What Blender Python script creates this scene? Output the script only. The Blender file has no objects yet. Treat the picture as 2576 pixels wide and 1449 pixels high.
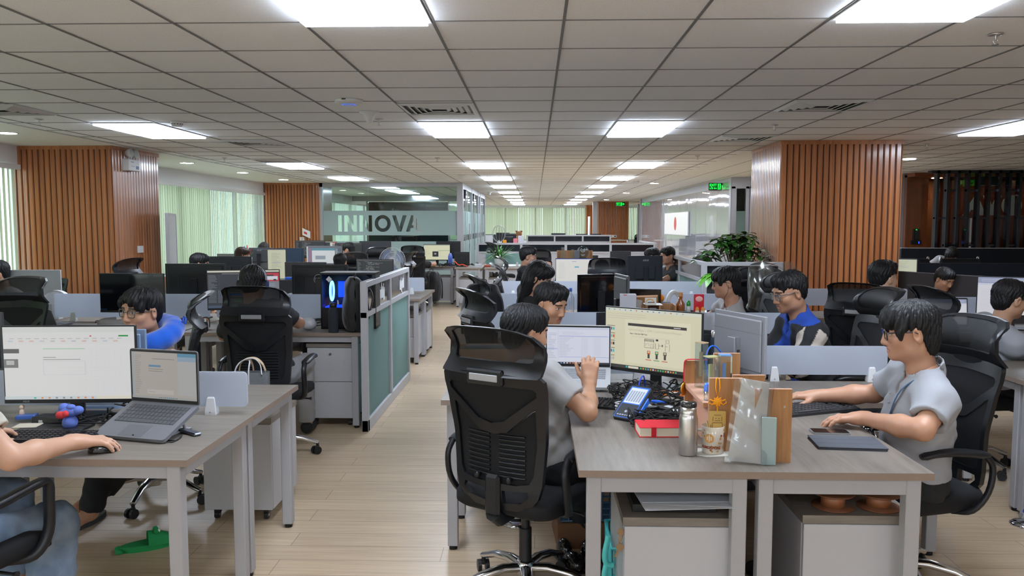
import bpy, bmesh, math, random
import numpy as np
from mathutils import Vector, Matrix, Euler
from mathutils.geometry import delaunay_2d_cdt
random.seed(7)
PI = math.pi
R = math.radians
SC = bpy.context.scene
COL = SC.collection
FPX, IW, IH, HC = 2000.0, 2576, 1449, 1.59
PITCH = math.atan(161 / FPX)
YAW = math.atan(59 * math.cos(PITCH) / FPX)
FW = Vector((-math.sin(YAW) * math.cos(PITCH), math.cos(YAW) * math.cos(PITCH), -math.sin(PITCH)))
RT = Vector((math.cos(YAW), math.sin(YAW), 0))
UP = RT.cross(FW)
cam_d = bpy.data.cameras.new('camera')
cam = bpy.data.objects.new('camera', cam_d)
COL.objects.link(cam)
cam_d.sensor_fit = 'HORIZONTAL'
cam_d.sensor_width = 36
cam_d.lens = FPX / IW * 36
cam_d.clip_start = 0.05
cam_d.clip_end = 200
cam.matrix_world = Matrix(((RT.x, UP.x, -FW.x, 0), (RT.y, UP.y, -FW.y, 0), (RT.z, UP.z, -FW.z, HC), (0, 0, 0, 1)))
SC.camera = cam
def at(px, py, y):
 """point of the room at depth y that the photograph shows at pixel px, py"""
 d = FW + RT * ((px - IW / 2) / FPX) + UP * ((IH / 2 - py) / FPX)
 return Vector((0, 0, HC)) + d * (y / d.y)
def atz(px, py, z):
 d = FW + RT * ((px - IW / 2) / FPX) + UP * ((IH / 2 - py) / FPX)
 return Vector((0, 0, HC)) + d * ((z - HC) / d.z)
SC.view_settings.view_transform = 'Standard'
SC.view_settings.look = 'None'
SC.view_settings.gamma = 1.0
SC.view_settings.use_curve_mapping = False
SC.view_settings.exposure = 0.46
cy = SC.cycles
cy.use_denoising = True
cy.max_bounces = 9
cy.diffuse_bounces = 6
cy.glossy_bounces = 3
cy.transmission_bounces = 4
cy.transparent_max_bounces = 10
cy.caustics_reflective = False
cy.caustics_refractive = False
cy.sample_clamp_indirect = 4.0
cy.use_adaptive_sampling = True
cy.adaptive_threshold = 0.02
wd = bpy.data.worlds.new('daylight')
SC.world = wd
wd.use_nodes = True
bg = wd.node_tree.nodes['Background']
bg.inputs[0].default_value = (0.98, 1.0, 0.97, 1)
bg.inputs[1].default_value = 2.2
PANEL_W = 15.0        # radiance of the ceiling panels
CEIL = 2.53
def tag(o, label=None, cat=None, group=None, kind=None):
 if label: o['label'] = label
 if cat: o['category'] = cat
 if group: o['group'] = group
 if kind: o['kind'] = kind
 return o
def thing(name, label, cat, loc=(0, 0, 0), rz=0.0, group=None):
 o = bpy.data.objects.new(name, None)
 o.empty_display_size = 0.1
 COL.objects.link(o)
 o.location = loc
 o.rotation_euler = (0, 0, rz)
 return tag(o, label, cat, group)
def copy_tree(o, parent=None):
 c = o.copy()
 COL.objects.link(c)
 if parent: c.parent = parent
 for ch in o.children: copy_tree(ch, c)
 return c
def again(src, label, loc, rz=None, group=None):
 c = copy_tree(src)
 c.location = loc
 if rz is not None: c.rotation_euler = (0, 0, rz)
 c['label'] = label
 if group: c['group'] = group
 return c
def srgb(r, g, b):
 f = lambda c: (c / 255 / 12.92) if c / 255 <= 0.04045 else ((c / 255 + 0.055) / 1.055) ** 2.4
 return (f(r), f(g), f(b))
class NT:
 def __init__(s, name):
  s.m = bpy.data.materials.new(name)
  s.m.use_nodes = True
  s.t = s.m.node_tree
  s.b = s.t.nodes['Principled BSDF']
  s.out = s.t.nodes['Material Output']
 def n(s, typ, **kw):
  x = s.t.nodes.new(typ)
  for k, v in kw.items():
   if k in x.bl_rna.properties.keys(): setattr(x, k, v)
   else: x.inputs[k.replace('_', ' ')].default_value = v
  return x
 def l(s, a, b): s.t.links.new(a, b)
 def set(s, **kw):
  for k, v in kw.items(): s.b.inputs[k.replace('_', ' ')].default_value = v
  return s
def c4(c): return (c[0], c[1], c[2], 1)
def pmat(name, col, rough=0.5, metal=0.0, coat=0.0, bump=0.0, bscale=200.0, var=0.0, vscale=30.0, trans=0.0, alpha=1.0, sheen=0.0, stretch=(1, 1, 1), ior=1.45):
 t = NT(name)
 t.set(Base_Color=c4(col), Roughness=rough, Metallic=metal, Coat_Weight=coat, Transmission_Weight=trans, Alpha=alpha, IOR=ior)
 if sheen: t.set(Sheen_Weight=sheen)
 if bump or var:
  tc = t.n('ShaderNodeTexCoord')
  mp = t.n('ShaderNodeMapping')
  mp.inputs['Scale'].default_value = stretch
  t.l(tc.outputs['Object'], mp.inputs[0])
 if bump:
  nz = t.n('ShaderNodeTexNoise', Scale=bscale, Detail=2.0)
  t.l(mp.outputs[0], nz.inputs['Vector'])
  bp = t.n('ShaderNodeBump', Strength=bump, Distance=0.002)
  t.l(nz.outputs[0], bp.inputs['Height'])
  t.l(bp.outputs[0], t.b.inputs['Normal'])
 if var:
  nz = t.n('ShaderNodeTexNoise', Scale=vscale, Detail=4.0)
  t.l(mp.outputs[0], nz.inputs['Vector'])
  mx = t.n('ShaderNodeMix', data_type='RGBA')
  mx.inputs[6].default_value = c4([c * (1 - var) for c in col])
  mx.inputs[7].default_value = c4([min(1, c * (1 + var)) for c in col])
  t.l(nz.outputs[0], mx.inputs[0])
  t.l(mx.outputs[2], t.b.inputs['Base Color'])
 return t.m
def wood(name, c1, c2, axis='X', scale=1.0, rough=0.4, coat=0.0, bump=0.05, rings=12.0):
 """fine grain running along one axis of the object"""
 t = NT(name)
 t.set(Roughness=rough, Coat_Weight=coat, Coat_Roughness=0.25)
 tc = t.n('ShaderNodeTexCoord')
 mp = t.n('ShaderNodeMapping')
 s = [rings * scale] * 3
 s['XYZ'.index(axis)] = 0.9 * scale
 mp.inputs['Scale'].default_value = s
 t.l(tc.outputs['Object'], mp.inputs[0])
 n1 = t.n('ShaderNodeTexNoise', Scale=1.0, Detail=6.0, Roughness=0.65, Distortion=1.2)
 t.l(mp.outputs[0], n1.inputs['Vector'])
 n2 = t.n('ShaderNodeTexNoise', Scale=9.0, Detail=3.0, Roughness=0.6)
 t.l(mp.outputs[0], n2.inputs['Vector'])
 a = t.n('ShaderNodeMath', operation='MULTIPLY')
 a.inputs[1].default_value = 0.35
 t.l(n2.outputs[0], a.inputs[0])
 b = t.n('ShaderNodeMath', operation='MULTIPLY_ADD')
 b.inputs[1].default_value = 0.75
 t.l(n1.outputs[0], b.inputs[0])
 t.l(a.outputs[0], b.inputs[2])
 cr = t.n('ShaderNodeValToRGB')
 cr.color_ramp.elements[0].position = 0.36
 cr.color_ramp.elements[0].color = c4(c1)
 cr.color_ramp.elements[1].position = 0.70
 cr.color_ramp.elements[1].color = c4(c2)
 t.l(b.outputs[0], cr.inputs[0])
 t.l(cr.outputs[0], t.b.inputs['Base Color'])
 bp = t.n('ShaderNodeBump', Strength=bump, Distance=0.002)
 t.l(b.outputs[0], bp.inputs['Height'])
 t.l(bp.outputs[0], t.b.inputs['Normal'])
 return t.m
def attr_mat(name, rough=0.5, emit=0.0, coat=0.0, bump=0.0, bscale=250.0, metal=0.0, dark=False):
 """colour read from the mesh's colour attribute"""
 t = NT(name)
 a = t.n('ShaderNodeAttribute', attribute_name='Col')
 if dark: t.set(Base_Color=(0.02, 0.02, 0.02, 1))
 else: t.l(a.outputs[0], t.b.inputs['Base Color'])
 t.set(Roughness=rough, Coat_Weight=coat, Metallic=metal)
 if emit:
  t.l(a.outputs[0], t.b.inputs['Emission Color'])
  t.set(Emission_Strength=emit)
 if bump:
  tc = t.n('ShaderNodeTexCoord')
  nz = t.n('ShaderNodeTexNoise', Scale=bscale, Detail=3.0)
  t.l(tc.outputs['Object'], nz.inputs['Vector'])
  bp = t.n('ShaderNodeBump', Strength=bump, Distance=0.002)
  t.l(nz.outputs[0], bp.inputs['Height'])
  t.l(bp.outputs[0], t.b.inputs['Normal'])
 return t.m
def emat(name, col, s):
 t = NT(name)
 t.set(Base_Color=c4(col), Emission_Color=c4(col), Emission_Strength=s)
 return t.m
def thin_glass(name, tint, gloss=0.12, rough=0.02):
 """sheet glass: mostly clear, mirrors a little more at grazing angles"""
 t = NT(name)
 t.t.nodes.remove(t.b)
 tr = t.n('ShaderNodeBsdfTransparent'); tr.inputs[0].default_value = c4(tint)
 gl = t.n('ShaderNodeBsdfGlossy'); gl.inputs[0].default_value = (0.9, 0.95, 0.95, 1); gl.inputs[1].default_value = rough
 fr = t.n('ShaderNodeLayerWeight', Blend=0.12)
 ad = t.n('ShaderNodeMath', operation='MULTIPLY_ADD'); ad.inputs[1].default_value = 0.8; ad.inputs[2].default_value = gloss * 0.4
 t.l(fr.outputs['Fresnel'], ad.inputs[0])
 mx = t.n('ShaderNodeMixShader')
 t.l(ad.outputs[0], mx.inputs[0]); t.l(tr.outputs[0], mx.inputs[1]); t.l(gl.outputs[0], mx.inputs[2])
 t.l(mx.outputs[0], t.out.inputs[0])
 return t.m
def frosted(name, col, clear=0.25, emit=0.0):
 """etched film: scatters light both ways, slightly see-through"""
 t = NT(name)
 t.t.nodes.remove(t.b)
 tr = t.n('ShaderNodeBsdfTransparent'); tr.inputs[0].default_value = c4(col)
 df = t.n('ShaderNodeBsdfDiffuse'); df.inputs[0].default_value = c4(col)
 tl = t.n('ShaderNodeBsdfTranslucent'); tl.inputs[0].default_value = c4(col)
 m1 = t.n('ShaderNodeMixShader'); m1.inputs[0].default_value = 0.5
 t.l(df.outputs[0], m1.inputs[1]); t.l(tl.outputs[0], m1.inputs[2])
 m2 = t.n('ShaderNodeMixShader'); m2.inputs[0].default_value = clear
 t.l(m1.outputs[0], m2.inputs[1]); t.l(tr.outputs[0], m2.inputs[2])
 t.l(m2.outputs[0], t.out.inputs[0])
 return t.m
def mesh_cloth(name, col, open_=0.3):
 t = NT(name)
 t.set(Base_Color=c4(col), Roughness=0.6)
 tr = t.n('ShaderNodeBsdfTransparent')
 mx = t.n('ShaderNodeMixShader'); mx.inputs[0].default_value = open_
 t.l(t.b.outputs[0], mx.inputs[1]); t.l(tr.outputs[0], mx.inputs[2]); t.l(mx.outputs[0], t.out.inputs[0])
 return t.m
M = {}
M['paint'] = attr_mat('painted_plastic', 0.42)
M['matte'] = attr_mat('matte_card', 0.85)
M['gloss'] = attr_mat('glossy_plastic', 0.12, coat=0.3)
M['screen'] = attr_mat('lit_screen', 0.25, emit=0.58, dark=True)
M['metalcol'] = attr_mat('tinted_metal', 0.3, metal=1.0)
M['black'] = pmat('black_plastic', (0.012, 0.013, 0.015), 0.38, bump=0.03, bscale=600)
M['frame_black'] = pmat('chair_frame_plastic', (0.008, 0.009, 0.012), 0.36, bump=0.02, bscale=700)
M['fabric_black'] = pmat('black_mesh_fabric', (0.0045, 0.005, 0.007), 0.8, bump=0.25, bscale=900)
M['mesh_open'] = mesh_cloth('open_black_mesh', (0.008, 0.009, 0.011), 0.28)
M['chrome'] = pmat('polished_chrome', (0.72, 0.74, 0.78), 0.12, metal=1.0)
M['steel'] = pmat('brushed_steel', (0.62, 0.60, 0.58), 0.28, metal=1.0, bump=0.04, bscale=80, stretch=(20, 20, 0.4))
M['grey_steel'] = pmat('grey_powder_coat', srgb(166, 166, 170), 0.42, bump=0.02, bscale=500)
M['desk_top'] = wood('greyed_oak_laminate', srgb(104, 97, 90), srgb(134, 126, 117), 'X', 1.0, 0.45, bump=0.02, rings=9)
M['desk_top_y'] = wood('greyed_oak_laminate_lengthways', srgb(104, 97, 90), srgb(134, 126, 117), 'Y', 1.0, 0.45, bump=0.02, rings=9)
M['desk_edge'] = pmat('oak_edge_band', srgb(140, 124, 112), 0.5, var=0.08, vscale=60)
M['white_lam'] = pmat('white_laminate', srgb(184, 185, 190), 0.35)
M['white_pl'] = pmat('white_plastic', srgb(222, 224, 226), 0.35)
M['white_paint'] = pmat('white_wall_paint', srgb(228, 229, 233), 0.7, bump=0.03, bscale=300)
M['frost'] = frosted('frosted_acrylic', srgb(222, 228, 238), 0.22)
M['frost_green'] = frosted('frosted_green_glass', srgb(176, 205, 202), 0.12)
M['film'] = frosted('etched_window_film', srgb(196, 213, 211), 0.12)
M['glass'] = thin_glass('clear_sheet_glass', (0.86, 0.94, 0.92))
M['dark_glass'] = pmat('dark_tinted_panel', (0.012, 0.016, 0.022), 0.12, coat=0.4)
M['alu'] = pmat('satin_aluminium', srgb(176, 176, 180), 0.35, metal=0.55)
M['rubber'] = pmat('black_rubber', (0.01, 0.01, 0.01), 0.7)
M['oak_box'] = wood('oak_veneer_board', srgb(150, 103, 62), srgb(188, 140, 92), 'Z', 1.0, 0.45, bump=0.03, rings=11)
M['pink_edge'] = pmat('pale_board_edge', srgb(205, 160, 135), 0.6)
M['card'] = pmat('brown_cardboard', srgb(178, 132, 86), 0.85, var=0.08, vscale=20)
def rotm(rx=0, ry=0, rz=0): return Euler((rx, ry, rz)).to_matrix().to_4x4()
def xf(loc=(0, 0, 0), rx=0, ry=0, rz=0): return Matrix.Translation(loc) @ rotm(rx, ry, rz)
class MB:
 """collects shapes for ONE mesh; every face has a material slot and a colour"""
 def __init__(s):
  s.v, s.f, s.mi, s.c, s.sm = [], [], [], [], []
  s.mats = []
  s.cur = 0
  s.col = (0.8, 0.8, 0.8)
  s.T = Matrix.Identity(4)
  s.smooth = False
 def mat(s, m, col=None):
  if m not in s.mats: s.mats.append(m)
  s.cur = s.mats.index(m)
  if col is not None: s.col = col
  return s
 def add(s, vs, fs, smooth=None):
  o = len(s.v)
  for p in vs: s.v.append(s.T @ Vector(p))
  sm = s.smooth if smooth is None else smooth
  for f in fs:
   s.f.append([i + o for i in f]); s.mi.append(s.cur); s.c.append(s.col); s.sm.append(sm)
  return s
 def quad(s, a, b, c, d): return s.add([a, b, c, d], [(0, 1, 2, 3)], False)
 def box(s, x0, x1, y0, y1, z0, z1, bev=0.0, T=None):
  if bev <= 0:
   vs = [(x, y, z) for z in (z0, z1) for y in (y0, y1) for x in (x0, x1)]
   fs = [(0, 2, 3, 1), (4, 5, 7, 6), (0, 1, 5, 4), (2, 6, 7, 3), (0, 4, 6, 2), (1, 3, 7, 5)]
   if T is not None: vs = [T @ Vector(v) for v in vs]
   return s.add(vs, fs, False)
  b = min(bev, (x1 - x0) / 2.01, (y1 - y0) / 2.01, (z1 - z0) / 2.01)
  vs, idx = [], {}
  for i, (sx, x) in enumerate(((-1, x0), (1, x1))):
   for j, (sy, y) in enumerate(((-1, y0), (1, y1))):
    for k, (sz, z) in enumerate(((-1, z0), (1, z1))):
     for a in range(3):
      p = [x - sx * b, y - sy * b, z - sz * b]
      p[a] = (x, y, z)[a]
      idx[(i, j, k, a)] = len(vs); vs.append(tuple(p))
  g = lambda i, j, k, a: idx[(i, j, k, a)]
  fs = []
  for i in (0, 1):
   q = [g(i, 0, 0, 0), g(i, 1, 0, 0), g(i, 1, 1, 0), g(i, 0, 1, 0)]; fs.append(q if i else q[::-1])
   q = [g(0, i, 0, 1), g(0, i, 1, 1), g(1, i, 1, 1), g(1, i, 0, 1)]; fs.append(q if i else q[::-1])
   q = [g(0, 0, i, 2), g(1, 0, i, 2), g(1, 1, i, 2), g(0, 1, i, 2)]; fs.append(q if i else q[::-1])
  for p in (0, 1):
   for q in (0, 1):
    for e in ([g(p, q, 0, 0), g(p, q, 1, 0), g(p, q, 1, 1), g(p, q, 0, 1)],):
     fs.append(e if p == q else e[::-1])
    e = [g(p, 0, q, 0), g(p, 0, q, 2), g(p, 1, q, 2), g(p, 1, q, 0)]; fs.append(e if p == q else e[::-1])
    e = [g(0, p, q, 1), g(1, p, q, 1), g(1, p, q, 2), g(0, p, q, 2)]; fs.append(e if p == q else e[::-1])
  for i in (0, 1):
   for j in (0, 1):
    for k in (0, 1):
     e = [g(i, j, k, 0), g(i, j, k, 1), g(i, j, k, 2)]
     fs.append(e if (i + j + k) % 2 else e[::-1])
  if T is not None: vs = [T @ Vector(v) for v in vs]
  return s.add(vs, fs, False)
 def cbox(s, c, d, bev=0.0, T=None):
  return s.box(c[0] - d[0] / 2, c[0] + d[0] / 2, c[1] - d[1] / 2, c[1] + d[1] / 2, c[2] - d[2] / 2, c[2] + d[2] / 2, bev, T)
 def tube(s, pts, r, n=8, cap=True, closed=False, flat=1.0):
  """r: number or list of radii"""
  pts = [Vector(p) for p in pts]
  N = len(pts)
  rr = r if isinstance(r, (list, tuple)) else [r] * N
  vs, fs = [], []
  ref = None
  for i, p in enumerate(pts):
   a = pts[(i - 1) % N] if (closed or i > 0) else p
   b = pts[(i + 1) % N] if (closed or i < N - 1) else p
   t = (b - a)
   if t.length < 1e-9: t = Vector((0, 0, 1))
   t.normalize()
   if ref is None:
    ref = Vector((0, 0, 1)) if abs(t.z) < 0.95 else Vector((1, 0, 0))
   u = ref - t * ref.dot(t)
   if u.length < 1e-6: u = t.orthogonal()
   u.normalize(); ref = u
   w = t.cross(u)
   for k in range(n):
    an = 2 * PI * k / n
    vs.append(p + (u * math.cos(an) * flat + w * math.sin(an)) * rr[i])
  for i in range(N if closed else N - 1):
   j = (i + 1) % N
   for k in range(n):
    l = (k + 1) % n
    fs.append((i * n + k, i * n + l, j * n + l, j * n + k))
  s.add(vs, fs, True)
  if cap and not closed:
   s.add(vs[:n], [tuple(range(n))[::-1]], False)
   s.add(vs[-n:], [tuple(range(n))], False)
  return s
 def lathe(s, prof, n=20, T=None, smooth=True):
  """prof: list of (radius, z) turned about z; break points repeat for sharp edges"""
  vs, fs = [], []
  for (r, z) in prof:
   for k in range(n):
    a = 2 * PI * k / n
    vs.append((r * math.cos(a), r * math.sin(a), z))
  for i in range(len(prof) - 1):
   if prof[i] == prof[i + 1]: continue
   for k in range(n):
    l = (k + 1) % n
    fs.append((i * n + k, i * n + l, (i + 1) * n + l, (i + 1) * n + k))
  if T is not None: vs = [T @ Vector(v) for v in vs]
  return s.add(vs, fs, smooth)
 def disc(s, c, r, n=20, T=None, ry=None):
  vs = [(c[0] + r * math.cos(2 * PI * k / n), c[1] + (ry or r) * math.sin(2 * PI * k / n), c[2]) for k in range(n)]
  if T is not None: vs = [T @ Vector(v) for v in vs]
  return s.add(vs, [tuple(range(n))], False)
 def cyl(s, a, b, r, n=14, r2=None):
  return s.tube([a, b], [r, r if r2 is None else r2], n)
 def sphere(s, c, r, n=12, m=8, T=None):
  rx, ry, rz = r if isinstance(r, (list, tuple)) else (r, r, r)
  vs = [(c[0], c[1], c[2] - rz)]
  fs = []
  for i in range(1, m):
   t = PI * i / m
   for k in range(n):
    a = 2 * PI * k / n
    vs.append((c[0] + rx * math.sin(t) * math.cos(a), c[1] + ry * math.sin(t) * math.sin(a), c[2] - rz * math.cos(t)))
  vs.append((c[0], c[1], c[2] + rz))
  for k in range(n):
   l = (k + 1) % n
   fs.append((0, 1 + l, 1 + k))
   for i in range(m - 2): fs.append((1 + i * n + k, 1 + i * n + l, 1 + (i + 1) * n + l, 1 + (i + 1) * n + k))
   fs.append((1 + (m - 2) * n + k, 1 + (m - 2) * n + l, len(vs) - 1))
  if T is not None: vs = [T @ Vector(v) for v in vs]
  return s.add(vs, fs, True)
 def prism(s, poly, h0, h1, T=None, smooth=False):
  """poly in the xy plane raised from z=h0 to z=h1"""
  n = len(poly)
  vs = [(x, y, h0) for x, y in poly] + [(x, y, h1) for x, y in poly]
  fs = [tuple(range(n))[::-1], tuple(range(n, 2 * n))]
  if T is not None: vs = [T @ Vector(v) for v in vs]
  s.add(vs, fs, False)
  return s.add(vs, [(i, (i + 1) % n, n + (i + 1) % n, n + i) for i in range(n)], smooth)
 def sheet(s, fn, nu, nv, smooth=True, flip=False):
  vs = [fn(i / nu, j / nv) for j in range(nv + 1) for i in range(nu + 1)]
  fs = []
  for j in range(nv):
   for i in range(nu):
    q = (j * (nu + 1) + i, j * (nu + 1) + i + 1, (j + 1) * (nu + 1) + i + 1, (j + 1) * (nu + 1) + i)
    fs.append(q[::-1] if flip else q)
  return s.add(vs, fs, smooth)
 def plate(s, outer, holes, fmap, th, step=0.03, smooth=True):
  """flat outline with holes, thickened to th and bent by fmap(u, v, w)"""
  vs2, fs2 = tri_region(outer, holes, step)
  n = len(vs2)
  vs = [fmap(u, v, 0.0) for u, v in vs2] + [fmap(u, v, th) for u, v in vs2]
  fs = [tuple(f) for f in fs2] + [tuple(i + n for i in f[::-1]) for f in fs2]
  from collections import Counter
  ed = Counter()
  for f in fs2:
   for i in range(3): ed[(f[i], f[(i + 1) % 3])] += 1
  side = [(b, a, a + n, b + n) for (a, b) in ed if (b, a) not in ed]
  s.add(vs, fs, smooth)
  return s.add(vs, side, False)
 def build(s, name, parent=None, loc=None, rz=None, mats=None):
  me = bpy.data.meshes.new(name)
  me.from_pydata([tuple(v) for v in s.v], [], s.f)
  for m in (mats or s.mats): me.materials.append(m)
  me.polygons.foreach_set('material_index', s.mi)
  me.polygons.foreach_set('use_smooth', s.sm)
  ca = me.color_attributes.new('Col', 'FLOAT_COLOR', 'CORNER')
  cols = []
  for f, c in zip(s.f, s.c): cols.extend([c[0], c[1], c[2], 1.0] * len(f))
  ca.data.foreach_set('color', cols)
  me.update()
  o = bpy.data.objects.new(name, me)
  COL.objects.link(o)
  if parent: o.parent = parent
  if loc is not None: o.location = loc
  if rz is not None: o.rotation_euler = (0, 0, rz)
  return o
def pip(x, y, poly):
 ins = False
 j = len(poly) - 1
 for i in range(len(poly)):
  xi, yi = poly[i]; xj, yj = poly[j]
  if (yi > y) != (yj > y) and x < (xj - xi) * (y - yi) / (yj - yi) + xi: ins = not ins
  j = i
 return ins
def tri_region(outer, holes, step):
 pts, edges = [], []
 for loop in [outer] + holes:
  o = len(pts); n0 = 0
  L = []
  for i in range(len(loop)):
   a, b = loop[i], loop[(i + 1) % len(loop)]
   k = max(1, int(math.hypot(b[0] - a[0], b[1] - a[1]) / step))
   for q in range(k): L.append((a[0] + (b[0] - a[0]) * q / k, a[1] + (b[1] - a[1]) * q / k))
  pts += L
  edges += [(o + i, o + (i + 1) % len(L)) for i in range(len(L))]
 xs = [p[0] for p in outer]; ys = [p[1] for p in outer]
 x = min(xs) + step * 0.7
 while x < max(xs):
  y = min(ys) + step * 0.63
  while y < max(ys):
   if pip(x, y, outer) and not any(pip(x, y, h) for h in holes):
    if all(math.hypot(x - p[0], y - p[1]) > step * 0.35 for p in pts[:]): pts.append((x, y))
   y += step
  x += step
 r = delaunay_2d_cdt([Vector(p) for p in pts], edges, [], 0, 1e-6)
 V = [(v.x, v.y) for v in r[0]]
 F = []
 for f in r[2]:
  cx = sum(V[i][0] for i in f) / 3; cyy = sum(V[i][1] for i in f) / 3
  if pip(cx, cyy, outer) and not any(pip(cx, cyy, h) for h in holes):
   a, b, c = [V[i] for i in f]
   if (b[0] - a[0]) * (c[1] - a[1]) - (b[1] - a[1]) * (c[0] - a[0]) < 0: f = f[::-1]
   F.append(tuple(f))
 return V, F
def rrect(x0, x1, y0, y1, r, n=4):
 out = []
 for cx, cyy, a0 in ((x1 - r, y1 - r, 0), (x0 + r, y1 - r, 90), (x0 + r, y0 + r, 180), (x1 - r, y0 + r, 270)):
  for k in range(n + 1):
   a = R(a0 + 90 * k / n)
   out.append((cx + r * math.cos(a), cyy + r * math.sin(a)))
 return out
def spline(keys, n):
 """Catmull-Rom through the key points"""
 P = [Vector(k) for k in keys]
 out = []
 for i in range(len(P) - 1):
  a = P[i - 1] if i else P[0] * 2 - P[1]
  b, c = P[i], P[i + 1]
  d = P[i + 2] if i + 2 < len(P) else P[-1] * 2 - P[-2]
  for q in range(n):
   t = q / n
   out.append(0.5 * ((2 * b) + (c - a) * t + (2 * a - 5 * b + 4 * c - d) * t * t + (3 * b - a - 3 * c + d) * t ** 3))
 out.append(P[-1])
 return out
def text(name, body, size, mat, parent, loc, rot=(0, 0, 0), ext=0.0006, align='CENTER', shear=0.0, sx=1.0, bold=0.0, space=1.0):
 cu = bpy.data.curves.new(name, 'FONT')
 cu.body = body
 cu.size = size
 cu.extrude = ext
 cu.offset = bold
 cu.align_x = align
 cu.align_y = 'CENTER'
 cu.shear = shear
 cu.space_character = space
 cu.resolution_u = 3
 cu.materials.append(mat)
 tmp = bpy.data.objects.new(name, cu)
 COL.objects.link(tmp)
 bpy.context.view_layer.update()
 me = bpy.data.meshes.new_from_object(tmp.evaluated_get(bpy.context.evaluated_depsgraph_get()))
 me.name = name
 bpy.data.objects.remove(tmp)
 bpy.data.curves.remove(cu)
 me.transform(Matrix.LocRotScale(Vector(loc), Euler(rot), Vector((sx, 1, 1))))
 if not me.materials: me.materials.append(mat)
 o = bpy.data.objects.new(name, me)
 COL.objects.link(o)
 o.parent = parent
 return o
def struct(name, mb, parent=None):
 o = mb.build(name, parent)
 if parent is None: o['kind'] = 'structure'
 return o
def cables(name, label, paths, r, m, cat='cable', group=None, col=(0.01, 0.01, 0.012)):
 b = MB().mat(m, col)
 for p in paths: b.tube(spline(p, 6), r, 5)
 o = b.build(name)
 return tag(o, label, cat, group)
XL, XR, YN, YF = -6.25, 12.5, -7.5, 40.8
def floor_mat():
 t = NT('oak_plank_vinyl')
 tc = t.n('ShaderNodeTexCoord')
 br = t.n('ShaderNodeTexBrick', offset=0.37, offset_frequency=2)
 br.inputs['Color1'].default_value = (0.30, 0.30, 0.30, 1)
 br.inputs['Color2'].default_value = (0.75, 0.75, 0.75, 1)
 br.inputs['Mortar'].default_value = (0, 0, 0, 1)
 br.inputs['Scale'].default_value = 1.0
 br.inputs['Mortar Size'].default_value = 0.0016
 br.inputs['Mortar Smooth'].default_value = 0.3
 br.inputs['Brick Width'].default_value = 1.21
 br.inputs['Row Height'].default_value = 0.165
 t.l(tc.outputs['Object'], br.inputs['Vector'])
 mp = t.n('ShaderNodeMapping'); mp.inputs['Scale'].default_value = (1.2, 24, 1)
 t.l(tc.outputs['Object'], mp.inputs[0])
 n1 = t.n('ShaderNodeTexNoise', Scale=1.6, Detail=6.0, Roughness=0.6, Distortion=0.8)
 t.l(mp.outputs[0], n1.inputs['Vector'])
 cr = t.n('ShaderNodeValToRGB')
 cr.color_ramp.elements[0].position = 0.30; cr.color_ramp.elements[0].color = c4(srgb(180, 157, 128))
 cr.color_ramp.elements[1].position = 0.72; cr.color_ramp.elements[1].color = c4(srgb(206, 184, 155))
 t.l(n1.outputs[0], cr.inputs[0])
 mx = t.n('ShaderNodeMix', data_type='RGBA', blend_type='OVERLAY'); mx.inputs[0].default_value = 0.16
 t.l(cr.outputs[0], mx.inputs[6]); t.l(br.outputs['Color'], mx.inputs[7])
 m2 = t.n('ShaderNodeMix', data_type='RGBA'); m2.inputs[7].default_value = c4(srgb(120, 96, 74))
 t.l(br.outputs['Fac'], m2.inputs[0]); t.l(mx.outputs[2], m2.inputs[6])
 t.l(m2.outputs[2], t.b.inputs['Base Color'])
 t.set(Roughness=0.36, Coat_Weight=0.15, Coat_Roughness=0.2)
 bp = t.n('ShaderNodeBump', Strength=0.06, Distance=0.002)
 t.l(n1.outputs[0], bp.inputs['Height']); t.l(bp.outputs[0], t.b.inputs['Normal'])
 return t.m
GX, GY, PX, PY = 0.13, 0.17, 0.61, 0.60       # ceiling grid origin and pitch
def ceil_mat():
 t = NT('mineral_fibre_ceiling_tile')
 t.set(Base_Color=c4(srgb(216, 212, 207)), Roughness=0.75)
 tc = t.n('ShaderNodeTexCoord')
 n = t.n('ShaderNodeTexNoise', Scale=190.0, Detail=2.0)
 t.l(tc.outputs['Object'], n.inputs['Vector'])
 cr = t.n('ShaderNodeValToRGB')
 cr.color_ramp.elements[0].position = 0.32; cr.color_ramp.elements[0].color = c4(srgb(224, 226, 230))
 cr.color_ramp.elements[1].position = 0.42; cr.color_ramp.elements[1].color = c4(srgb(250, 252, 255))
 t.l(n.outputs[0], cr.inputs[0]); t.l(cr.outputs[0], t.b.inputs['Base Color'])
 return t.m
M['floor'] = floor_mat()
M['tile'] = ceil_mat()
M['grid'] = pmat('dark_shadow_gap_grid', srgb(120, 120, 121), 0.55)
M['gypsum'] = pmat('smooth_white_gypsum', srgb(240, 242, 238), 0.6)
M['panel_light'] = emat('led_panel_diffuser', (0.86, 0.96, 1.12), PANEL_W)
M['down_light'] = emat('downlight_diffuser', (1.0, 1.0, 0.97), 30.0)
b = MB().mat(M['floor']); b.box(XL - 0.3, XR + 0.2, YN - 0.2, YF + 0.3, -0.1, 0.0)
struct('floor', b)
light_cells = []
mid_ends = [-6.03, -1.03, 3.77, 8.57, 13.37, 16.97, 20.57, 24.17, 27.77, 31.37, 34.97, 38.57]
for i, ye in enumerate(mid_ends):
 light_cells.append(('central aisle row', -0.48, ye))
for ye in (3.77, -1.03, -6.03): light_cells.append(('right front row', 1.96, ye))  # the panels behind the camera are added as front fill
for ye in (8.57,): light_cells.append(('right row', 1.35, ye))
for ye in (13.37, 16.97, 20.57, 24.17, 27.77, 31.37, 34.97, 38.57): light_cells.append(('right row', 1.96, ye))
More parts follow.
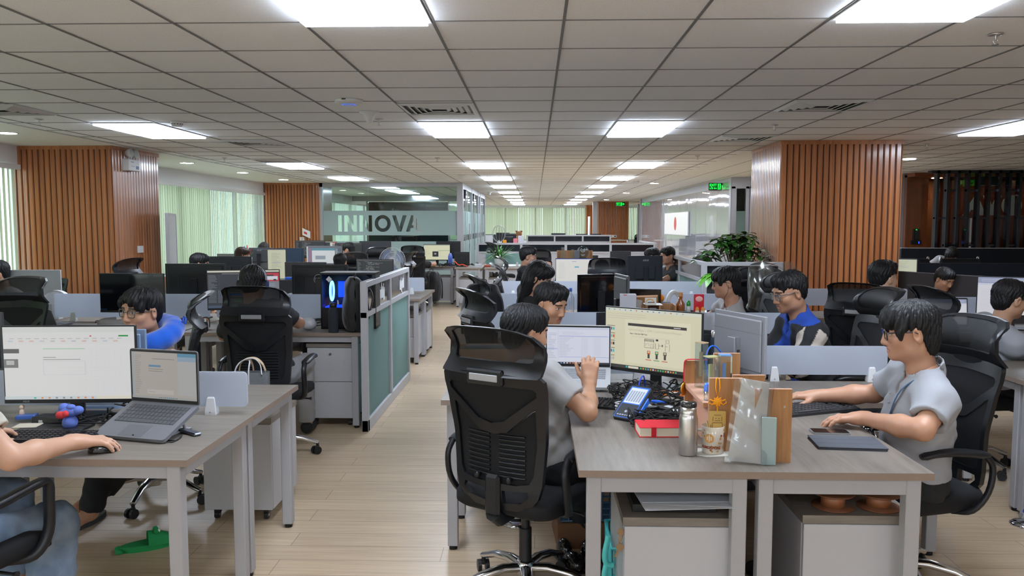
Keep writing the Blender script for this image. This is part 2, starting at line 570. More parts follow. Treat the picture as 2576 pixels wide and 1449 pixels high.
for ye in (-6.03, -1.03, 8.57, 13.37, 16.97): light_cells.append(('left row', -3.53, ye))  # the two behind the camera are added to fill vertical faces
for ye in (-1.03, 8.57, 13.37): light_cells.append(('far right row', 5.01, ye))
for ye in (23.0, 27.8): light_cells.append(('glass room row', -3.53, ye))
GL, GR = GX - 8 * PX - 0.25, GX + 4 * PX + 0.0     # the grid stops at smooth borders
b = MB().mat(M['tile']); b.box(-4.93, XR + 0.2, YN, YF, CEIL + 0.001, CEIL + 0.06)
b.mat(M['gypsum']); b.box(XL - 0.3, -4.93, YN, YF, CEIL - 0.001, CEIL + 0.06)
b.mat(M['gypsum']); b.box(2.72, 4.2, 10.4, 33.5, CEIL - 0.002, CEIL + 0.001)
struct('ceiling', b)
b = MB().mat(M['grid'])
k = -8
while GX + k * PX < XR:
 x = GX + k * PX
 if x > -4.93: b.box(x - 0.007, x + 0.007, YN, YF, CEIL - 0.003, CEIL + 0.002)
 k += 1
k = -8
while GY + k * PY < YF:
 y = GY + k * PY
 b.box(-4.93, XR, y - 0.0045, y + 0.0045, CEIL - 0.002, CEIL + 0.002)
 k += 1
b.mat(M['alu']); b.box(-4.945, -4.925, YN, YF, CEIL - 0.006, CEIL + 0.002)
tr = struct('trim_1', b)
rank = ['nearest', 'second', 'third', 'fourth', 'fifth', 'sixth', 'seventh', 'eighth', 'ninth', 'tenth']
src = None
cnt = {}
for row, xr, ye in light_cells:
 if ye > 1:
  n = cnt.get(row, 0); cnt[row] = n + 1
  lab = {'central aisle row': 'bright square LED ceiling panel over the central aisle, %s counted from the camera',
   'right front row': 'bright LED ceiling panel cut by the top right corner of the photo %.0s',
   'right row': 'bright LED ceiling panel in the row right of the aisle, %s counted from the camera',
   'left row': 'bright LED ceiling panel in the left row over the programmers, %s counted from the camera',
   'far right row': 'bright LED ceiling panel over the dark cubicles on the far right, %s from the camera',
   'glass room row': 'bright LED ceiling panel inside the glass meeting room, %s from the camera'}[row] % rank[n]
 else: lab = 'unseen LED ceiling panel behind the camera, side rows added as fill'
 loc = (xr - PX / 2 + 0.0, ye - 0.6, CEIL - 0.004)
 if src is None:
  src = thing('ceiling_light', lab, 'ceiling light', loc, 0, 'LED ceiling panels')
  f = MB().mat(M['white_pl'])
  for x0, x1, y0, y1 in ((-0.3, -0.288, -0.6, 0.6), (0.288, 0.3, -0.6, 0.6), (-0.288, 0.288, -0.6, -0.588), (-0.288, 0.288, 0.588, 0.6)):
   f.box(x0, x1, y0, y1, -0.006, 0.003)
  f.build('frame', src)
  d = MB().mat(M['panel_light']); d.box(-0.286, 0.286, -0.586, 0.586, -0.022, 0.002); d.build('diffuser', src)  # proud lip, shaped so its glowing sides brighten the ceiling
 else: again(src, lab, loc)
src = None
for x, y, lab in ((-5.35, 12.17, 'round downlight in the smooth border above the left window, nearest the left wood pillar'),
    (-5.35, 14.5, 'round downlight in the border above the left window, in the middle of three'),
    (-5.33, 16.8, 'round downlight above the left window, farthest of three, near the second wood pillar'),
    (-5.45, 8.13, 'round downlight in the ceiling border at the left edge of the photo'),
    (2.75, 18.6, 'round downlight near the glass wall behind the right pillar'),
    (2.75, 24.3, 'round downlight farther along the glass wall, smaller of the two'),
    (2.75, 31.0, 'tiny round downlight before the far wooden column'),
    (5.4, 11.8, 'round downlight right of the big wooden pillar'),
    (7.6, 15.4, 'added downlight brightening the reception, left one'), (8.5, 15.4, 'added downlight brightening the reception, over the white letters'), (9.6, 15.4, 'added downlight brightening the reception beyond the picture edge')):  # the reception lamps are added to brighten its dark interior
 if src is None:
  src = thing('downlight', lab, 'downlight', (x, y, CEIL - 0.002), 0, 'round downlights')
  f = MB().mat(M['white_pl']); f.lathe([(0.10, 0), (0.115, 0), (0.112, -0.008), (0.10, -0.008)], 24); f.build('rim', src)
  d = MB().mat(M['down_light']); d.lathe([(0.101, -0.004), (0.0, -0.004)], 24); d.disc((0, 0, -0.005), 0.1, 24); d.build('diffuser', src)
 else: again(src, lab, (x, y, CEIL - 0.002 if y != 15.4 else 2.458))
b = MB().mat(M['white_paint'])
b.box(XL - 0.2, XL, YN, 18.2, 2.30, CEIL + 0.05)
b.box(XL - 0.2, XL, YN, 18.2, 0.0, 0.72)
b.box(XL - 0.2, XL, 9.6, 10.7, 0, CEIL); b.box(XL - 0.2, XL, 18.2, 20.6, 0, CEIL)
b.box(XL - 0.2, XL, 26.0, YF, 2.30, CEIL + 0.05); b.box(XL - 0.2, XL, 20.6, YF, 0, 0.72); b.box(XL - 0.2, XL, 20.6, 26.0, 2.30, CEIL)
b.box(XL, XL + 0.16, YN, 18.2, 0.70, 0.735)
struct('wall_left', b)
b = MB().mat(M['white_paint'])
b.box(XL, XR, YF, YF + 0.2, 0, 0.75); b.box(XL, XR, YF, YF + 0.2, 2.46, CEIL + 0.05)
struct('wall_back', b)
b = MB().mat(M['white_paint']); b.box(XR, XR + 0.2, YN, YF, 0, CEIL + 0.05); struct('wall_right', b)
b = MB().mat(M['white_paint']); b.box(XL, XR, YN - 0.2, YN, 0, CEIL + 0.05); struct('wall_front', b)
def window(name, x0, y0, x1, y1, z0, z1, n):
 b = MB().mat(M['alu'])
 d = Vector((x1 - x0, y1 - y0, 0)); L = d.length; d.normalize(); nrm = Vector((-d.y, d.x, 0))
 T = Matrix.Translation((x0, y0, 0)) @ Matrix(((d.x, nrm.x, 0, 0), (d.y, nrm.y, 0, 0), (0, 0, 1, 0), (0, 0, 0, 1)))
 b.T = T
 for i in range(n + 1):
  u = L * i / n
  b.box(max(0, u - 0.03), min(L, u + 0.03), -0.03, 0.03, z0, z1)
 b.box(0, L, -0.03, 0.03, z0, z0 + 0.05); b.box(0, L, -0.03, 0.03, z1 - 0.05, z1)
 o = struct(name, b)
 g = MB().mat(M['glass']); g.T = T
 g.box(0.0, L, -0.003, 0.003, z0 + 0.05, z1 - 0.05)
 g.build('pane', o)
window('window_1', XL - 0.1, -4.5, XL - 0.1, 9.6, 0.72, 2.30, 8)
window('window_2', XL - 0.1, 10.7, XL - 0.1, 18.2, 0.72, 2.30, 5)
window('window_3', XL - 0.1, 20.6, XL - 0.1, 40.5, 0.72, 2.30, 9)
window('window_4', XL, YF + 0.1, XR, YF + 0.1, 0.75, 2.46, 12)
def blind_mat():
 t = NT('pale_green_blind_fabric')
 t.t.nodes.remove(t.b)
 c = c4(srgb(190, 198, 180))
 df = t.n('ShaderNodeBsdfDiffuse'); df.inputs[0].default_value = c
 tl = t.n('ShaderNodeBsdfTranslucent'); tl.inputs[0].default_value = c4(srgb(200, 212, 184))
 m1 = t.n('ShaderNodeMixShader'); m1.inputs[0].default_value = 0.22
 t.l(df.outputs[0], m1.inputs[1]); t.l(tl.outputs[0], m1.inputs[2]); t.l(m1.outputs[0], t.out.inputs[0])
 return t.m
M['blind'] = blind_mat()
def blinds(label, x0, y0, x1, y1, z0, z1, spans, pitch=0.085, cord=True):
 """vertical blind: spans = (from, to, slat angle) along the run"""
 root = thing('vertical_blind', label, 'window blind', (x0, y0, 0), math.atan2(y1 - y0, x1 - x0))
 L = math.hypot(x1 - x0, y1 - y0)
 h = MB().mat(M['white_pl']); h.box(0, L, -0.025, 0.025, z1 - 0.03, z1 + 0.03, 0.004); h.build('head_rail', root)
 b = MB().mat(M['blind'])
 rnd = random.Random(int(L * 100))
 for u0, u1, ang in spans:
  u = u0 + pitch / 2
  while u < u1:
   a = R(ang + rnd.uniform(-5, 5))
   w = 0.0445
   dx, dy = math.cos(a) * w, math.sin(a) * w
   nx, ny = -math.sin(a) * 0.006, math.cos(a) * 0.006
   vs = []
   for z in (z0 + 0.0, z1 - 0.03):
    vs += [(u - dx, -dy, z), (u - dx * 0.3 + nx, -dy * 0.3 + ny, z), (u + dx * 0.3 + nx, dy * 0.3 + ny, z), (u + dx, dy, z)]
   b.add(vs, [(0, 1, 5, 4), (1, 2, 6, 5), (2, 3, 7, 6)], True)
   u += pitch
 o = b.build('slats', root)
 if cord:
  c = MB().mat(M['white_pl']); c.tube(spline([(L - 0.03, 0.03, z1), (L - 0.035, 0.035, 1.4), (L - 0.05, 0.035, 1.0), (L - 0.08, 0.035, 1.4), (L - 0.08, 0.03, z1)], 6), 0.003, 4)
  c.build('pull_cord', root)
 return root
blinds('pale green vertical blind at the left edge of the photo, before the nearer wood pillar', XL + 0.05, 3.0, XL + 0.05, 9.45, 0.76, 2.27, ((0, 6.4, 20),))
blinds('tall pale green vertical blind with daylight between its slats, left of the second pillar', XL + 0.05, 10.72, XL + 0.05, 18.12, 0.76, 2.27, ((0, 1.5, 22), (1.5, 4.3, 50), (4.3, 7.4, 12)))
blinds('pale green vertical blind seen through the glass meeting room', XL + 0.05, 20.7, XL + 0.05, 27.5, 0.76, 2.27, ((0, 6.8, 15),))
blinds('long pale green vertical blind across the far end wall, left part', XL + 0.1, YF - 0.06, -0.95, YF - 0.06, 0.8, 2.44, ((0, 3.0, 12), (3.0, 5.3, 24)))
blinds('long pale green vertical blind across the far end wall, behind the white partitions', -0.85, YF - 0.06, 2.6, YF - 0.06, 0.8, 2.44, ((0, 1.2, 30), (1.2, 1.7, 8), (1.7, 3.45, 27)))
blinds('pale green vertical blind on the far wall, right of the far wooden column', 4.0, YF - 0.06, 8.0, YF - 0.06, 0.8, 2.44, ((0, 4.0, 24),))
def slat_mat(name, c1, c2):
 t = NT(name)
 tc = t.n('ShaderNodeTexCoord')
 mp = t.n('ShaderNodeMapping'); mp.inputs['Scale'].default_value = (60, 60, 1.6)
 t.l(tc.outputs['Object'], mp.inputs[0])
 n1 = t.n('ShaderNodeTexNoise', Scale=1.0, Detail=5.0, Roughness=0.65)
 t.l(mp.outputs[0], n1.inputs['Vector'])
 n2 = t.n('ShaderNodeTexNoise', Scale=0.25, Detail=1.0)
 mp2 = t.n('ShaderNodeMapping'); mp2.inputs['Scale'].default_value = (40, 40, 0.5)
 t.l(tc.outputs['Object'], mp2.inputs[0]); t.l(mp2.outputs[0], n2.inputs['Vector'])
 ad = t.n('ShaderNodeMath', operation='MULTIPLY_ADD'); ad.inputs[1].default_value = 0.6
 ml = t.n('ShaderNodeMath', operation='MULTIPLY'); ml.inputs[1].default_value = 0.45
 t.l(n2.outputs[0], ml.inputs[0]); t.l(n1.outputs[0], ad.inputs[0]); t.l(ml.outputs[0], ad.inputs[2])
 cr = t.n('ShaderNodeValToRGB')
 cr.color_ramp.elements[0].position = 0.35; cr.color_ramp.elements[0].color = c4(c1)
 cr.color_ramp.elements[1].position = 0.70; cr.color_ramp.elements[1].color = c4(c2)
 t.l(ad.outputs[0], cr.inputs[0]); t.l(cr.outputs[0], t.b.inputs['Base Color'])
 t.set(Roughness=0.28, Coat_Weight=0.6, Coat_Roughness=0.12)
 return t.m
M['slat'] = slat_mat('varnished_red_oak_slats', srgb(140, 82, 44), srgb(190, 124, 76))
M['slat_dark'] = slat_mat('dark_walnut_panel', srgb(104, 56, 30), srgb(146, 84, 48))
M['groove'] = pmat('dark_backing_board', srgb(60, 30, 16), 0.6)
def slat_face(b, p0, p1, z0, z1, pitch=0.068, depth=0.014, gap=0.009):
 """row of tapered slats from p0 to p1 (xy), facing to the right of p0->p1"""
 p0 = Vector(p0); p1 = Vector(p1); d = p1 - p0; L = d.length; d.normalize()
 n = Vector((d.y, -d.x))
 k = max(1, round(L / pitch)); q = L / k
 for i in range(k):
  a, e = p0 + d * (i * q), p0 + d * ((i + 1) * q - gap)
  m1, m2 = a + d * q * 0.12 + n * depth, e - d * q * 0.12 + n * depth
  vs = []
  for z in (z0, z1):
   for p in (a, m1, m2, e): vs.append((p.x, p.y, z))
  b.add(vs, [(0, 1, 5, 4), (1, 2, 6, 5), (2, 3, 7, 6), (4, 5, 6, 7)], False)
def pillar(name, x0, x1, y0, y1, parent=None):
 b = MB().mat(M['groove']); b.box(x0, x1, y0, y1, 0, CEIL)
 b.mat(M['slat'])
 slat_face(b, (x0, y0), (x1, y0), 0.0, CEIL - 0.045)
 slat_face(b, (x1, y0), (x1, y1), 0.0, CEIL - 0.045)
 slat_face(b, (x0, y1), (x0, y0), 0.0, CEIL - 0.045)
 slat_face(b, (x1, y1), (x0, y1), 0.0, CEIL - 0.045)
 b.box(x0 - 0.016, x1 + 0.016, y0 - 0.016, y1 + 0.016, CEIL - 0.045, CEIL - 0.002)
 o = struct(name, b)
 return o
pillar('trim_2', -6.34, -5.10, 9.52, 10.68)      # slatted pillar by the left window
pillar('trim_3', 2.78, 4.12, 9.16, 10.36)        # slatted pillar right of the aisle
pillar('trim_4', -6.22, -4.98, 18.22, 19.4)      # pillar beside the glass room
pillar('trim_5', 2.64, 3.90, 33.7, 34.9)         # far column
pillar('trim_6', 2.55, 3.35, 40.2, 40.7)         # strip before the far wall
b = MB().mat(M['alu']); b.box(2.42, 2.60, 33.72, 34.0, 0, CEIL); struct('trim_7', b)
def letter_holes(x0, h, z0, w=None):
 """I N N O V A cut out of the film, as polygons; returns list of loops"""
 t = h * 0.21
 out = []
 x = x0
 def P(pts): out.append([(x + a * h, z0 + c * h) for a, c in pts])
 g = 0.16
 P([(0, 0), (0.21, 0), (0.21, 1), (0, 1)]); x += (0.21 + g) * h
 for _ in range(2):
  P([(0, 0), (0.21, 0), (0.21, 0.62), (0.55, 0), (0.78, 0), (0.78, 1), (0.57, 1), (0.57, 0.38), (0.23, 1), (0, 1)]); x += (0.78 + g) * h
 n = 28
 P([(0.5 + 0.5 * math.cos(2 * PI * k / n), 0.5 + 0.52 * math.sin(2 * PI * k / n)) for k in range(n)])
 oc = (x + 0.5 * h, z0 + 0.5 * h)
 x += (1.0 + g * 0.5) * h
 P([(0.0, 1), (0.24, 1), (0.45, 0.30), (0.66, 1), (0.90, 1), (0.57, 0), (0.33, 0)]); x += (0.90 - 0.05) * h
 P([(0.0, 0), (0.23, 0), (0.30, 0.22), (0.62, 0.22), (0.69, 0), (0.92, 0), (0.59, 1), (0.33, 1)])
 tri = [(x + a * h, z0 + c * h) for a, c in ((0.36, 0.40), (0.56, 0.40), (0.46, 0.72))]
 return out, oc, tri
GY0 = 18.3
b = MB().mat(M['alu'])
b.box(-4.97, -1.68, GY0 - 0.04, GY0 + 0.04, 2.44, CEIL); b.box(-4.97, -1.68, GY0 - 0.04, GY0 + 0.04, 0, 0.08)
b.box(-4.97, -4.90, GY0 - 0.04, GY0 + 0.04, 0, CEIL); b.box(-1.80, -1.66, GY0 - 0.05, GY0 + 0.09, 0, CEIL)
for y in (21.0, 23.2, 24.1, 26.4): b.box(-1.74, -1.66, y - 0.04, y + 0.04, 0, CEIL)
b.box(-1.73, -1.67, GY0, 26.4, 2.40, CEIL); b.box(-1.73, -1.67, GY0, 26.4, 0, 0.08)
for y in (19.3, 19.75, 22.0, 24.6, 25.3): b.box(-1.72, -1.68, y - 0.025, y + 0.025, 0, 2.42)
gw = struct('wall_glass_room', b)
g = MB().mat(M['glass'])
for x0, x1 in ((-4.90, -3.855), (-3.845, -2.745), (-2.735, -1.80)): g.box(x0, x1, GY0 - 0.006, GY0 + 0.006, 0.08, 2.44)
g.build('pane', gw)
g = MB().mat(M['glass']); g.box(-1.706, -1.694, GY0 + 0.1, 26.36, 0.08, 2.40); g.build('pane', gw)
lh, oc, tri = letter_holes(-4.55, 0.375, 1.415)
f = MB().mat(M['film'])
fm = lambda u, v, w: (u, GY0 - 0.008 - w, v)
f.plate([(-4.9, 1.33), (-1.8, 1.33), (-1.8, 1.895), (-4.9, 1.895)], lh, fm, 0.001, 0.4, False)
n = 24
f.plate([(oc[0] + 0.105 * math.cos(2 * PI * k / n), oc[1] + 0.115 * math.sin(2 * PI * k / n)) for k in range(n)], [], fm, 0.001, 0.3, False)
f.plate(tri, [], fm, 0.001, 0.3, False)
f.plate([(-4.9, 0.08), (-1.8, 0.08), (-1.8, 1.19), (-4.9, 1.19)], [], fm, 0.001, 0.8, False)
f.build('etched_film', gw)
f = MB().mat(M['film'])
f.box(-1.692, -1.690, GY0 + 0.1, 26.3, 1.33, 1.9); f.box(-1.692, -1.690, GY0 + 0.1, 26.3, 0.08, 1.19)
f.build('etched_film', gw)
b = MB().mat(M['chrome'])
for y in (19.5, 21.2, 23.6): b.tube([(-1.62, y, 0.9), (-1.62, y, 1.6)], 0.016, 8)
b.build('door_pull', gw)
b = MB().mat(M['dark_glass'])
b.box(-1.75, -1.65, 18.95, 19.15, 2.2, 2.4); b.box(-1.75, -1.65, 21.4, 21.6, 2.2, 2.4)
b.build('patch_fitting', gw)
b = MB().mat(M['dark_glass']); b.box(-5.65, -2.95, 26.9, 27.0, 0.0, 2.33)
b.mat(M['alu']); b.box(-5.72, -5.65, 26.85, 27.02, 0, 2.36); b.box(-2.95, -2.9, 26.85, 27.02, 0, 2.36)
b.mat(M['glass']); b.box(-2.9, -1.7, 26.93, 26.95, 0, 2.36)
b.mat(M['alu']); b.box(-6.2, -1.7, 26.85, 27.02, 2.36, CEIL)
struct('wall_meeting_back', b)
M['wavy_white'] = NT('wavy_white_back_painted_glass')
t = M['wavy_white']; t.set(Base_Color=c4(srgb(188, 190, 198)), Roughness=0.06, Coat_Weight=0.8, Coat_Roughness=0.03)
tc = t.n('ShaderNodeTexCoord'); nz = t.n('ShaderNodeTexNoise', Scale=0.9, Detail=2.0)
mp = t.n('ShaderNodeMapping'); mp.inputs['Scale'].default_value = (1, 1.4, 1.2)
t.l(tc.outputs['Object'], mp.inputs[0]); t.l(mp.outputs[0], nz.inputs['Vector'])
bp = t.n('ShaderNodeBump', Strength=0.5, Distance=0.012); t.l(nz.outputs[0], bp.inputs['Height'])
t.l(bp.outputs[0], t.b.inputs['Normal']); t.l(bp.outputs[0], t.b.inputs['Coat Normal'])
M['wavy_white'] = t.m
b = MB().mat(M['wavy_white'])
ys = [16.35 + 1.14 * i for i in range(13)]
for a in ys[:-1]: b.box(3.95, 4.03, a + 0.006, a + 1.134, 0.02, 2.36)
b.mat(M['alu']); b.box(3.97, 4.03, 16.2, 30.1, 2.36, CEIL); b.box(3.975, 4.03, 16.3, 30.1, 0, 2.36)
b.box(3.92, 4.04, 16.2, 16.34, 0, CEIL); b.box(3.92, 4.04, 30.0, 30.2, 0, CEIL); b.box(3.94, 4.02, 30.9, 31.0, 0, 2.36)
struct('wall_right_inner', b)
d = thing('wall_display', 'lit white wall screen showing one red disc on the glossy white wall', 'screen', (3.93, 22.45, 1.6), PI / 2)
b = MB().mat(M['paint'], srgb(225, 228, 232)); b.box(-1.86, 1.86, -0.012, 0.02, -0.315, 0.315); b.build('casing', d)
b = MB().mat(M['screen'], (0.97, 0.98, 1.0)); b.quad((1.84, 0.0205, -0.30), (-1.84, 0.0205, -0.30), (-1.84, 0.0205, 0.30), (1.84, 0.0205, 0.30))
b.mat(M['screen'], srgb(214, 40, 60)); b.disc((0, 0, 0), 0.19, 28, T=xf((0, 0.0215, 0.0), rx=-PI / 2))
b.build('screen', d)
b = MB().mat(M['alu'])
b.box(3.94, 4.86, 16.18, 16.26, 2.30, CEIL)
for x in (3.94, 4.22, 4.30, 4.62): b.box(x, x + 0.07, 16.18, 16.26, 0, 2.34)
b.box(4.62, 5.4, 16.16, 16.3, 0, CEIL)
b.box(3.94, 4.7, 16.19, 16.25, 0.0, 0.1)
o = struct('door_1', b)
g = MB().mat(M['glass']); g.box(4.01, 4.22, 16.215, 16.225, 0.1, 2.3); g.box(4.37, 4.62, 16.215, 16.225, 0.1, 2.3); g.build('pane', o)
g = MB().mat(M['frost_green']); g.box(4.01, 4.22, 16.205, 16.21, 1.05, 1.85); g.box(4.37, 4.62, 16.205, 16.21, 0.6, 1.85); g.build('etched_film', o)
b = MB().mat(M['white_paint']); b.box(4.04, 12.4, 30.0, 30.15, 0, CEIL); b.box(5.4, 6.95, 16.2, 16.3, 0, CEIL); struct('wall_corridor', b)
b = MB().mat(M['slat_dark']); b.box(6.95, 12.4, 15.9, 16.05, 0, CEIL)
slat_face(b, (7.05, 15.9), (8.1, 15.9), 0, 2.2, 0.14, 0.02, 0.01)
b.mat(pmat('brown_door_veneer', srgb(122, 70, 36), 0.35, coat=0.3, var=0.15, vscale=4)); b.box(7.2, 7.9, 15.86, 15.9, 0, 2.05)
b.mat(M['alu']); b.box(6.72, 6.93, 15.3, 15.6, 0, 2.46); b.box(6.93, 6.95, 15.3, 15.9, 0, CEIL)
b.mat(M['slat_dark']); b.box(6.95, 7.35, 15.2, 15.9, 0, 2.5)
b.box(6.95, 12.4, 14.9, 15.9, 2.46, CEIL)
struct('wall_reception', b)
M['glass_brown'] = thin_glass('brown_tinted_glass', (0.45, 0.36, 0.28), 0.1)
b = MB().mat(M['glass_brown']); b.box(7.35, 12.3, 15.0, 15.012, 0, 2.46)
b.mat(M['chrome']); b.box(8.02, 8.06, 14.985, 15.02, 0.02, 1.7); b.box(7.93, 7.945, 14.985, 15.02, 0, 2.46)
struct('window_5', b)
b = MB().mat(M['dark_glass'])
x = 7.05
while x < 11.5:
 b.box(x, x + 0.045, 14.28, 14.40, 0, CEIL)
 x += 0.178
for i in range(1, 24, 2):
 xx = 7.05 + 0.178 * i
 b.box(xx, xx + 0.178, 14.31, 14.37, 2.16 - (i % 4) * 0.0, 2.20)
for i in range(0, 24, 2):
 xx = 7.05 + 0.178 * i
 b.box(xx, xx + 0.178, 14.31, 14.37, 1.68, 1.71)
for i in range(1, 24, 2):
 xx = 7.05 + 0.178 * i
 b.box(xx, xx + 0.178, 14.31, 14.37, 1.20, 1.23)
b.box(6.95, 11.6, 14.28, 14.42, 2.48, CEIL)
struct('trim_8', b)
sg = thing('wall_sign', 'white company letters read from behind through the dark reception posts', 'sign', (7.85, 14.93, 1.75))
M['sign_white'] = pmat('white_sign_letter', srgb(226, 230, 240), 0.4)
h = 0.355
b = MB().mat(M['sign_white'])
ff = lambda u, v, w: (u, -0.02 + w, v)
b.plate([(0.0, 0), (0.09, 0), (0.145, 0.10), (0.27, 0.10), (0.25, 0.15), (0.19, 0.15), (0.26, 0.29), (0.21, 0.36)], [], ff, 0.02, 0.2, False)
b.plate([(0.21, 0.36), (0.26, 0.36), (0.42, 0), (0.32, 0), (0.235, 0.24)], [], ff, 0.02, 0.2, False)
b.build('letter', sg)
b = MB().mat(M['sign_white'])
b.plate([(0.36, 0.36), (0.45, 0.36), (0.52, 0.17), (0.60, 0.36), (0.69, 0.36), (0.56, 0), (0.48, 0)], [], ff, 0.02, 0.2, False); b.build('letter', sg)
b = MB().mat(M['sign_white'])
n = 30
b.plate([(0.88 + 0.18 * math.cos(2 * PI * k / n), 0.18 + 0.185 * math.sin(2 * PI * k / n)) for k in range(n)], [], ff, 0.02, 0.2, False); b.build('letter', sg)
b = MB().mat(M['sign_white'])
for q in (0, 1):
 o = 1.12 + q * 0.40
 b.plate([(o, 0), (o + 0.09, 0), (o + 0.24, 0.20), (o + 0.24, 0), (o + 0.33, 0), (o + 0.33, 0.36), (o + 0.24, 0.36), (o + 0.09, 0.16), (o + 0.09, 0.36), (o, 0.36)], [], ff, 0.02, 0.2, False)
b.box(1.93, 2.02, -0.02, 0.0, 0, 0.36)
b.build('letter', sg)
M['exit_green'] = emat('exit_sign_green', srgb(20, 235, 70), 1.3)
M['exit_dark'] = pmat('exit_sign_face', srgb(6, 52, 30), 0.3)
def exit_sign(label, loc, rz, back=False):
 r = thing('exit_sign', label, 'exit sign', loc, rz, 'green exit signs')
 b = MB().mat(M['exit_dark']); b.box(-0.19, 0.19, -0.012, 0.012, -0.155, 0.0, 0.004)
 b.mat(M['alu']); b.box(-0.195, 0.195, -0.014, 0.014, -0.168, -0.155)
 b.build('face', r)
 for x in (-0.12, 0.12):
  b = MB().mat(M['steel']); b.tube([(x, 0, 0), (x, 0, CEIL - loc[2])], 0.003, 5); b.build('hanger', r)
 s = 1 if not back else -1
 rot = (PI / 2, 0, 0 if not back else PI)
 y = -0.0135 * s
 text('lettering', 'EXIT', 0.075, M['exit_green'], r, (-0.095 * s, y, -0.048), rot, bold=0.002)
 text('lettering', 'LỐI RA', 0.05, M['exit_green'], r, (-0.095 * s, y, -0.115), rot, bold=0.0015)
 b = MB().mat(M['exit_green'])
 T = xf((0, 0, 0), rz=0 if s == 1 else PI)
 b.T = T
 b.add([(0.0, -0.0135, -0.14), (0.065, -0.0135, -0.14), (0.065, -0.0135, -0.015), (0.0, -0.0135, -0.015)], [(0, 1, 2, 3)])
 b.prism([(0.085, -0.05), (0.12, -0.05), (0.12, -0.025), (0.165, -0.075), (0.12, -0.125), (0.12, -0.10), (0.085, -0.10)], 0.0132, 0.0142, T=rotm(rx=PI / 2))
 b.mat(M['exit_dark'])
 b.sphere((0.035, -0.014, -0.035), (0.011, 0.002, 0.011), 10, 6)
 b.tube([(0.033, -0.0142, -0.05), (0.028, -0.0142, -0.09)], 0.008, 6)
 b.tube([(0.028, -0.0142, -0.09), (0.045, -0.0142, -0.11), (0.04, -0.0142, -0.133)], 0.005, 6)
 b.tube([(0.028, -0.0142, -0.09), (0.017, -0.0142, -0.115), (0.008, -0.0142, -0.125)], 0.005, 6)
 b.tube([(0.033, -0.0142, -0.053), (0.053, -0.0142, -0.068)], 0.004, 6)
 b.build('running_figure', r)
 return r
exit_sign('green lit exit sign hanging left of the big right pillar', (3.87, 17.15, 2.46), 0)
exit_sign('small green exit sign hanging before the far wooden column', (3.44, 32.5, 2.47), 0)
exit_sign('green exit sign seen behind the dark reception posts', (8.15, 14.6, 2.44), 0, True)
def desk(label, x0, x1, y0, y1, legs='ABCD', group='straight office desks'):
 """grain along X; legs: A near left, B near right, C far left, D far right"""
 r = thing('desk', label, 'desk', ((x0 + x1) / 2, (y0 + y1) / 2, 0), 0, group)
 w, d = (x1 - x0) / 2 - 0.002, (y1 - y0) / 2 - 0.002
 b = MB().mat(M['desk_top']); b.box(-w, w, -d, d, 0.7255, 0.75)
 b.mat(M['desk_edge'])
 for q in ((-w - 0.001, -w, -d, d), (w, w + 0.001, -d, d), (-w, w, -d - 0.001, -d), (-w, w, d, d + 0.001)): b.box(q[0], q[1], q[2], q[3], 0.7252, 0.7498)
 b.build('desk_top', r)
 lx, ly = w - 0.055, d - 0.035
 b = MB().mat(M['grey_steel'])
 for s in (-1, 1):
  b.box(-lx + 0.025, lx - 0.025, s * ly - 0.012, s * ly + 0.012, 0.675, 0.725)
  b.box(s * lx - 0.025, s * lx + 0.025, -ly + 0.025, ly - 0.025, 0.675, 0.725)
 b.build('apron', r)
 for c, sx, sy in (('A', -1, -1), ('B', 1, -1), ('C', -1, 1), ('D', 1, 1)):
  if c in legs:
   b = MB().mat(M['grey_steel']); b.box(sx * lx - 0.025, sx * lx + 0.025, sy * ly - 0.025, sy * ly + 0.025, 0.02, 0.725, 0.003)
   l = b.build('leg', r)
   b = MB().mat(M['rubber']); b.cyl((sx * lx, sy * ly, 0), (sx * lx, sy * ly, 0.022), 0.02, 10); b.build('foot', l)
 return r
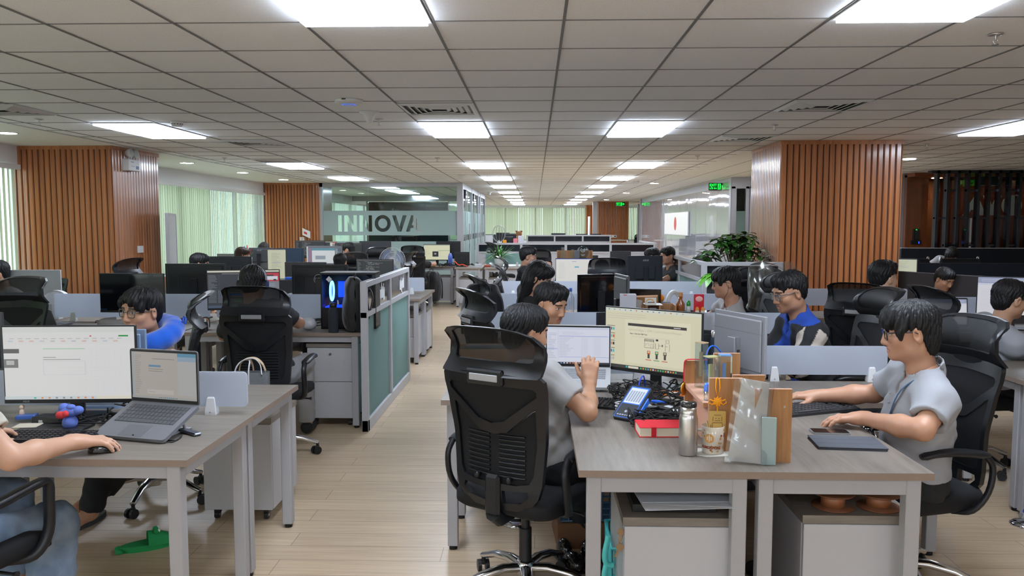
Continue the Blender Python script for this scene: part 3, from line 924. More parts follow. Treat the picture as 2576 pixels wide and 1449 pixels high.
def l_desk(label, y0, side):
 """L-shaped desk whose return reaches out at its far end; side -1: return to the left of the spine"""
 r = thing('corner_desk', label, 'desk', (0.75, y0, 0), 0, 'L-shaped desks right of the aisle')
 s = side
 poly = [(0, 0), (s * 0.6, 0), (s * 0.6, 0.80)]
 for k in range(1, 7):
  a = R(90 * k / 6)
  poly.append((s * (0.6 + 0.24 * (1 - math.cos(a))), 0.80 + 0.27 * math.sin(a)))
 poly += [(s * 1.2, 1.07), (s * 1.2, 1.595), (0, 1.595)]
 if s > 0: pass
 pl = poly if s > 0 else poly
 b = MB().mat(M['desk_top_y'])
 V, F = tri_region(pl if s < 0 else pl, [], 0.3)
 b.add([(u, v, 0.75) for u, v in V], F, False); b.add([(u, v, 0.7255) for u, v in V], [f[::-1] for f in F], False)
 b.mat(M['desk_edge'])
 nn = len(poly)
 for i in range(nn):
  (ax, ay), (bx, by) = poly[i], poly[(i + 1) % nn]
  q = [(ax, ay, 0.7255), (bx, by, 0.7255), (bx, by, 0.75), (ax, ay, 0.75)]
  if s < 0: q = q[::-1]
  b.quad(*q)
 b.build('desk_top', r)
 b = MB().mat(M['grey_steel'])
 X = lambda a, c: (min(s * a, s * c), max(s * a, s * c))
 for (a, c, p, q) in ((0.03, 0.55, 0.03, 0.055), (0.03, 0.055, 0.03, 1.56), (0.06, 1.15, 1.53, 1.555), (1.12, 1.145, 1.13, 1.53)):
  u = X(a, c); b.box(u[0], u[1], p, q, 0.665, 0.725)
 b.build('apron', r)
 for (a, c) in ((0.045, 0.05), (0.545, 0.05), (1.15, 1.12), (1.15, 1.53), (0.045, 1.53)):
  b = MB().mat(M['grey_steel']); b.box(s * a - 0.025, s * a + 0.025, c - 0.025, c + 0.025, 0.02, 0.725, 0.003)
  l = b.build('leg', r)
  b = MB().mat(M['rubber']); b.cyl((s * a, c, 0), (s * a, c, 0.022), 0.02, 10); b.build('foot', l)
 return r
def divider(label, x0, y0, x1, y1, z0=0.785, z1=0.94, clamps=(0.12, 0.88), mat='frost'):
 L = math.hypot(x1 - x0, y1 - y0)
 r = thing('desk_divider', label, 'desk divider', (x0, y0, 0.75), math.atan2(y1 - y0, x1 - x0), 'frosted desk dividers')
 b = MB().mat(M[mat])
 b.prism(rrect(0, L, z0 - 0.75, z1 - 0.75, 0.02), -0.005, 0.005, T=rotm(rx=PI / 2))
 b.build('panel', r)
 for c in clamps:
  b = MB().mat(M['white_pl'])
  u = c * L
  vs = []
  for (hw, d, z) in ((0.024, 0.020, 0), (0.024, 0.020, 0.012), (0.016, 0.013, 0.072), (0.012, 0.010, 0.078)):
   vs += [(u - hw, -d, z), (u + hw, -d, z), (u + hw, d, z), (u - hw, d, z)]
  fs = [(3, 2, 1, 0), (12, 13, 14, 15)]
  for k in range(3):
   for i in range(4): fs.append((k * 4 + i, k * 4 + (i + 1) % 4, k * 4 + 4 + (i + 1) % 4, k * 4 + 4 + i))
  b.add(vs, fs, False)
  b.mat(M['steel']); b.cyl((u, -0.021, 0.012), (u, -0.017, 0.014), 0.004, 8)
  b.build('clamp', r)
 return r
def pedestal(label, loc, rz, w=0.39, d=0.48, h=0.56, front='doors', top=True):
 r = thing('pedestal_cabinet', label, 'cabinet', loc, rz, 'mobile pedestal cabinets')
 b = MB().mat(M['white_lam'])
 b.box(-w / 2, w / 2, -d / 2 + 0.02, d / 2, 0.065, h - 0.03, 0.002)
 b.build('body', r)
 if top:
  b = MB().mat(M['desk_top']); b.box(-w / 2 - 0.004, w / 2 + 0.004, -d / 2 - 0.004, d / 2 + 0.004, h - 0.03, h); b.build('top', r)
 b = MB().mat(M['white_lam'])
 if front == 'doors':
  b.box(-w / 2 + 0.002, w / 2 - 0.002, -d / 2, -d / 2 + 0.018, 0.065, h - 0.034, 0.002); b.build('back_panel', r)
 else:
  zz = [0.065, 0.065 + (h - 0.1) * 0.52, h - 0.034]
  for i in range(2):
   b = MB().mat(M['white_lam']); b.box(-w / 2 + 0.002, w / 2 - 0.002, -d / 2, -d / 2 + 0.018, zz[i] + 0.002, zz[i + 1] - 0.002, 0.002)
   dr = b.build('drawer', r)
   if i: b = MB().mat(M['steel']); b.cyl((0, -d / 2 - 0.008, zz[2] - 0.05), (0, -d / 2, zz[2] - 0.05), 0.010, 12); b.build('lock', dr)
 for sx in (-1, 1):
  for sy in (-1, 1):
   x, y = sx * (w / 2 - 0.05), sy * (d / 2 - 0.06)
   b = MB().mat(M['black']); b.box(x - 0.014, x + 0.014, y - 0.018, y + 0.018, 0.03, 0.065)
   b.cyl((x - 0.011, y - 0.006, 0.022), (x + 0.011, y - 0.006, 0.022), 0.022, 12)
   b.mat(M['steel']); b.cyl((x - 0.0125, y - 0.006, 0.022), (x + 0.0125, y - 0.006, 0.022), 0.009, 8)
   b.build('caster', r)
 return r
desk('grey oak desk at the front left, under the laptop and the white-screen monitor', -2.64, -1.24, 2.74, 3.42)
desk('grey oak desk behind the low frosted divider at the front left', -2.64, -1.24, 3.42, 4.08)
desk('grey oak desk beyond the neck-pillow man, mostly hidden at the left edge', -4.06, -2.66, 3.42, 4.08)
divider('low frosted divider standing right of the tilted laptop', -2.62, 3.43, -1.27, 3.43)
desk('grey oak desk under the backpack and the blue-lit computer tower', -2.76, -1.34, 6.05, 6.72)
desk('grey oak desk behind the monitor showing the laptop maker badge, left of the partition', -2.76, -1.34, 6.72, 7.36)
desk('grey oak desk under the switched-off black monitor', -4.18, -2.78, 6.05, 6.72)
desk('grey oak desk behind the switched-off black monitor, by the wood pillar', -4.18, -2.78, 6.72, 7.36)
desk('grey oak desk at the left edge under the small dark notebook', -5.6, -4.2, 6.05, 6.72)
desk('grey oak desk at the left edge under the orange can', -5.6, -4.2, 6.72, 7.36)
divider('frosted divider behind the dark monitors on the second left island', -4.16, 6.73, -2.80, 6.73, 0.785, 0.99)
divider('frosted divider below the round badge monitor', -2.74, 6.73, -1.38, 6.73, 0.785, 0.99)
divider('pale frosted divider at the left edge, behind the small orange cup', -5.55, 6.73, -4.25, 6.73, 0.785, 1.0)
desk('grey oak desk right behind the white glazed partition', -2.7, -1.29, 8.87, 9.48)
desk('grey oak desk beyond the small divider behind the white partition', -2.7, -1.29, 9.48, 10.15)
divider('small frosted divider on the desk behind the white partition', -2.6, 9.48, -1.33, 9.48, 0.785, 0.95)
desk('grey oak desk under the red toy and the dark curved monitor, mid left', -4.15, -2.75, 8.87, 9.48)
desk('grey oak desk under the upright page monitor, mid left', -4.15, -2.75, 9.48, 10.15)
desk('grey oak desk near the whiteboard by the left pillar', -5.6, -4.2, 9.9, 10.5)
desk('grey oak desk in front of the window blinds, left part', -5.7, -4.3, 12.3, 12.95)
desk('grey oak desk in front of the window blinds, right part', -4.25, -2.85, 12.3, 12.95)
desk('grey oak desk under the code monitors near the second pillar', -4.25, -2.85, 14.6, 15.3)
desk('grey oak desk left of the wall-long blinds, far', -5.7, -4.3, 14.6, 15.3)
desk('grey oak desk under the yellow spreadsheet monitor', -2.55, -1.6, 15.7, 16.35)
desk('grey oak desk beside the aisle, end frame facing the camera, left one', -1.55, -1.02, 15.15, 16.6, group='end-on desks')
desk('grey oak desk under the leafy plant, end frame facing the camera', -0.98, -0.2, 15.15, 16.6, group='end-on desks')
desk('grey oak desk at the right edge with the cable riser at its foot', 2.62, 4.02, 3.76, 4.36)
desk('grey oak desk behind the right edge divider', 2.62, 4.02, 4.36, 4.95)
divider('frosted divider with a white clamp at the right edge of the photo', 2.70, 4.36, 3.95, 4.36, 0.78, 0.975, (0.05, 0.9))
desk('grey oak desk standing before the big right pillar', 2.35, 3.55, 7.15, 7.75)
desk('grey oak desk under the slim open notebook screen, right', 3.1, 4.5, 6.2, 6.8)
divider('long grey divider before the foot of the big right pillar', 2.3, 7.78, 3.6, 7.78, 0.80, 0.965)
divider('frosted grey divider right of the pillar, behind the dark-haired man', 3.25, 6.85, 4.4, 6.85, 0.80, 0.97)
nm = ['front', 'second', 'third', 'fourth', 'fifth', 'sixth']
for k in range(4):
 y0 = 2.665 + 1.6 * k
 l_desk('L-shaped grey oak desk of the right island, aisle side, %s from the camera' % nm[k], y0, -1)
 l_desk('L-shaped grey oak desk of the right island, pillar side, %s from the camera' % nm[k], y0, 1)
 if k < 4:
  divider('frosted divider at the far edge of the %s desk on the pillar side' % nm[k], 0.98 if k else 1.20, y0 + 1.595, 1.88, y0 + 1.595, 0.785, 0.94)
  divider('frosted divider at the far edge of the %s desk on the aisle side' % nm[k], -0.38, y0 + 1.595, 0.68, y0 + 1.595, 0.785, 0.94)
desk('grey oak desk under the bright dashboard monitor, middle of the right island', 0.2, 1.6, 10.02, 10.68)
desk('grey oak desk before the two dark-shirted men beyond the dashboard monitor', 0.2, 1.6, 10.70, 11.4)
pedestal('white pedestal cabinet under the front desk, holding loose papers', (0.51, 2.98, 0), 0)
pedestal('white pedestal cabinet under the front desk, holding two brown spools', (1.15, 3.02, 0), 0)
pedestal('white pedestal cabinet carrying the grey tote bag, behind the left front desks', (-1.585, 4.32, 0), 0, 0.37, 0.44, 0.565)
pedestal('two-drawer white pedestal below the black backpack', (-1.60, 6.36, 0), 0, 0.37, 0.5, 0.66, 'drawers')
pedestal('white pedestal under the desk behind the glazed partition', (-1.55, 9.2, 0), 0, front='drawers')
pedestal('white pedestal under the far desk behind the glazed partition', (-1.55, 9.75, 0), PI / 2)
pedestal('white pedestal inside the left end-on desk frame by the aisle', (-1.285, 15.5, 0), 0, 0.36)
pedestal('white pedestal inside the end-on desk frame under the leafy plant', (-0.72, 15.5, 0), 0, 0.36)
pedestal('white pedestal beside the left end-on desk frame, seen from its side', (-1.85, 15.95, 0), PI / 2)
def partition(label, x0, y0, x1, y1, bays, h=1.155, top=0.19, lower='frost_green', th=0.05, name='office_partition'):
 L = math.hypot(x1 - x0, y1 - y0)
 r = thing(name, label, 'partition', (x0, y0, 0), math.atan2(y1 - y0, x1 - x0), 'white framed partitions')
 b = MB().mat(M['white_lam'])
 t = th / 2
 b.box(0, L, -t, t, h - 0.045, h, 0.003); b.box(0, L, -t, t, 0.0, 0.09, 0.003)
 b.box(0, L, -t * 0.9, t * 0.9, h - top - 0.085, h - top - 0.045)
 w = L / bays
 for i in range(bays + 1):
  u0 = max(0, i * w - 0.028); u1 = min(L, i * w + 0.028)
  if i == 0: u0, u1 = 0, 0.05
  if i == bays: u0, u1 = L - 0.05, L
  b.box(u0, u1, -t, t, 0, h - 0.04, 0.002)
 b.build('frame', r)
 for i in range(bays):
  g = MB().mat(M['dark_glass']); g.box(i * w + 0.03, (i + 1) * w - 0.03, -0.008, 0.008, h - top - 0.045, h - 0.045); g.build('dark_pane', r)
  g = MB().mat(M[lower]); g.box(i * w + 0.03, (i + 1) * w - 0.03, -0.006, 0.006, 0.09, h - top - 0.085); g.build('lower_pane', r)
 return r
P1 = partition('tall white framed partition with frosted panes standing by the aisle, nearest of all', -1.30, 8.0, -1.30, 5.95, 2)
partition('white partition with a black band in front of the plant beside the big right pillar', 1.88, 9.0, 2.77, 9.0, 1, 1.165, 0.15, 'white_lam')
partition('white partition with glazed top running back from the plant partition', 1.91, 12.0, 1.91, 9.05, 2, 1.165, 0.15)
partition('long white partition with black band across the aisle, in front of the farther one', -1.4, 19.0, 2.85, 19.0, 4, 1.14, 0.16, 'white_lam')
partition('white partition turning back at the right end of the long banded one', 2.87, 22.0, 2.87, 19.05, 3, 1.14, 0.16, 'white_lam')
partition('farthest white partition with three dark bands before the end wall', -0.3, 27.0, 2.55, 27.0, 3, 1.22, 0.17, 'white_lam')
for q, (u, n) in enumerate(((6.42, 4), (7.5, 3))):
 b = MB().mat(M['matte'], srgb(236, 238, 240))  # white strips clustered like a skyline on the dark pane
 for i in range(n):
  yy = u + 0.085 * i
  z = 1.0 + (0.012, 0.0, 0.02, 0.008)[i]
  b.box(-1.2905, -1.2885, yy, yy + 0.07, z - 0.05 - 0.012 * (i % 2), z + 0.045)
  b.box(-1.2905, -1.2885, yy + 0.02, yy + 0.04, z + 0.03, z + 0.08)
 b.box(-1.2905, -1.2885, u + 0.13, u + 0.155, 0.9, 0.97)
 tag(b.build('white_strip'), 'cluster of white strips on the %s dark pane of the aisle partition' % ('nearer' if q == 0 else 'farther'), 'paper', 'white strips')
M['navy'] = pmat('dark_navy_fabric', srgb(22, 27, 36), 0.9, bump=0.2, bscale=500)
M['char'] = pmat('charcoal_brown_fabric', srgb(58, 54, 55), 0.9, bump=0.2, bscale=500)
def cubicle(label, x0, y0, x1, y1, h, mat='navy', cap=True):
 L = math.hypot(x1 - x0, y1 - y0)
 r = thing('cubicle_partition', label, 'cubicle partition', (x0, y0, 0), math.atan2(y1 - y0, x1 - x0), 'dark cubicle panels')
 b = MB().mat(M[mat]); b.box(0, L, -0.025, 0.025, 0.0, h - 0.012, 0.006); b.build('panel', r)
 if cap: b = MB().mat(M['alu']); b.box(0.0, L, -0.027, 0.027, h - 0.012, h, 0.003); b.build('top_cap', r)
 return r
cubicle('long dark cubicle panel before the reception posts', 5.7, 12.6, 8.6, 12.6, 1.22)
cubicle('dark cubicle panel left of the padded chairs, touching the pillar edge', 4.55, 10.4, 4.95, 10.4, 1.16, cap=False)
cubicle('wide dark cubicle panel in the middle of the right cubicles', 4.95, 10.4, 7.2, 10.4, 1.1, cap=False)
cubicle('tall dark cubicle panel at the right edge of the photo', 6.0, 9.6, 6.9, 9.6, 1.23)
cubicle('charcoal brown cubicle panel nearest the pillar, set at a slant', 4.15, 9.4, 4.72, 8.3, 1.06, 'char', False)
cubicle('charcoal cubicle panel right of the brown one, under a yellow note', 4.70, 8.20, 5.6, 8.05, 1.02, 'char')
cubicle('dark cubicle panel with a grey cap behind the far right man', 5.1, 7.6, 6.4, 7.6, 1.05)
def back_y(v):
 ks = ((0.44, -0.205), (0.52, -0.225), (0.62, -0.222), (0.74, -0.222), (0.86, -0.245), (0.98, -0.275), (1.02, -0.29))
 if v <= ks[0][0]: return ks[0][1]
 for (a, p), (c, q) in zip(ks, ks[1:]):
  if v <= c:
   t = (v - a) / (c - a); t = t * t * (3 - 2 * t) * 0.5 + t * 0.5
   return p + (q - p) * t
 return ks[-1][1]
def head_pt(s):
 ks = [(-0.295, 1.005), (-0.262, 1.045), (-0.238, 1.09), (-0.246, 1.135), (-0.285, 1.175), (-0.335, 1.20)]
 x = s * (len(ks) - 1); i = min(int(x), len(ks) - 2); t = x - i
 g = lambda k: ks[max(0, min(len(ks) - 1, k))]
 out = []
 for c in (0, 1):
  p0, p1, p2, p3 = g(i - 1)[c], g(i)[c], g(i + 1)[c], g(i + 2)[c]
  out.append(0.5 * (2 * p1 + (p2 - p0) * t + (2 * p0 - 5 * p1 + 4 * p2 - p3) * t * t + (3 * p1 - p0 - 3 * p2 + p3) * t ** 3))
 return out
def make_chair(label, headrest=True, arms=True, base='chrome', loop=False):
 r = thing('task_chair', label, 'chair', (0, 0, 0), 0, 'black mesh task chairs')
 b = MB().mat(M['chrome'] if base == 'chrome' else M['black'])
 b.lathe([(0.0, 0.085), (0.034, 0.085), (0.040, 0.10), (0.040, 0.145), (0.033, 0.16), (0.0, 0.16)], 16)
 for k in range(5):
  a = 2 * PI * k / 5 + 0.3
  ca, sa = math.cos(a), math.sin(a)
  pts = [(0.02, 0.128), (0.10, 0.135), (0.20, 0.118), (0.275, 0.088), (0.305, 0.078)]
  b.tube([(q * ca, q * sa, z) for q, z in pts], [0.026, 0.025, 0.022, 0.019, 0.017], 10, flat=0.75)
 b.build('star_base', r)
 for k in range(5):
  a = 2 * PI * k / 5 + 0.3
  T = xf((0.30 * math.cos(a), 0.30 * math.sin(a), 0), rz=a + 0.7 + k)
  b = MB().mat(M['black']); b.T = T
  b.cyl((0, 0, 0.045), (0, 0, 0.075), 0.010, 8)
  b.box(-0.02, 0.012, -0.012, 0.012, 0.035, 0.058, 0.006)
  for s in (-1, 1):
   b.tube([(-0.012, s * 0.010, 0.027), (-0.012, s * 0.026, 0.027)], 0.027, 14)
  b.build('caster', r)
 b = MB().mat(M['black']); b.cyl((0, 0, 0.14), (0, 0, 0.30), 0.027, 14); b.cyl((0, 0, 0.30), (0, 0, 0.40), 0.018, 14)
 b.build('gas_lift', r)
 b = MB().mat(M['black']); b.box(-0.09, 0.09, -0.13, 0.10, 0.385, 0.425, 0.012); b.tube([(0.08, 0.02, 0.405), (0.25, 0.03, 0.40), (0.27, 0.03, 0.40)], [0.006, 0.006, 0.012], 8)
 b.build('tilt_mechanism', r)
 b = MB().mat(M['fabric_black'])
 out = rrect(-0.245, 0.245, -0.22, 0.255, 0.09, 5)
 lv = [(0.93, 0.425), (1.0, 0.44), (1.0, 0.475), (0.965, 0.495), (0.80, 0.503)]
 vs, fs = [], []
 n = len(out)
 for sc, z in lv:
  for (x, y) in out:
   wf = -0.03 * max(0, (y - 0.15) / 0.1) ** 2
   vs.append((x * sc, 0.015 + (y - 0.015) * sc, z + wf))
 for i in range(len(lv) - 1):
  for k in range(n): fs.append((i * n + k, i * n + (k + 1) % n, (i + 1) * n + (k + 1) % n, (i + 1) * n + k))
 fs.append(tuple(range(n))[::-1]); fs.append(tuple(range((len(lv) - 1) * n, len(lv) * n)))
 b.add(vs, fs, True); b.build('seat', r)
 bm = lambda th: (lambda u, v, w: (u, back_y(v) + 0.85 * u * u - w, v))
 outer = [(-0.10, 0.455), (0.10, 0.455), (0.155, 0.475), (0.19, 0.515), (0.205, 0.57), (0.215, 0.70), (0.228, 0.85), (0.238, 0.955), (0.236, 0.99), (0.222, 1.008),
   (0.10, 1.015), (-0.10, 1.015), (-0.222, 1.008), (-0.236, 0.99), (-0.238, 0.955), (-0.228, 0.85), (-0.215, 0.70), (-0.205, 0.57), (-0.19, 0.515), (-0.155, 0.475)]
 up = [(-0.19, 0.962), (-0.205, 0.95), (-0.203, 0.93), (-0.06, 0.822), (0.0, 0.808), (0.06, 0.822), (0.203, 0.93), (0.205, 0.95), (0.19, 0.962), (0, 0.97)]
 low = [(-0.192, 0.875), (-0.185, 0.72), (-0.172, 0.605), (-0.155, 0.575), (-0.10, 0.565), (0.10, 0.565), (0.155, 0.575), (0.172, 0.605), (0.185, 0.72), (0.192, 0.875), (0.17, 0.865), (0.065, 0.775), (0.0, 0.762), (-0.065, 0.775), (-0.17, 0.865)]
 sl = [(-0.15, 0.545), (-0.155, 0.525), (-0.12, 0.493), (-0.04, 0.483), (-0.04, 0.538)]
 sr = [(-x, z) for x, z in sl][::-1]
 b = MB().mat(M['frame_black'])
 b.plate(outer, [up, low, sl, sr], bm(0), 0.022, 0.035)
 b.box(-0.035, 0.035, -0.262, -0.232, 0.43, 0.60, 0.012)
 b.tube([(0, -0.12, 0.40), (0, -0.20, 0.405), (0, -0.245, 0.44)], [0.03, 0.034, 0.034], 10)
 b.build('back_frame', r)
 b = MB().mat(M['fabric_black'])
 f2 = lambda u, v, w: (u, back_y(v) + 0.85 * u * u - 0.004 - w, v)
 b.plate([(x * 1.02, z) for x, z in up], [], f2, 0.004, 0.04)
 b.plate([(x * 1.02, z) for x, z in low], [], f2, 0.004, 0.04)
 b.build('back_mesh', r)
 b = MB().mat(M['frame_black'])
 for k in range(10):
  v = 0.592 + 0.0185 * k
  for s in (-1, 1):
   u0, u1 = 0.022, 0.135
   pts = [(s * (u0 + (u1 - u0) * q / 3), back_y(v) + 0.85 * (u0 + (u1 - u0) * q / 3) ** 2 - 0.012, v) for q in range(4)]
   b.tube(pts, 0.0045, 5)
 for s in (-1, 1): b.sphere((s * 0.075, back_y(0.575) - 0.022, 0.585), 0.014, 8, 6)
 b.build('lumbar_pad', r)
 if headrest:
  hf = lambda u, v, w: (lambda p: (u * (1.0 - 0.06 * v), p[0] + 0.75 * u * u - w, p[1] - 0.02 * (abs(u) / 0.2) ** 3 * v))(head_pt(v))
  ho = [(-0.222, 0.0), (0.222, 0.0), (0.23, 0.06), (0.228, 0.6), (0.215, 0.88), (0.17, 0.99), (0.0, 1.0), (-0.17, 0.99), (-0.215, 0.88), (-0.228, 0.6), (-0.23, 0.06)]
  hh = [(-0.185, 0.30), (-0.165, 0.26), (0.165, 0.26), (0.185, 0.30), (0.195, 0.62), (0.18, 0.82), (0.14, 0.88), (-0.14, 0.88), (-0.18, 0.82), (-0.195, 0.62)]
  b = MB().mat(M['frame_black'])
  sc = 4.0
  st = lambda L: [(x * 1.0, v * 0.24) for x, v in L]
  b.plate(st(ho), [st(hh)], lambda u, v, w: hf(u, v / 0.24, w), 0.020, 0.03)
  b.box(-0.085, 0.085, -0.312, -0.280, 0.968, 1.03, 0.008)
  o = b.build('headrest', r)
  b = MB().mat(M['mesh_open']); b.plate(st([(x * 1.03, v) for x, v in hh]), [], lambda u, v, w: hf(u, v / 0.24, w + 0.008), 0.002, 0.03); b.build('headrest_mesh', o)
  b = MB().mat(M['alu']); b.box(-0.066, 0.066, -0.317, -0.311, 0.985, 1.012, 0.002); b.build('metal_badge', o)
 if arms:
  for s in (-1, 1):
   b = MB().mat(M['frame_black'])
   if loop:
    b.tube(spline([(s * 0.24, -0.24, 0.60), (s * 0.275, -0.16, 0.650), (s * 0.28, 0.0, 0.675), (s * 0.28, 0.13, 0.690), (s * 0.278, 0.165, 0.675), (s * 0.275, 0.17, 0.62), (s * 0.27, 0.165, 0.50), (s * 0.25, 0.12, 0.43), (s * 0.18, 0.08, 0.42)], 4), [0.016] * 3 + [0.026] * 10 + [0.020] * 20, 10, flat=0.7)
    b.build('armrest', r); continue
   b.tube(spline([(s * 0.20, -0.06, 0.42), (s * 0.262, -0.10, 0.44), (s * 0.285, -0.15, 0.52), (s * 0.285, -0.165, 0.62), (s * 0.282, -0.13, 0.675)], 4), 0.018, 8, flat=0.7)
   b.tube(spline([(s * 0.282, -0.14, 0.672), (s * 0.280, -0.02, 0.688), (s * 0.272, 0.08, 0.690), (s * 0.255, 0.145, 0.672)], 4), [0.02] + [0.03] * 8 + [0.028] * 3 + [0.018], 10, flat=0.55)
   b.build('armrest', r)
 return r
CH = {}
def chair(label, x, y, deg, kind='full', z=0.0):
 """deg: 0 faces away from the camera (+Y), -90 faces right, 90 left"""
 if kind not in CH:
  CH[kind] = make_chair(label, kind == 'full', loop=(kind == 'loop'))
  o = CH[kind]
 else: o = copy_tree(CH[kind]); o['label'] = label
 o.location = (x, y, z)
 o.rotation_euler = (0, 0, R(deg))
 return o
chair('black mesh chair in the front, silver badge, seen from behind under the white-shirted man', -0.04, 3.30, -31)
chair('tall black mesh chair under the man in glasses and white polo at the right', 1.60, 3.40, 104)
chair('black mesh chair behind the man leaning over the front laptop', -0.15, 5.0, -62)
chair('black mesh chair behind the man in black and white jacket', 1.88, 4.95, 96)
chair('black mesh chair of the bespectacled man by the brown shelf', 1.72, 6.52, 96)
chair('black mesh chair with the black backpack on its back', -0.22, 6.35, -70)
chair('empty black mesh chair with hooked headrest beside the aisle, before the leafy plant', -0.11, 7.98, -88)
chair('black mesh chair with hooked headrest behind the man in a black shirt, right island', -0.13, 9.72, -88)
chair('black mesh chair seen from behind at the dashboard monitor, only hair above it', 0.86, 9.62, -4)
chair('black mesh chair of the grey-shirted man beyond the maker-badge monitor', 2.12, 11.05, 112)
chair('low black chair back above the bottles on the brown shelf', 1.85, 8.1, 140, 'low')
chair('black mesh chair of the man in a white shirt in front of the big pillar', 2.36, 5.62, -42)
chair('black mesh chair of the white-shirted man at the right edge', 2.80, 5.2, -84)
chair('black mesh chair in the left middle, seen from behind with a man in headphones', -1.80, 5.30, -2)
chair('black mesh chair behind the man with the blue neck pillow', -2.20, 4.44, 113)
chair('black mesh chair at the left bottom corner under the person in jeans', -2.03, 2.60, -13, 'loop')
chair('black mesh chair of the person with the yellow spreadsheet, beyond the partition', -2.28, 14.9, 2)
chair('black chair curving up at the left edge, behind the dark notebook', -3.88, 5.55, 170)
chair('black chair by the foot of the left wood pillar', -5.25, 8.1, 170, 'low')
chair('black chair behind the white-hooded man, left of the dark monitors', -3.75, 8.2, 155, 'low')
chair('black chair curving beside the whiteboard', -5.0, 9.2, 80)
chair('black chair in front of the sunlit blinds', -4.55, 11.75, 0, 'low')
chair('black chair behind the upright page monitor', -3.35, 10.7, 180, 'low')
chair('black chair with hair above it, beside the electric fan', -2.55, 10.75, 178)
chair('black chair between the code monitors and the fan', -2.72, 13.4, 175)
chair('black chair peeking over the tower with blue light', -2.0, 8.0, 180, 'low')
chair('black chair beside the standing fan, slim side view', -2.05, 11.4, 80)
chair('black chair top before the etched glass', -3.3, 16.9, 180, 'low')
chair('black chair in the dark cubicles behind the long navy panel', 7.4, 11.6, 180, 'low')
chair('black mesh chair behind the leafy floor plant, far', -0.75, 17.6, -60)
chair('black mesh chair just past the long banded partition, beside the plant', 0.05, 12.9, -5)
chair('black chair in front of the far blinds, right of the far wooden column', 4.0, 31.0, 160)
for i, (x, y, d) in enumerate(((-1.75, 29.0, 90), (-0.9, 31.0, 180), (0.35, 30.2, 175), (0.95, 30.6, 170), (1.55, 30.0, 185), (2.1, 30.7, 180), (0.0, 33.0, 180), (1.2, 33.6, 180))):
 chair(['far black chair at the left end before the end wall', 'far black chair beside the teddy bear', 'far black chair above the farthest partition, first from its left',
  'far black chair above the farthest partition, second from its left', 'far black chair above the farthest partition, third from its left', 'far black chair above the farthest partition, by the white post',
  'very far black chair before the pale blinds, left one', 'very far black chair before the pale blinds, right one'][i], x, y, d, 'low')
def padded_chair(label, x, y, deg):
 r = thing('padded_chair', label, 'chair', (x, y, 0), R(deg), 'padded chairs in the cubicles')
 b = MB().mat(M['black'])
 b.sheet(lambda u, v: ((u - 0.5) * 0.5, -0.22 - 0.05 * math.sin(PI * v), 0.55 + v * 0.55), 8, 8)
 b.sheet(lambda u, v: ((u - 0.5) * 0.5, -0.17 + 0.03 * math.sin(PI * v) * math.sin(PI * u), 0.55 + v * 0.55), 8, 8, flip=True)
 b.box(-0.25, 0.25, -0.225, -0.165, 1.085, 1.115, 0.012); b.box(-0.25, 0.25, -0.225, -0.165, 0.54, 0.56, 0.008)
 for s in (-1, 1): b.box(s * 0.25 - 0.012, s * 0.25 + 0.012, -0.225, -0.165, 0.54, 1.11, 0.008)
 b.build('backrest', r)
 b = MB().mat(M['black']); b.box(-0.25, 0.25, -0.2, 0.25, 0.42, 0.50, 0.03); b.build('seat', r)
 for s in (-1, 1):
  b = MB().mat(M['chrome'])
  b.tube(spline([(s * 0.27, 0.22, 0.02), (s * 0.27, 0.20, 0.45), (s * 0.275, -0.1, 0.64), (s * 0.27, -0.2, 0.75), (s * 0.265, -0.21, 1.10), (s * 0.24, -0.21, 1.125)], 5), 0.012, 8)
  b.tube([(s * 0.27, 0.22, 0.012), (s * 0.27, -0.22, 0.012)], 0.012, 8)
  b.build('tube_frame', r)
 return r
padded_chair('padded black chair with a chrome edge, left one above the wide cubicle panel', 5.15, 10.9, 180)
padded_chair('padded black chair with a chrome edge, right one above the wide cubicle panel', 5.88, 11.0, 180)
padded_chair('padded black chair standing high before the reception posts', 6.75, 13.2, 180)
padded_chair('padded chair with bright chrome arm at the right edge', 6.05, 9.0, 150)
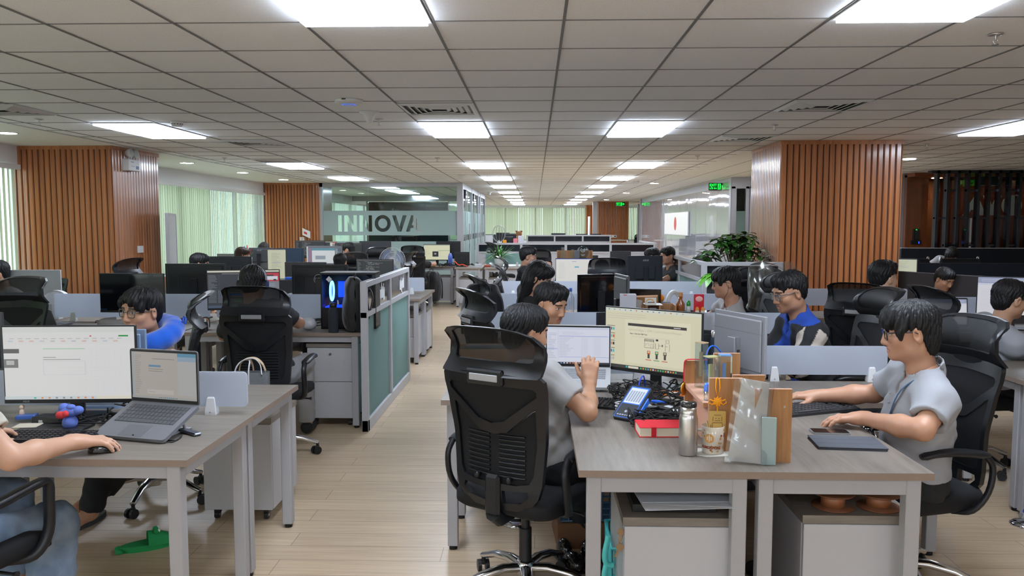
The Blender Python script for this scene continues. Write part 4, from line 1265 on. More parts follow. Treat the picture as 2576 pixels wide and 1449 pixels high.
def ui_rects(kind, seed=1):
 rn = random.Random(seed)
 W_ = (0.86, 0.87, 0.86)
 out = []
 def r(x0, y0, x1, y1, c): out.append((x0, y0, x1, y1, c))
 def lines(x0, x1, y0, y1, n, c, lo=0.3):
  for i in range(n):
   y = y0 + (y1 - y0) * (i + 0.5) / n
   r(x0, y, x0 + (x1 - x0) * rn.uniform(lo, 1), y + (y1 - y0) / n * 0.28, c)
 g = lambda v: (v, v, v)
 if kind == 'sheet':
  r(0, 0, 1, 1, g(0.74)); r(0, 0, 1, 0.075, (0.66, 0.68, 0.66)); r(0, 0.075, 1, 0.24, g(0.72))
  for i in range(14): r(0.05 + i * 0.063, 0.155, 0.085 + i * 0.063, 0.165, g(0.50))
  for i in range(11): r(0.04 + i * 0.08, 0.185, 0.075 + i * 0.08, 0.205, rn.choice([(0.55, 0.58, 0.65), g(0.55), (0.7, 0.5, 0.45)]))
  r(0.88, 0.115, 0.955, 0.135, (0.02, 0.30, 0.06)); r(0.66, 0.118, 0.675, 0.135, (0.8, 0.08, 0.1))
  r(0.30, 0.295, 0.62, 0.305, (0.35, 0.6, 0.4)); r(0.0, 0.30, 0.12, 0.36, g(0.12)); r(0.0, 0.44, 0.11, 0.56, g(0.2))
  r(0.02, 0.46, 0.08, 0.52, (0.5, 0.52, 0.5))
  lines(0.3, 0.62, 0.40, 0.46, 2, g(0.3))
  for (a, b_, c, d) in ((0.3, 0.47, 0.62, 0.472), (0.3, 0.66, 0.62, 0.662), (0.3, 0.47, 0.302, 0.66), (0.618, 0.47, 0.62, 0.66)): r(a, b_, c, d, (0.45, 0.47, 0.62))
  for i in range(9): r(0.62 + i * 0.045, 0.27, 0.622 + i * 0.045, 0.9, g(0.69))
  for i in range(14): r(0.3, 0.31 + i * 0.042, 1.0, 0.312 + i * 0.042, g(0.69))
  r(0, 0.955, 1, 1, (0.62, 0.68, 0.72)); r(0.70, 0.955, 1, 1, (0.75, 0.72, 0.60))
  for i in range(9): r(0.22 + i * 0.055, 0.967, 0.236 + i * 0.055, 0.99, rn.choice([(0.1, 0.3, 0.7), (0.8, 0.3, 0.1), (0.1, 0.5, 0.3), g(0.3)]))
 elif kind == 'slides':
  c = (0.72, 0.69, 0.50)
  r(0, 0, 1, 1, c); r(0, 0, 1, 0.05, (0.70, 0.72, 0.62))
  for i in range(14): r(0.03 + i * 0.06, 0.018, 0.045 + i * 0.06, 0.034, rn.choice([(0.5, 0.15, 0.1), (0.1, 0.25, 0.5), (0.2, 0.4, 0.3), g(0.4)]))
  lines(0.02, 0.55, 0.07, 0.18, 3, (0.62, 0.58, 0.45), 0.6)
  for i in range(5):
   y = 0.30 + i * 0.125
   r(0.02, y, 0.105, y + 0.008, g(0.06))
   for q in range(3): r(0.025 + q * 0.028, y + 0.03, 0.045 + q * 0.028, y + 0.075, [(0.6, 0.2, 0.1), (0.05, 0.06, 0.06), (0.1, 0.5, 0.6)][(i + q) % 3] if i != 4 else g(0.5))
  r(0.022, 0.42, 0.024, 0.53, (0.6, 0.1, 0.05)); r(0.102, 0.42, 0.104, 0.53, (0.6, 0.1, 0.05))
  r(0.22, 0.17, 0.90, 0.90, (0.78, 0.75, 0.56)); r(0.25, 0.235, 0.86, 0.28, (0.05, 0.04, 0.04)); r(0.73, 0.25, 0.80, 0.265, g(0.6))
  ink = (0.10, 0.09, 0.07)
  for (a, b_, d, e) in ((0.43, 0.47, 0.53, 0.475), (0.43, 0.47, 0.433, 0.62), (0.527, 0.47, 0.53, 0.62), (0.43, 0.615, 0.53, 0.62), (0.445, 0.55, 0.48, 0.553), (0.445, 0.55, 0.447, 0.59), (0.478, 0.55, 0.48, 0.59), (0.495, 0.55, 0.497, 0.615), (0.517, 0.55, 0.519, 0.615), (0.495, 0.55, 0.519, 0.553)): r(a, b_, d, e, ink)
  for q in range(7): r(0.433 + q * 0.0145, 0.48, 0.440 + q * 0.0145, 0.515, ink)
  r(0.55, 0.465, 0.575, 0.495, g(0.02)); r(0.553, 0.495, 0.572, 0.52, (0.8, 0.72, 0.5))
  for (a, b_, d, e) in ((0.545, 0.53, 0.549, 0.62), (0.578, 0.53, 0.581, 0.62), (0.581, 0.565, 0.61, 0.57), (0.612, 0.545, 0.624, 0.58), (0.650, 0.565, 0.67, 0.57), (0.648, 0.525, 0.651, 0.65), (0.69, 0.525, 0.693, 0.65), (0.655, 0.465, 0.658, 0.515), (0.684, 0.465, 0.687, 0.515), (0.655, 0.465, 0.687, 0.468), (0.655, 0.512, 0.687, 0.515), (0.545, 0.62, 0.581, 0.623)): r(a, b_, d, e, ink)
  for q, col in enumerate(((0.62, 0.12, 0.02), (0.05, 0.25, 0.08), (0.12, 0.10, 0.08))):
   x = 0.46 + q * 0.085
   r(x, 0.665, x + 0.034, 0.72, col); r(x + 0.007, 0.675, x + 0.027, 0.70, (0.75, 0.65, 0.45)); r(x + 0.006, 0.72, x + 0.028, 0.79, (0.06, 0.05, 0.05)); r(x - 0.015, 0.81, x + 0.045, 0.822, [(0.6, 0.1, 0.05), (0.1, 0.3, 0.1), (0.6, 0.1, 0.05)][q])
  r(0, 0.945, 1, 1, (0.045, 0.04, 0.04)); r(0.26, 0.955, 0.37, 0.99, (0.75, 0.72, 0.58))
  for i in range(15): r(0.39 + i * 0.026, 0.96, 0.405 + i * 0.026, 0.985, rn.choice([(0.7, 0.3, 0.05), (0.05, 0.4, 0.6), (0.7, 0.7, 0.7), (0.1, 0.5, 0.2), (0.6, 0.1, 0.1)]))
  r(0.235, 0.955, 0.252, 0.985, (0.05, 0.45, 0.5))
 elif kind == 'mail':
  r(0, 0, 1, 1, (0.72, 0.74, 0.86)); r(0, 0, 1, 0.06, (0.62, 0.66, 0.80))
  lines(0.02, 0.16, 0.14, 0.85, 16, (0.45, 0.48, 0.6)); r(0.18, 0.1, 0.184, 0.9, (0.45, 0.5, 0.75))
  r(0.2, 0.235, 0.98, 0.25, (0.35, 0.42, 0.75)); r(0.0, 0.58, 0.17, 0.60, (0.4, 0.5, 0.8))
  for i in range(16):
   y = 0.28 + i * 0.032
   r(0.2, y, 0.2 + rn.uniform(0.1, 0.24), y + 0.009, (0.5, 0.53, 0.66)); r(0.55, y, 0.66, y + 0.008, (0.58, 0.6, 0.72)); r(0.75, y, 0.87, y + 0.008, (0.58, 0.6, 0.72))
  lines(0.25, 0.6, 0.1, 0.2, 3, (0.55, 0.58, 0.7)); r(0.2, 0.80, 1, 0.81, (0.3, 0.4, 0.75))
  r(0, 0.945, 1, 1, (0.03, 0.03, 0.04))
  for i in range(12): r(0.22 + i * 0.048, 0.955, 0.243 + i * 0.048, 0.985, rn.choice([(0.1, 0.3, 0.7), (0.7, 0.7, 0.75), (0.6, 0.2, 0.1)]))
 elif kind == 'code':
  r(0, 0, 1, 1, (0.035, 0.038, 0.042)); r(0, 0, 1, 0.05, (0.09, 0.09, 0.095)); r(0, 0.05, 0.16, 1, (0.028, 0.03, 0.034))
  lines(0.02, 0.14, 0.08, 0.9, 22, (0.22, 0.24, 0.27))
  for i in range(26):
   x = 0.2 + 0.03 * rn.randint(0, 4); y = 0.07 + i * 0.034
   for q in range(rn.randint(1, 3)):
    w = rn.uniform(0.03, 0.14); r(x, y, min(0.95, x + w), y + 0.012, rn.choice([(0.2, 0.25, 0.3), (0.30, 0.27, 0.15), (0.15, 0.28, 0.22), (0.35, 0.35, 0.35), (0.3, 0.14, 0.12)])); x += w + 0.02
    if x > 0.85: break
 elif kind == 'edit':
  r(0, 0, 1, 1, (0.040, 0.045, 0.058)); r(0, 0, 1, 0.045, (0.62, 0.62, 0.52)); r(0, 0.045, 1, 0.11, (0.03, 0.033, 0.04))
  lines(0.01, 0.14, 0.10, 0.5, 12, (0.22, 0.24, 0.28)); lines(0.2, 0.65, 0.06, 0.10, 1, (0.4, 0.4, 0.42), 0.9)
  r(0.16, 0.1, 0.163, 0.5, (0.10, 0.11, 0.14)); r(0, 0.50, 0.66, 0.504, (0.1, 0.11, 0.14))
  for i in range(10):
   y = 0.53 + i * 0.035
   r(0.01, y, 0.12, y + 0.01, (0.2, 0.22, 0.26)); r(0.14, y, 0.30, y + 0.012, rn.choice([(0.15, 0.2, 0.3), (0.2, 0.2, 0.22)]))
  r(0.32, 0.53, 0.78, 0.55, (0.05, 0.16, 0.05)); r(0.32, 0.63, 0.78, 0.66, (0.02, 0.16, 0.60)); r(0.32, 0.68, 0.7, 0.70, (0.22, 0.28, 0.15)); r(0.32, 0.57, 0.80, 0.60, (0.12, 0.12, 0.13))
  for i in range(16): r(0.30 + rn.uniform(0, 0.2), 0.78 + i * 0.012, 0.34 + rn.uniform(0, 0.22), 0.786 + i * 0.012, (0.12, 0.45, 0.10))
  r(0.60, 0.10, 0.745, 0.86, (0.66, 0.68, 0.52)); lines(0.615, 0.73, 0.12, 0.8, 26, (0.45, 0.46, 0.36))
  r(0.745, 0.07, 1.0, 0.30, (0.50, 0.06, 0.08)); r(0.76, 0.16, 0.98, 0.26, (0.65, 0.68, 0.75)); r(0.80, 0.12, 0.92, 0.16, (0.06, 0.05, 0.06)); r(0.79, 0.24, 0.83, 0.28, (0.05, 0.05, 0.05)); r(0.92, 0.24, 0.96, 0.28, (0.05, 0.05, 0.05))
  r(0.745, 0.30, 1, 0.86, (0.20, 0.22, 0.26)); lines(0.77, 0.97, 0.34, 0.8, 14, (0.34, 0.4, 0.5))
  r(0, 0.93, 1, 1, (0.06, 0.09, 0.14))
  for i in range(12): r(0.35 + i * 0.03, 0.945, 0.368 + i * 0.03, 0.98, rn.choice([(0.5, 0.25, 0.05), (0.05, 0.3, 0.5), (0.5, 0.5, 0.5)]))
 elif kind == 'page':
  r(0, 0, 1, 1, (0.58, 0.60, 0.44)); lines(0.2, 0.75, 0.1, 0.85, 30, (0.36, 0.37, 0.27), 0.5); r(0, 0, 1, 0.03, (0.5, 0.52, 0.4)); r(0.25, 0.42, 0.75, 0.435, (0.35, 0.38, 0.6))
 elif kind == 'dash':
  r(0, 0, 1, 1, (0.78, 0.77, 0.74)); r(0, 0, 1, 0.02, (0.1, 0.15, 0.6)); lines(0.06, 0.22, 0.14, 0.8, 24, (0.62, 0.62, 0.6), 0.7)
  r(0.36, 0.1, 0.46, 0.115, (0.2, 0.25, 0.6)); r(0.3, 0.14, 0.303, 0.85, (0.66, 0.66, 0.65)); r(0.42, 0.30, 0.52, 0.35, (0.15, 0.45, 0.6)); r(0, 0.965, 1, 1, (0.65, 0.08, 0.07))
 elif kind == 'yellow':
  r(0, 0, 1, 1, (0.74, 0.74, 0.52)); r(0, 0, 1, 0.05, (0.25, 0.28, 0.26)); r(0.55, 0.38, 1, 0.42, (0.35, 0.55, 0.32)); r(0.33, 0.45, 0.56, 0.80, (0.025, 0.03, 0.03)); r(0.40, 0.56, 0.48, 0.66, (0.4, 0.4, 0.35)); r(0.63, 0.42, 0.635, 0.85, (0.3, 0.35, 0.5)); r(0.56, 0.82, 1, 0.83, (0.5, 0.55, 0.6))
  lines(0.05, 0.3, 0.1, 0.8, 10, (0.6, 0.6, 0.42))
 elif kind == 'photo':
  r(0, 0, 1, 1, (0.16, 0.17, 0.2)); r(0.1, 0.1, 0.78, 0.9, (0.68, 0.72, 0.74)); r(0.1, 0.1, 0.78, 0.22, (0.12, 0.3, 0.38)); r(0.2, 0.5, 0.5, 0.7, (0.3, 0.36, 0.42)); r(0.0, 0.1, 0.09, 0.9, (0.3, 0.2, 0.3)); lines(0.8, 0.97, 0.1, 0.9, 12, (0.4, 0.5, 0.6))
  r(0.86, 0.1, 0.98, 0.9, (0.12, 0.14, 0.18)); lines(0.8, 0.97, 0.1, 0.9, 14, (0.35, 0.45, 0.5))
 elif kind == 'sheet2':
  r(0, 0, 1, 1, (0.70, 0.70, 0.76)); r(0, 0, 1, 0.16, (0.32, 0.36, 0.52)); lines(0.05, 0.95, 0.03, 0.12, 2, (0.55, 0.6, 0.75), 0.8); r(0, 0.16, 1, 0.21, (0.6, 0.62, 0.76)); lines(0.05, 0.9, 0.3, 0.9, 12, (0.64, 0.64, 0.70))
 elif kind == 'lap':
  r(0, 0, 1, 1, (0.40, 0.375, 0.34)); r(0, 0, 0.04, 1, (0.33, 0.36, 0.38)); lines(0.05, 0.16, 0.05, 0.9, 22, (0.28, 0.26, 0.24), 0.5)
  r(0.72, 0, 1, 0.075, (0.10, 0.25, 0.38)); r(0.72, 0.075, 1, 0.17, (0.26, 0.34, 0.44)); r(0.72, 0.17, 1, 0.9, (0.40, 0.40, 0.40)); r(0.27, 0.27, 0.46, 0.315, (0.12, 0.24, 0.36))
  lines(0.27, 0.52, 0.33, 0.42, 2, (0.22, 0.21, 0.2), 0.8); lines(0.33, 0.7, 0.10, 0.16, 1, (0.25, 0.24, 0.22), 0.9)
  r(0.24, 0.80, 0.65, 0.90, (0.46, 0.44, 0.40)); r(0.26, 0.85, 0.36, 0.86, g(0.3)); r(0, 0.95, 1, 1, (0.34, 0.35, 0.34))
  for i in range(10): r(0.42 + i * 0.03, 0.96, 0.437 + i * 0.03, 0.985, rn.choice([(0.1, 0.2, 0.3), (0.3, 0.2, 0.1), g(0.2)]))
 elif kind == 'off':
  r(0, 0, 1, 1, (0.004, 0.005, 0.007)); r(0.0, 0.955, 0.1, 0.99, (0.01, 0.04, 0.10))
 return out
def ui_mesh(b, kind, w, h, T, seed=1):
 """draws the picture on the screen rectangle w x h (local: x right, z up, seen from -Y)"""
 b.mat(M['screen'] if kind != 'off' else M['gloss'])
 keep = b.T; b.T = keep @ T
 for i, (x0, y0, x1, y1, c) in enumerate(ui_rects(kind, seed)):
  b.col = c
  y = -0.00006 * i - 0.0002
  b.quad((-w / 2 + x0 * w, y, h / 2 - y1 * h), (-w / 2 + x1 * w, y, h / 2 - y1 * h), (-w / 2 + x1 * w, y, h / 2 - y0 * h), (-w / 2 + x0 * w, y, h / 2 - y0 * h))
 b.T = keep
M['badge'] = pmat('silver_badge', srgb(170, 174, 180), 0.35, metal=0.6)
MONC = (0.013, 0.015, 0.018)
def monitor(label, x, y, deg, w=0.54, h=0.318, zb=0.10, kind='off', z0=0.75, brand=None, case=None, tilt=0, seed=1, hump=True, roll=0, group='computer monitors', gloss=False):
 """desktop monitor; deg 0: the screen looks at the camera. zb: height of the lower screen edge over the desk"""
 r = thing('computer_monitor', label, 'monitor', (x, y, z0), R(deg), group)
 case = case or MONC
 zc = zb + h / 2
 T = Matrix.Translation((0, 0, zc)) @ rotm(rx=R(tilt))
 mm = M['gloss'] if gloss else M['paint']
 b = MB().mat(mm, case); b.T = T
 b.box(-w / 2, w / 2, 0.0, 0.016, -h / 2, h / 2, 0.003)
 b.box(-w / 2 + 0.02, w / 2 - 0.02, 0.014, 0.026, -h / 2 + 0.02, h / 2 - 0.02, 0.006)
 if hump: b.box(-w * 0.28, w * 0.28, 0.02, 0.045, -h * 0.38, h * 0.16, 0.012)
 b.mat(mm, tuple(c * 0.6 for c in case)); b.box(-w / 2 + 0.004, w / 2 - 0.004, 0.0255, 0.0272, h * 0.20, h * 0.204)
 b.build('casing', r)
 b = MB(); b.T = T
 bz = 0.006
 b.mat(M['paint'], (0.01, 0.01, 0.011)); b.box(-w / 2 + 0.001, w / 2 - 0.001, -0.001, 0.0, -h / 2 + 0.001, -h / 2 + 0.017)
 ui_mesh(b, kind, w - 2 * bz, h - bz - 0.018, Matrix.Translation((0, -0.0005, 0.006)), seed)
 b.build('screen', r)
 b = MB().mat(M['paint'], case if sum(case) > 0.3 else MONC)
 b.box(-0.03, 0.03, 0.042, 0.062, 0.01, zc + 0.03, 0.004); b.box(-0.03, 0.03, 0.02, 0.055, zc - 0.035, zc + 0.03)
 b.build('stand_neck', r)
 b = MB().mat(M['paint'], case if sum(case) > 0.3 else MONC)
 b.prism(rrect(-0.12, 0.12, -0.07, 0.13, 0.03), 0.0, 0.012); b.build('stand_foot', r)
 if brand:
  o = text('maker_lettering', brand, 0.034, M['badge'], r, (0, 0, 0), (0, 0, 0), bold=0.0008, shear=0.25 if brand == 'ASUS' else 0)
  o.data.transform(T @ Matrix.Translation((0, 0.0278, h * 0.33)) @ rotm(PI / 2, 0, PI))
  if brand == 'DELL':
   o.data.transform(Matrix.Translation((0, 0.0, -h * 0.33 + 0.02)))
   b = MB().mat(M['badge']); b.T = T
   n = 30
   b.tube([(0.043 * math.cos(2 * PI * k / n), 0.0285 + 0.02, 0.02 + 0.043 * math.sin(2 * PI * k / n)) for k in range(n)], 0.0028, 5, closed=True)
   o.data.transform(Matrix.Translation((0, 0.02, 0)))
   b.build('badge_ring', r)
 return r
def laptop(label, x, y, deg, z=0.75, open_=105, w=0.345, d=0.235, kind='off', lid=(0.10, 0.105, 0.115), deck=(0.12, 0.125, 0.14), brand=None, pitch=0.0, sh=0.215, keys=(0.05, 0.05, 0.055), seed=2):
 """deg 0: the person sits on the -Y side. pitch lifts the hinge side of the whole machine"""
 r = thing('laptop', label, 'laptop', (x, y, z), R(deg), 'laptops')
 P = rotm(rx=R(pitch))
 b = MB().mat(M['paint'], deck); b.T = P
 b.prism(rrect(-w / 2, w / 2, -d / 2, d / 2, 0.012), 0.003, 0.017)
 b.mat(M['paint'], tuple(c * 0.8 for c in deck)); b.box(-0.055, 0.055, -d / 2 + 0.008, -d / 2 + 0.08, 0.0168, 0.0175)
 b.build('base', r)
 b = MB().mat(M['paint'], keys); b.T = P
 kw = (w - 0.05) / 15
 for row in range(5):
  for k in range(15):
   if row == 0 and 4 <= k <= 8: continue
   b.box(-w / 2 + 0.025 + k * kw + 0.001, -w / 2 + 0.025 + (k + 1) * kw - 0.001, -0.022 + row * 0.0235, -0.0005 + row * 0.0235, 0.017, 0.0195)
 b.box(-w / 2 + 0.025 + 4 * kw, -w / 2 + 0.025 + 9 * kw, -0.022, -0.0005, 0.017, 0.0195)
 b.build('keyboard', r)
 b = MB().mat(M['paint'], lid)
 T = P @ Matrix.Translation((0, d / 2 - 0.004, 0.014)) @ rotm(rx=R(open_ - 90) * -1)
 b.T = T
 b.prism(rrect(-w / 2, w / 2, 0.0, sh, 0.012), 0.0, 0.006, T=rotm(rx=PI / 2) @ Matrix.Translation((0, 0, -0.006)))
 b.mat(M['paint'], (0.012, 0.012, 0.013)); b.box(-w / 2 + 0.004, w / 2 - 0.004, -0.0006, 0.0, 0.006, sh - 0.004)
 o = b.build('lid', r)
 b = MB(); b.T = T
 ui_mesh(b, kind, w - 0.018, sh - 0.032, Matrix.Translation((0, -0.0008, sh / 2 + 0.004)), seed)
 b.build('screen', r)
 if brand:
  q = text('maker_lettering', brand, 0.03, M['badge'], r, (0, 0, 0), (0, 0, 0), shear=0.25, bold=0.0006)
  q.data.transform(T @ Matrix.Translation((0, 0.0065, sh * 0.55)) @ rotm(PI / 2, 0, PI))
 return r
def keyboard(label, x, y, deg, z=0.75, w=0.44, d=0.135, col=(0.012, 0.012, 0.014)):
 r = thing('keyboard', label, 'keyboard', (x, y, z), R(deg), 'computer keyboards')
 b = MB().mat(M['paint'], col)
 b.add([(-w / 2, -d / 2, 0), (w / 2, -d / 2, 0), (w / 2, d / 2, 0), (-w / 2, d / 2, 0), (-w / 2, -d / 2, 0.012), (w / 2, -d / 2, 0.012), (w / 2, d / 2, 0.022), (-w / 2, d / 2, 0.022)],
  [(3, 2, 1, 0), (4, 5, 6, 7), (0, 1, 5, 4), (1, 2, 6, 5), (2, 3, 7, 6), (3, 0, 4, 7)], False)
 b.build('case', r)
 b = MB().mat(M['paint'], tuple(c * 1.8 for c in col))
 n = 21; kw = (w - 0.02) / n
 for row in range(6):
  y0 = -d / 2 + 0.008 + row * (d - 0.016) / 6
  z1 = 0.012 + (row + 0.5) / 6 * 0.010
  for k in range(n):
   if k in (15, 18) and row < 5: continue
   if row == 0 and 4 <= k <= 9: continue
   x0 = -w / 2 + 0.01 + k * kw
   b.add([(x0 + 0.001, y0, z1), (x0 + kw - 0.001, y0, z1), (x0 + kw - 0.001, y0 + 0.0175, z1), (x0 + 0.001, y0 + 0.0175, z1),
    (x0 + 0.0035, y0 + 0.002, z1 + 0.008), (x0 + kw - 0.0035, y0 + 0.002, z1 + 0.008), (x0 + kw - 0.0035, y0 + 0.015, z1 + 0.008), (x0 + 0.0035, y0 + 0.015, z1 + 0.008)],
    [(4, 5, 6, 7), (0, 1, 5, 4), (1, 2, 6, 5), (2, 3, 7, 6), (3, 0, 4, 7)], False)
 x0 = -w / 2 + 0.01 + 4 * kw
 b.box(x0 + 0.001, x0 + 6 * kw - 0.001, -d / 2 + 0.008, -d / 2 + 0.024, 0.012, 0.0205)
 b.build('keys', r)
 return r
def mouse(label, x, y, deg, z=0.75, col=(0.012, 0.012, 0.014)):
 r = thing('computer_mouse', label, 'mouse', (x, y, z), R(deg), 'computer mice')
 b = MB().mat(M['gloss'], col)
 def f(u, v):
  a = 2 * PI * u
  q = v * PI / 2
  px, py = 0.031 * math.cos(a) * math.cos(q) ** 0.6, 0.054 * math.sin(a) * math.cos(q) ** 0.6
  return (px, py, 0.004 + 0.034 * math.sin(q) * (1 - 0.25 * (py / 0.054)))
 b.sheet(f, 20, 8)
 b.disc((0, 0, 0.003), 0.031, 20, ry=0.054)
 b.build('shell', r)
 b = MB().mat(M['rubber']); b.cyl((-0.004, 0.028, 0.030), (0.004, 0.028, 0.030), 0.008, 10); b.build('wheel', r)
 return r
BIG = monitor('large monitor showing a white spreadsheet at the left edge of the photo', -1.985, 3.30, 4, 0.56, 0.335, 0.075, 'sheet', seed=3)
laptop('open dark laptop standing tilted on the front left desk, grey page on its screen', -1.55, 3.09, -14, 0.795, 112, 0.33, 0.235, 'lap', pitch=22, sh=0.225, deck=(0.16, 0.165, 0.185), lid=(0.12, 0.125, 0.14), keys=(0.085, 0.088, 0.10))
keyboard('black keyboard on the front left desk, before the white spreadsheet screen', -1.93, 2.98, 2)
mouse('black mouse under the hand at the front left', -1.595, 2.84, -62)
monitor('pale blue-grey back of a monitor rising behind the white spreadsheet screen', -2.02, 3.64, 182, 0.40, 0.29, 0.06, 'off', case=srgb(120, 142, 172), hump=False)
monitor('switched-off black monitor before the left wood pillar', -3.28, 6.35, -2, 0.545, 0.32, 0.12, 'off')
monitor('black monitor back right of the switched-off one, grey line across it', -3.02, 6.98, 180, 0.54, 0.32, 0.17, 'code', brand=None)
monitor('monitor with dark editing software and a red car picture', -2.40, 6.46, 14, 0.575, 0.33, 0.135, 'edit', seed=5)
monitor('black monitor back with a round silver badge, beside the blue-lit tower', -1.90, 6.96, 180, 0.50, 0.30, 0.185, 'off', brand='DELL')
monitor('grey monitor back with slanted maker letters at the left edge', -2.90, 3.86, 176, 0.54, 0.30, 0.105, 'off', brand='ASUS', case=(0.05, 0.054, 0.062), hump=False)
monitor('slanting dark grey monitor back behind the one with maker letters, left edge', -3.05, 3.70, 196, 0.5, 0.30, 0.19, 'off', case=(0.055, 0.06, 0.07), hump=False)
laptop('small grey tablet-like notebook standing beside the cables', -4.03, 6.45, 172, 0.75, 115, 0.28, 0.19, 'off', lid=(0.13, 0.135, 0.145), sh=0.15)
monitor('upright monitor showing a yellowish text page', -3.20, 9.75, 6, 0.23, 0.40, 0.13, 'page', hump=False)
monitor('dark blue-grey back of a large panel right of the upright page', -3.28, 10.55, 178, 0.38, 0.46, 0.06, 'off', case=srgb(58, 78, 100), hump=False)
monitor('wide black monitor back behind the white-hooded man', -3.78, 9.75, 180, 0.54, 0.31, 0.13, 'off')
monitor('dark curved laptop-like monitor with dim letters behind the red toy', -2.78, 9.55, 176, 0.52, 0.28, 0.10, 'off', brand='ASUS', case=(0.03, 0.028, 0.028))
monitor('monitor with a bright picture of machine parts, mid left', -3.35, 12.6, 2, 0.55, 0.32, 0.17, 'photo', seed=4)
monitor('code monitor in front of the second pillar, upper left one', -4.25, 14.9, 4, 0.56, 0.33, 0.20, 'code', seed=11)
monitor('code monitor right of the white box, before the etched glass', -3.45, 14.6, -4, 0.52, 0.31, 0.18, 'code', seed=12)
monitor('small dark screen with a white top bar between the code monitors', -3.95, 15.1, 8, 0.30, 0.2, 0.31, 'edit', seed=6)
monitor('grey laptop-like monitor back with maker letters under the window blinds', -4.55, 13.0, 180, 0.48, 0.25, 0.20, 'off', brand='ASUS', case=(0.085, 0.095, 0.11), hump=False)
monitor('grey monitor with a pale back under the window blinds, left of the maker letters', -4.95, 12.75, 178, 0.42, 0.16, 0.20, 'off', case=(0.20, 0.22, 0.20), hump=False)
monitor('double dark monitor backs left of the floor fan, upper', -3.02, 14.95, 180, 0.6, 0.33, 0.19, 'off', case=(0.05, 0.055, 0.065))
monitor('code monitor above the white partition, before the fan', -1.86, 9.15, -8, 0.45, 0.30, 0.135, 'code', seed=14)
monitor('monitor with a yellow spreadsheet and dark box, beyond the white partition', -2.0, 16.1, 0, 0.54, 0.33, 0.10, 'yellow')
monitor('black monitor back right of the yellow spreadsheet', -1.78, 16.25, 180, 0.5, 0.36, 0.13, 'off')
monitor('small black box-like monitor on the desk by the aisle, red cable before it', -1.45, 15.7, 180, 0.3, 0.27, 0.02, 'off')
SLIDE = monitor('monitor with a yellow slide about a tool checkout process, front right island', 0.59, 4.02, -37, 0.555, 0.335, 0.075, 'slides', seed=8)
SILVER = laptop('open silver laptop showing a list, before the white-shirted man', 0.215, 4.06, -6, 0.79, 100, 0.345, 0.235, 'mail', deck=(0.42, 0.43, 0.45), lid=(0.5, 0.51, 0.52), pitch=15, keys=(0.25, 0.26, 0.28), sh=0.23)
keyboard('black keyboard half hidden below the silver laptop', 0.26, 3.66, -20, 0.75, 0.30)
mouse('black mouse left of the blue handheld tester', 0.46, 3.62, -35)
monitor('black laptop back between the monitors of the second desk row', 0.56, 5.28, 200, 0.34, 0.24, 0.02, 'off', hump=False)
monitor('silver monitor back with a slanted white stand, right of the yellow slide', 1.05, 4.06, 112, 0.42, 0.30, 0.09, 'off', case=srgb(150, 152, 158), hump=False)
monitor('narrow upright screen glowing white behind the silver monitor', 1.20, 4.42, -30, 0.14, 0.26, 0.07, 'sheet2', hump=False)
monitor('dark monitor back left of the dark water bottle', 0.92, 4.62, 160, 0.30, 0.2, 0.03, 'off', hump=False)
keyboard('dark grey keyboard under the right man, beside the oak organiser', 1.245, 3.57, 22, 0.75, 0.42, 0.15, (0.03, 0.031, 0.034))
mouse('black mouse under the far hand of the man in the white polo', 1.13, 3.80, 60)
monitor('glossy black monitor back reflecting chairs, middle of the right island', 0.55, 6.85, 196, 0.40, 0.34, 0.07, 'off', hump=False, gloss=True, case=(0.006, 0.006, 0.007))
monitor('tall grey computer-like monitor edge beside the white box', 0.66, 6.0, 100, 0.36, 0.42, 0.04, 'off', hump=False, case=(0.09, 0.09, 0.095))
monitor('bright dashboard monitor with a red lower edge in the right island', 0.55, 10.25, 0, 0.58, 0.35, 0.05, 'dash')
monitor('dark monitor back with maker letters behind the award shelf', 0.62, 11.25, 180, 0.53, 0.32, 0.08, 'off', brand='ASUS', case=(0.035, 0.04, 0.05))
monitor('grey slab-like monitor edge left of the pillar-side maker badge', 1.16, 10.9, 195, 0.30, 0.36, 0.11, 'off', hump=False, case=(0.075, 0.075, 0.08))
monitor('dark monitor back with clear maker letters before the dark-shirted men', 1.42, 10.35, 190, 0.47, 0.35, 0.08, 'off', brand='ASUS', case=(0.02, 0.023, 0.03))
monitor('monitor showing a white page, rising behind the far right man, slim upper one', 3.80, 6.42, -22, 0.50, 0.32, 0.10, 'sheet2', seed=9)
laptop('slim open notebook with a white page, behind the right man', 3.30, 6.40, -14, 0.75, 102, 0.33, 0.22, 'sheet2', sh=0.235)
laptop('open notebook on the dark cubicle desk touching the pillar edge', 4.62, 10.15, -22, 0.90, 98, 0.36, 0.22, 'page', sh=0.24)
for i, (x, y, a, l) in enumerate(((-1.6, 27.6, 180, 'far black monitor back with a white paper on it, behind the floor plant'), (-1.0, 30.6, 180, 'far black monitor left of the teddy bear'),
        (0.9, 31.4, 180, 'far black monitor right of the teddy bear'), (1.75, 29.2, 180, 'far black monitor near the white pole'),
        (2.15, 29.4, 180, 'far black monitor right of the white pole'), (-1.35, 33.0, 180, 'very far black monitor before the pale blinds'))):
 monitor(l, x, y, a, 0.55, 0.36, 0.12, 'off')
for i, (x0, x1, y) in enumerate(((-2.2, -0.7, 30.5), (0.2, 2.5, 31.5), (0.2, 2.5, 29.2), (-2.2, -0.7, 27.6), (-2.2, -0.7, 33.0))):
 desk('far grey desk before the end wall, ' + ['left of the teddy bear', 'behind the black chairs', 'just past the farthest partition', 'behind the floor plant', 'nearest the pale blinds'][i], x0, x1, y - 0.35, y + 0.35)
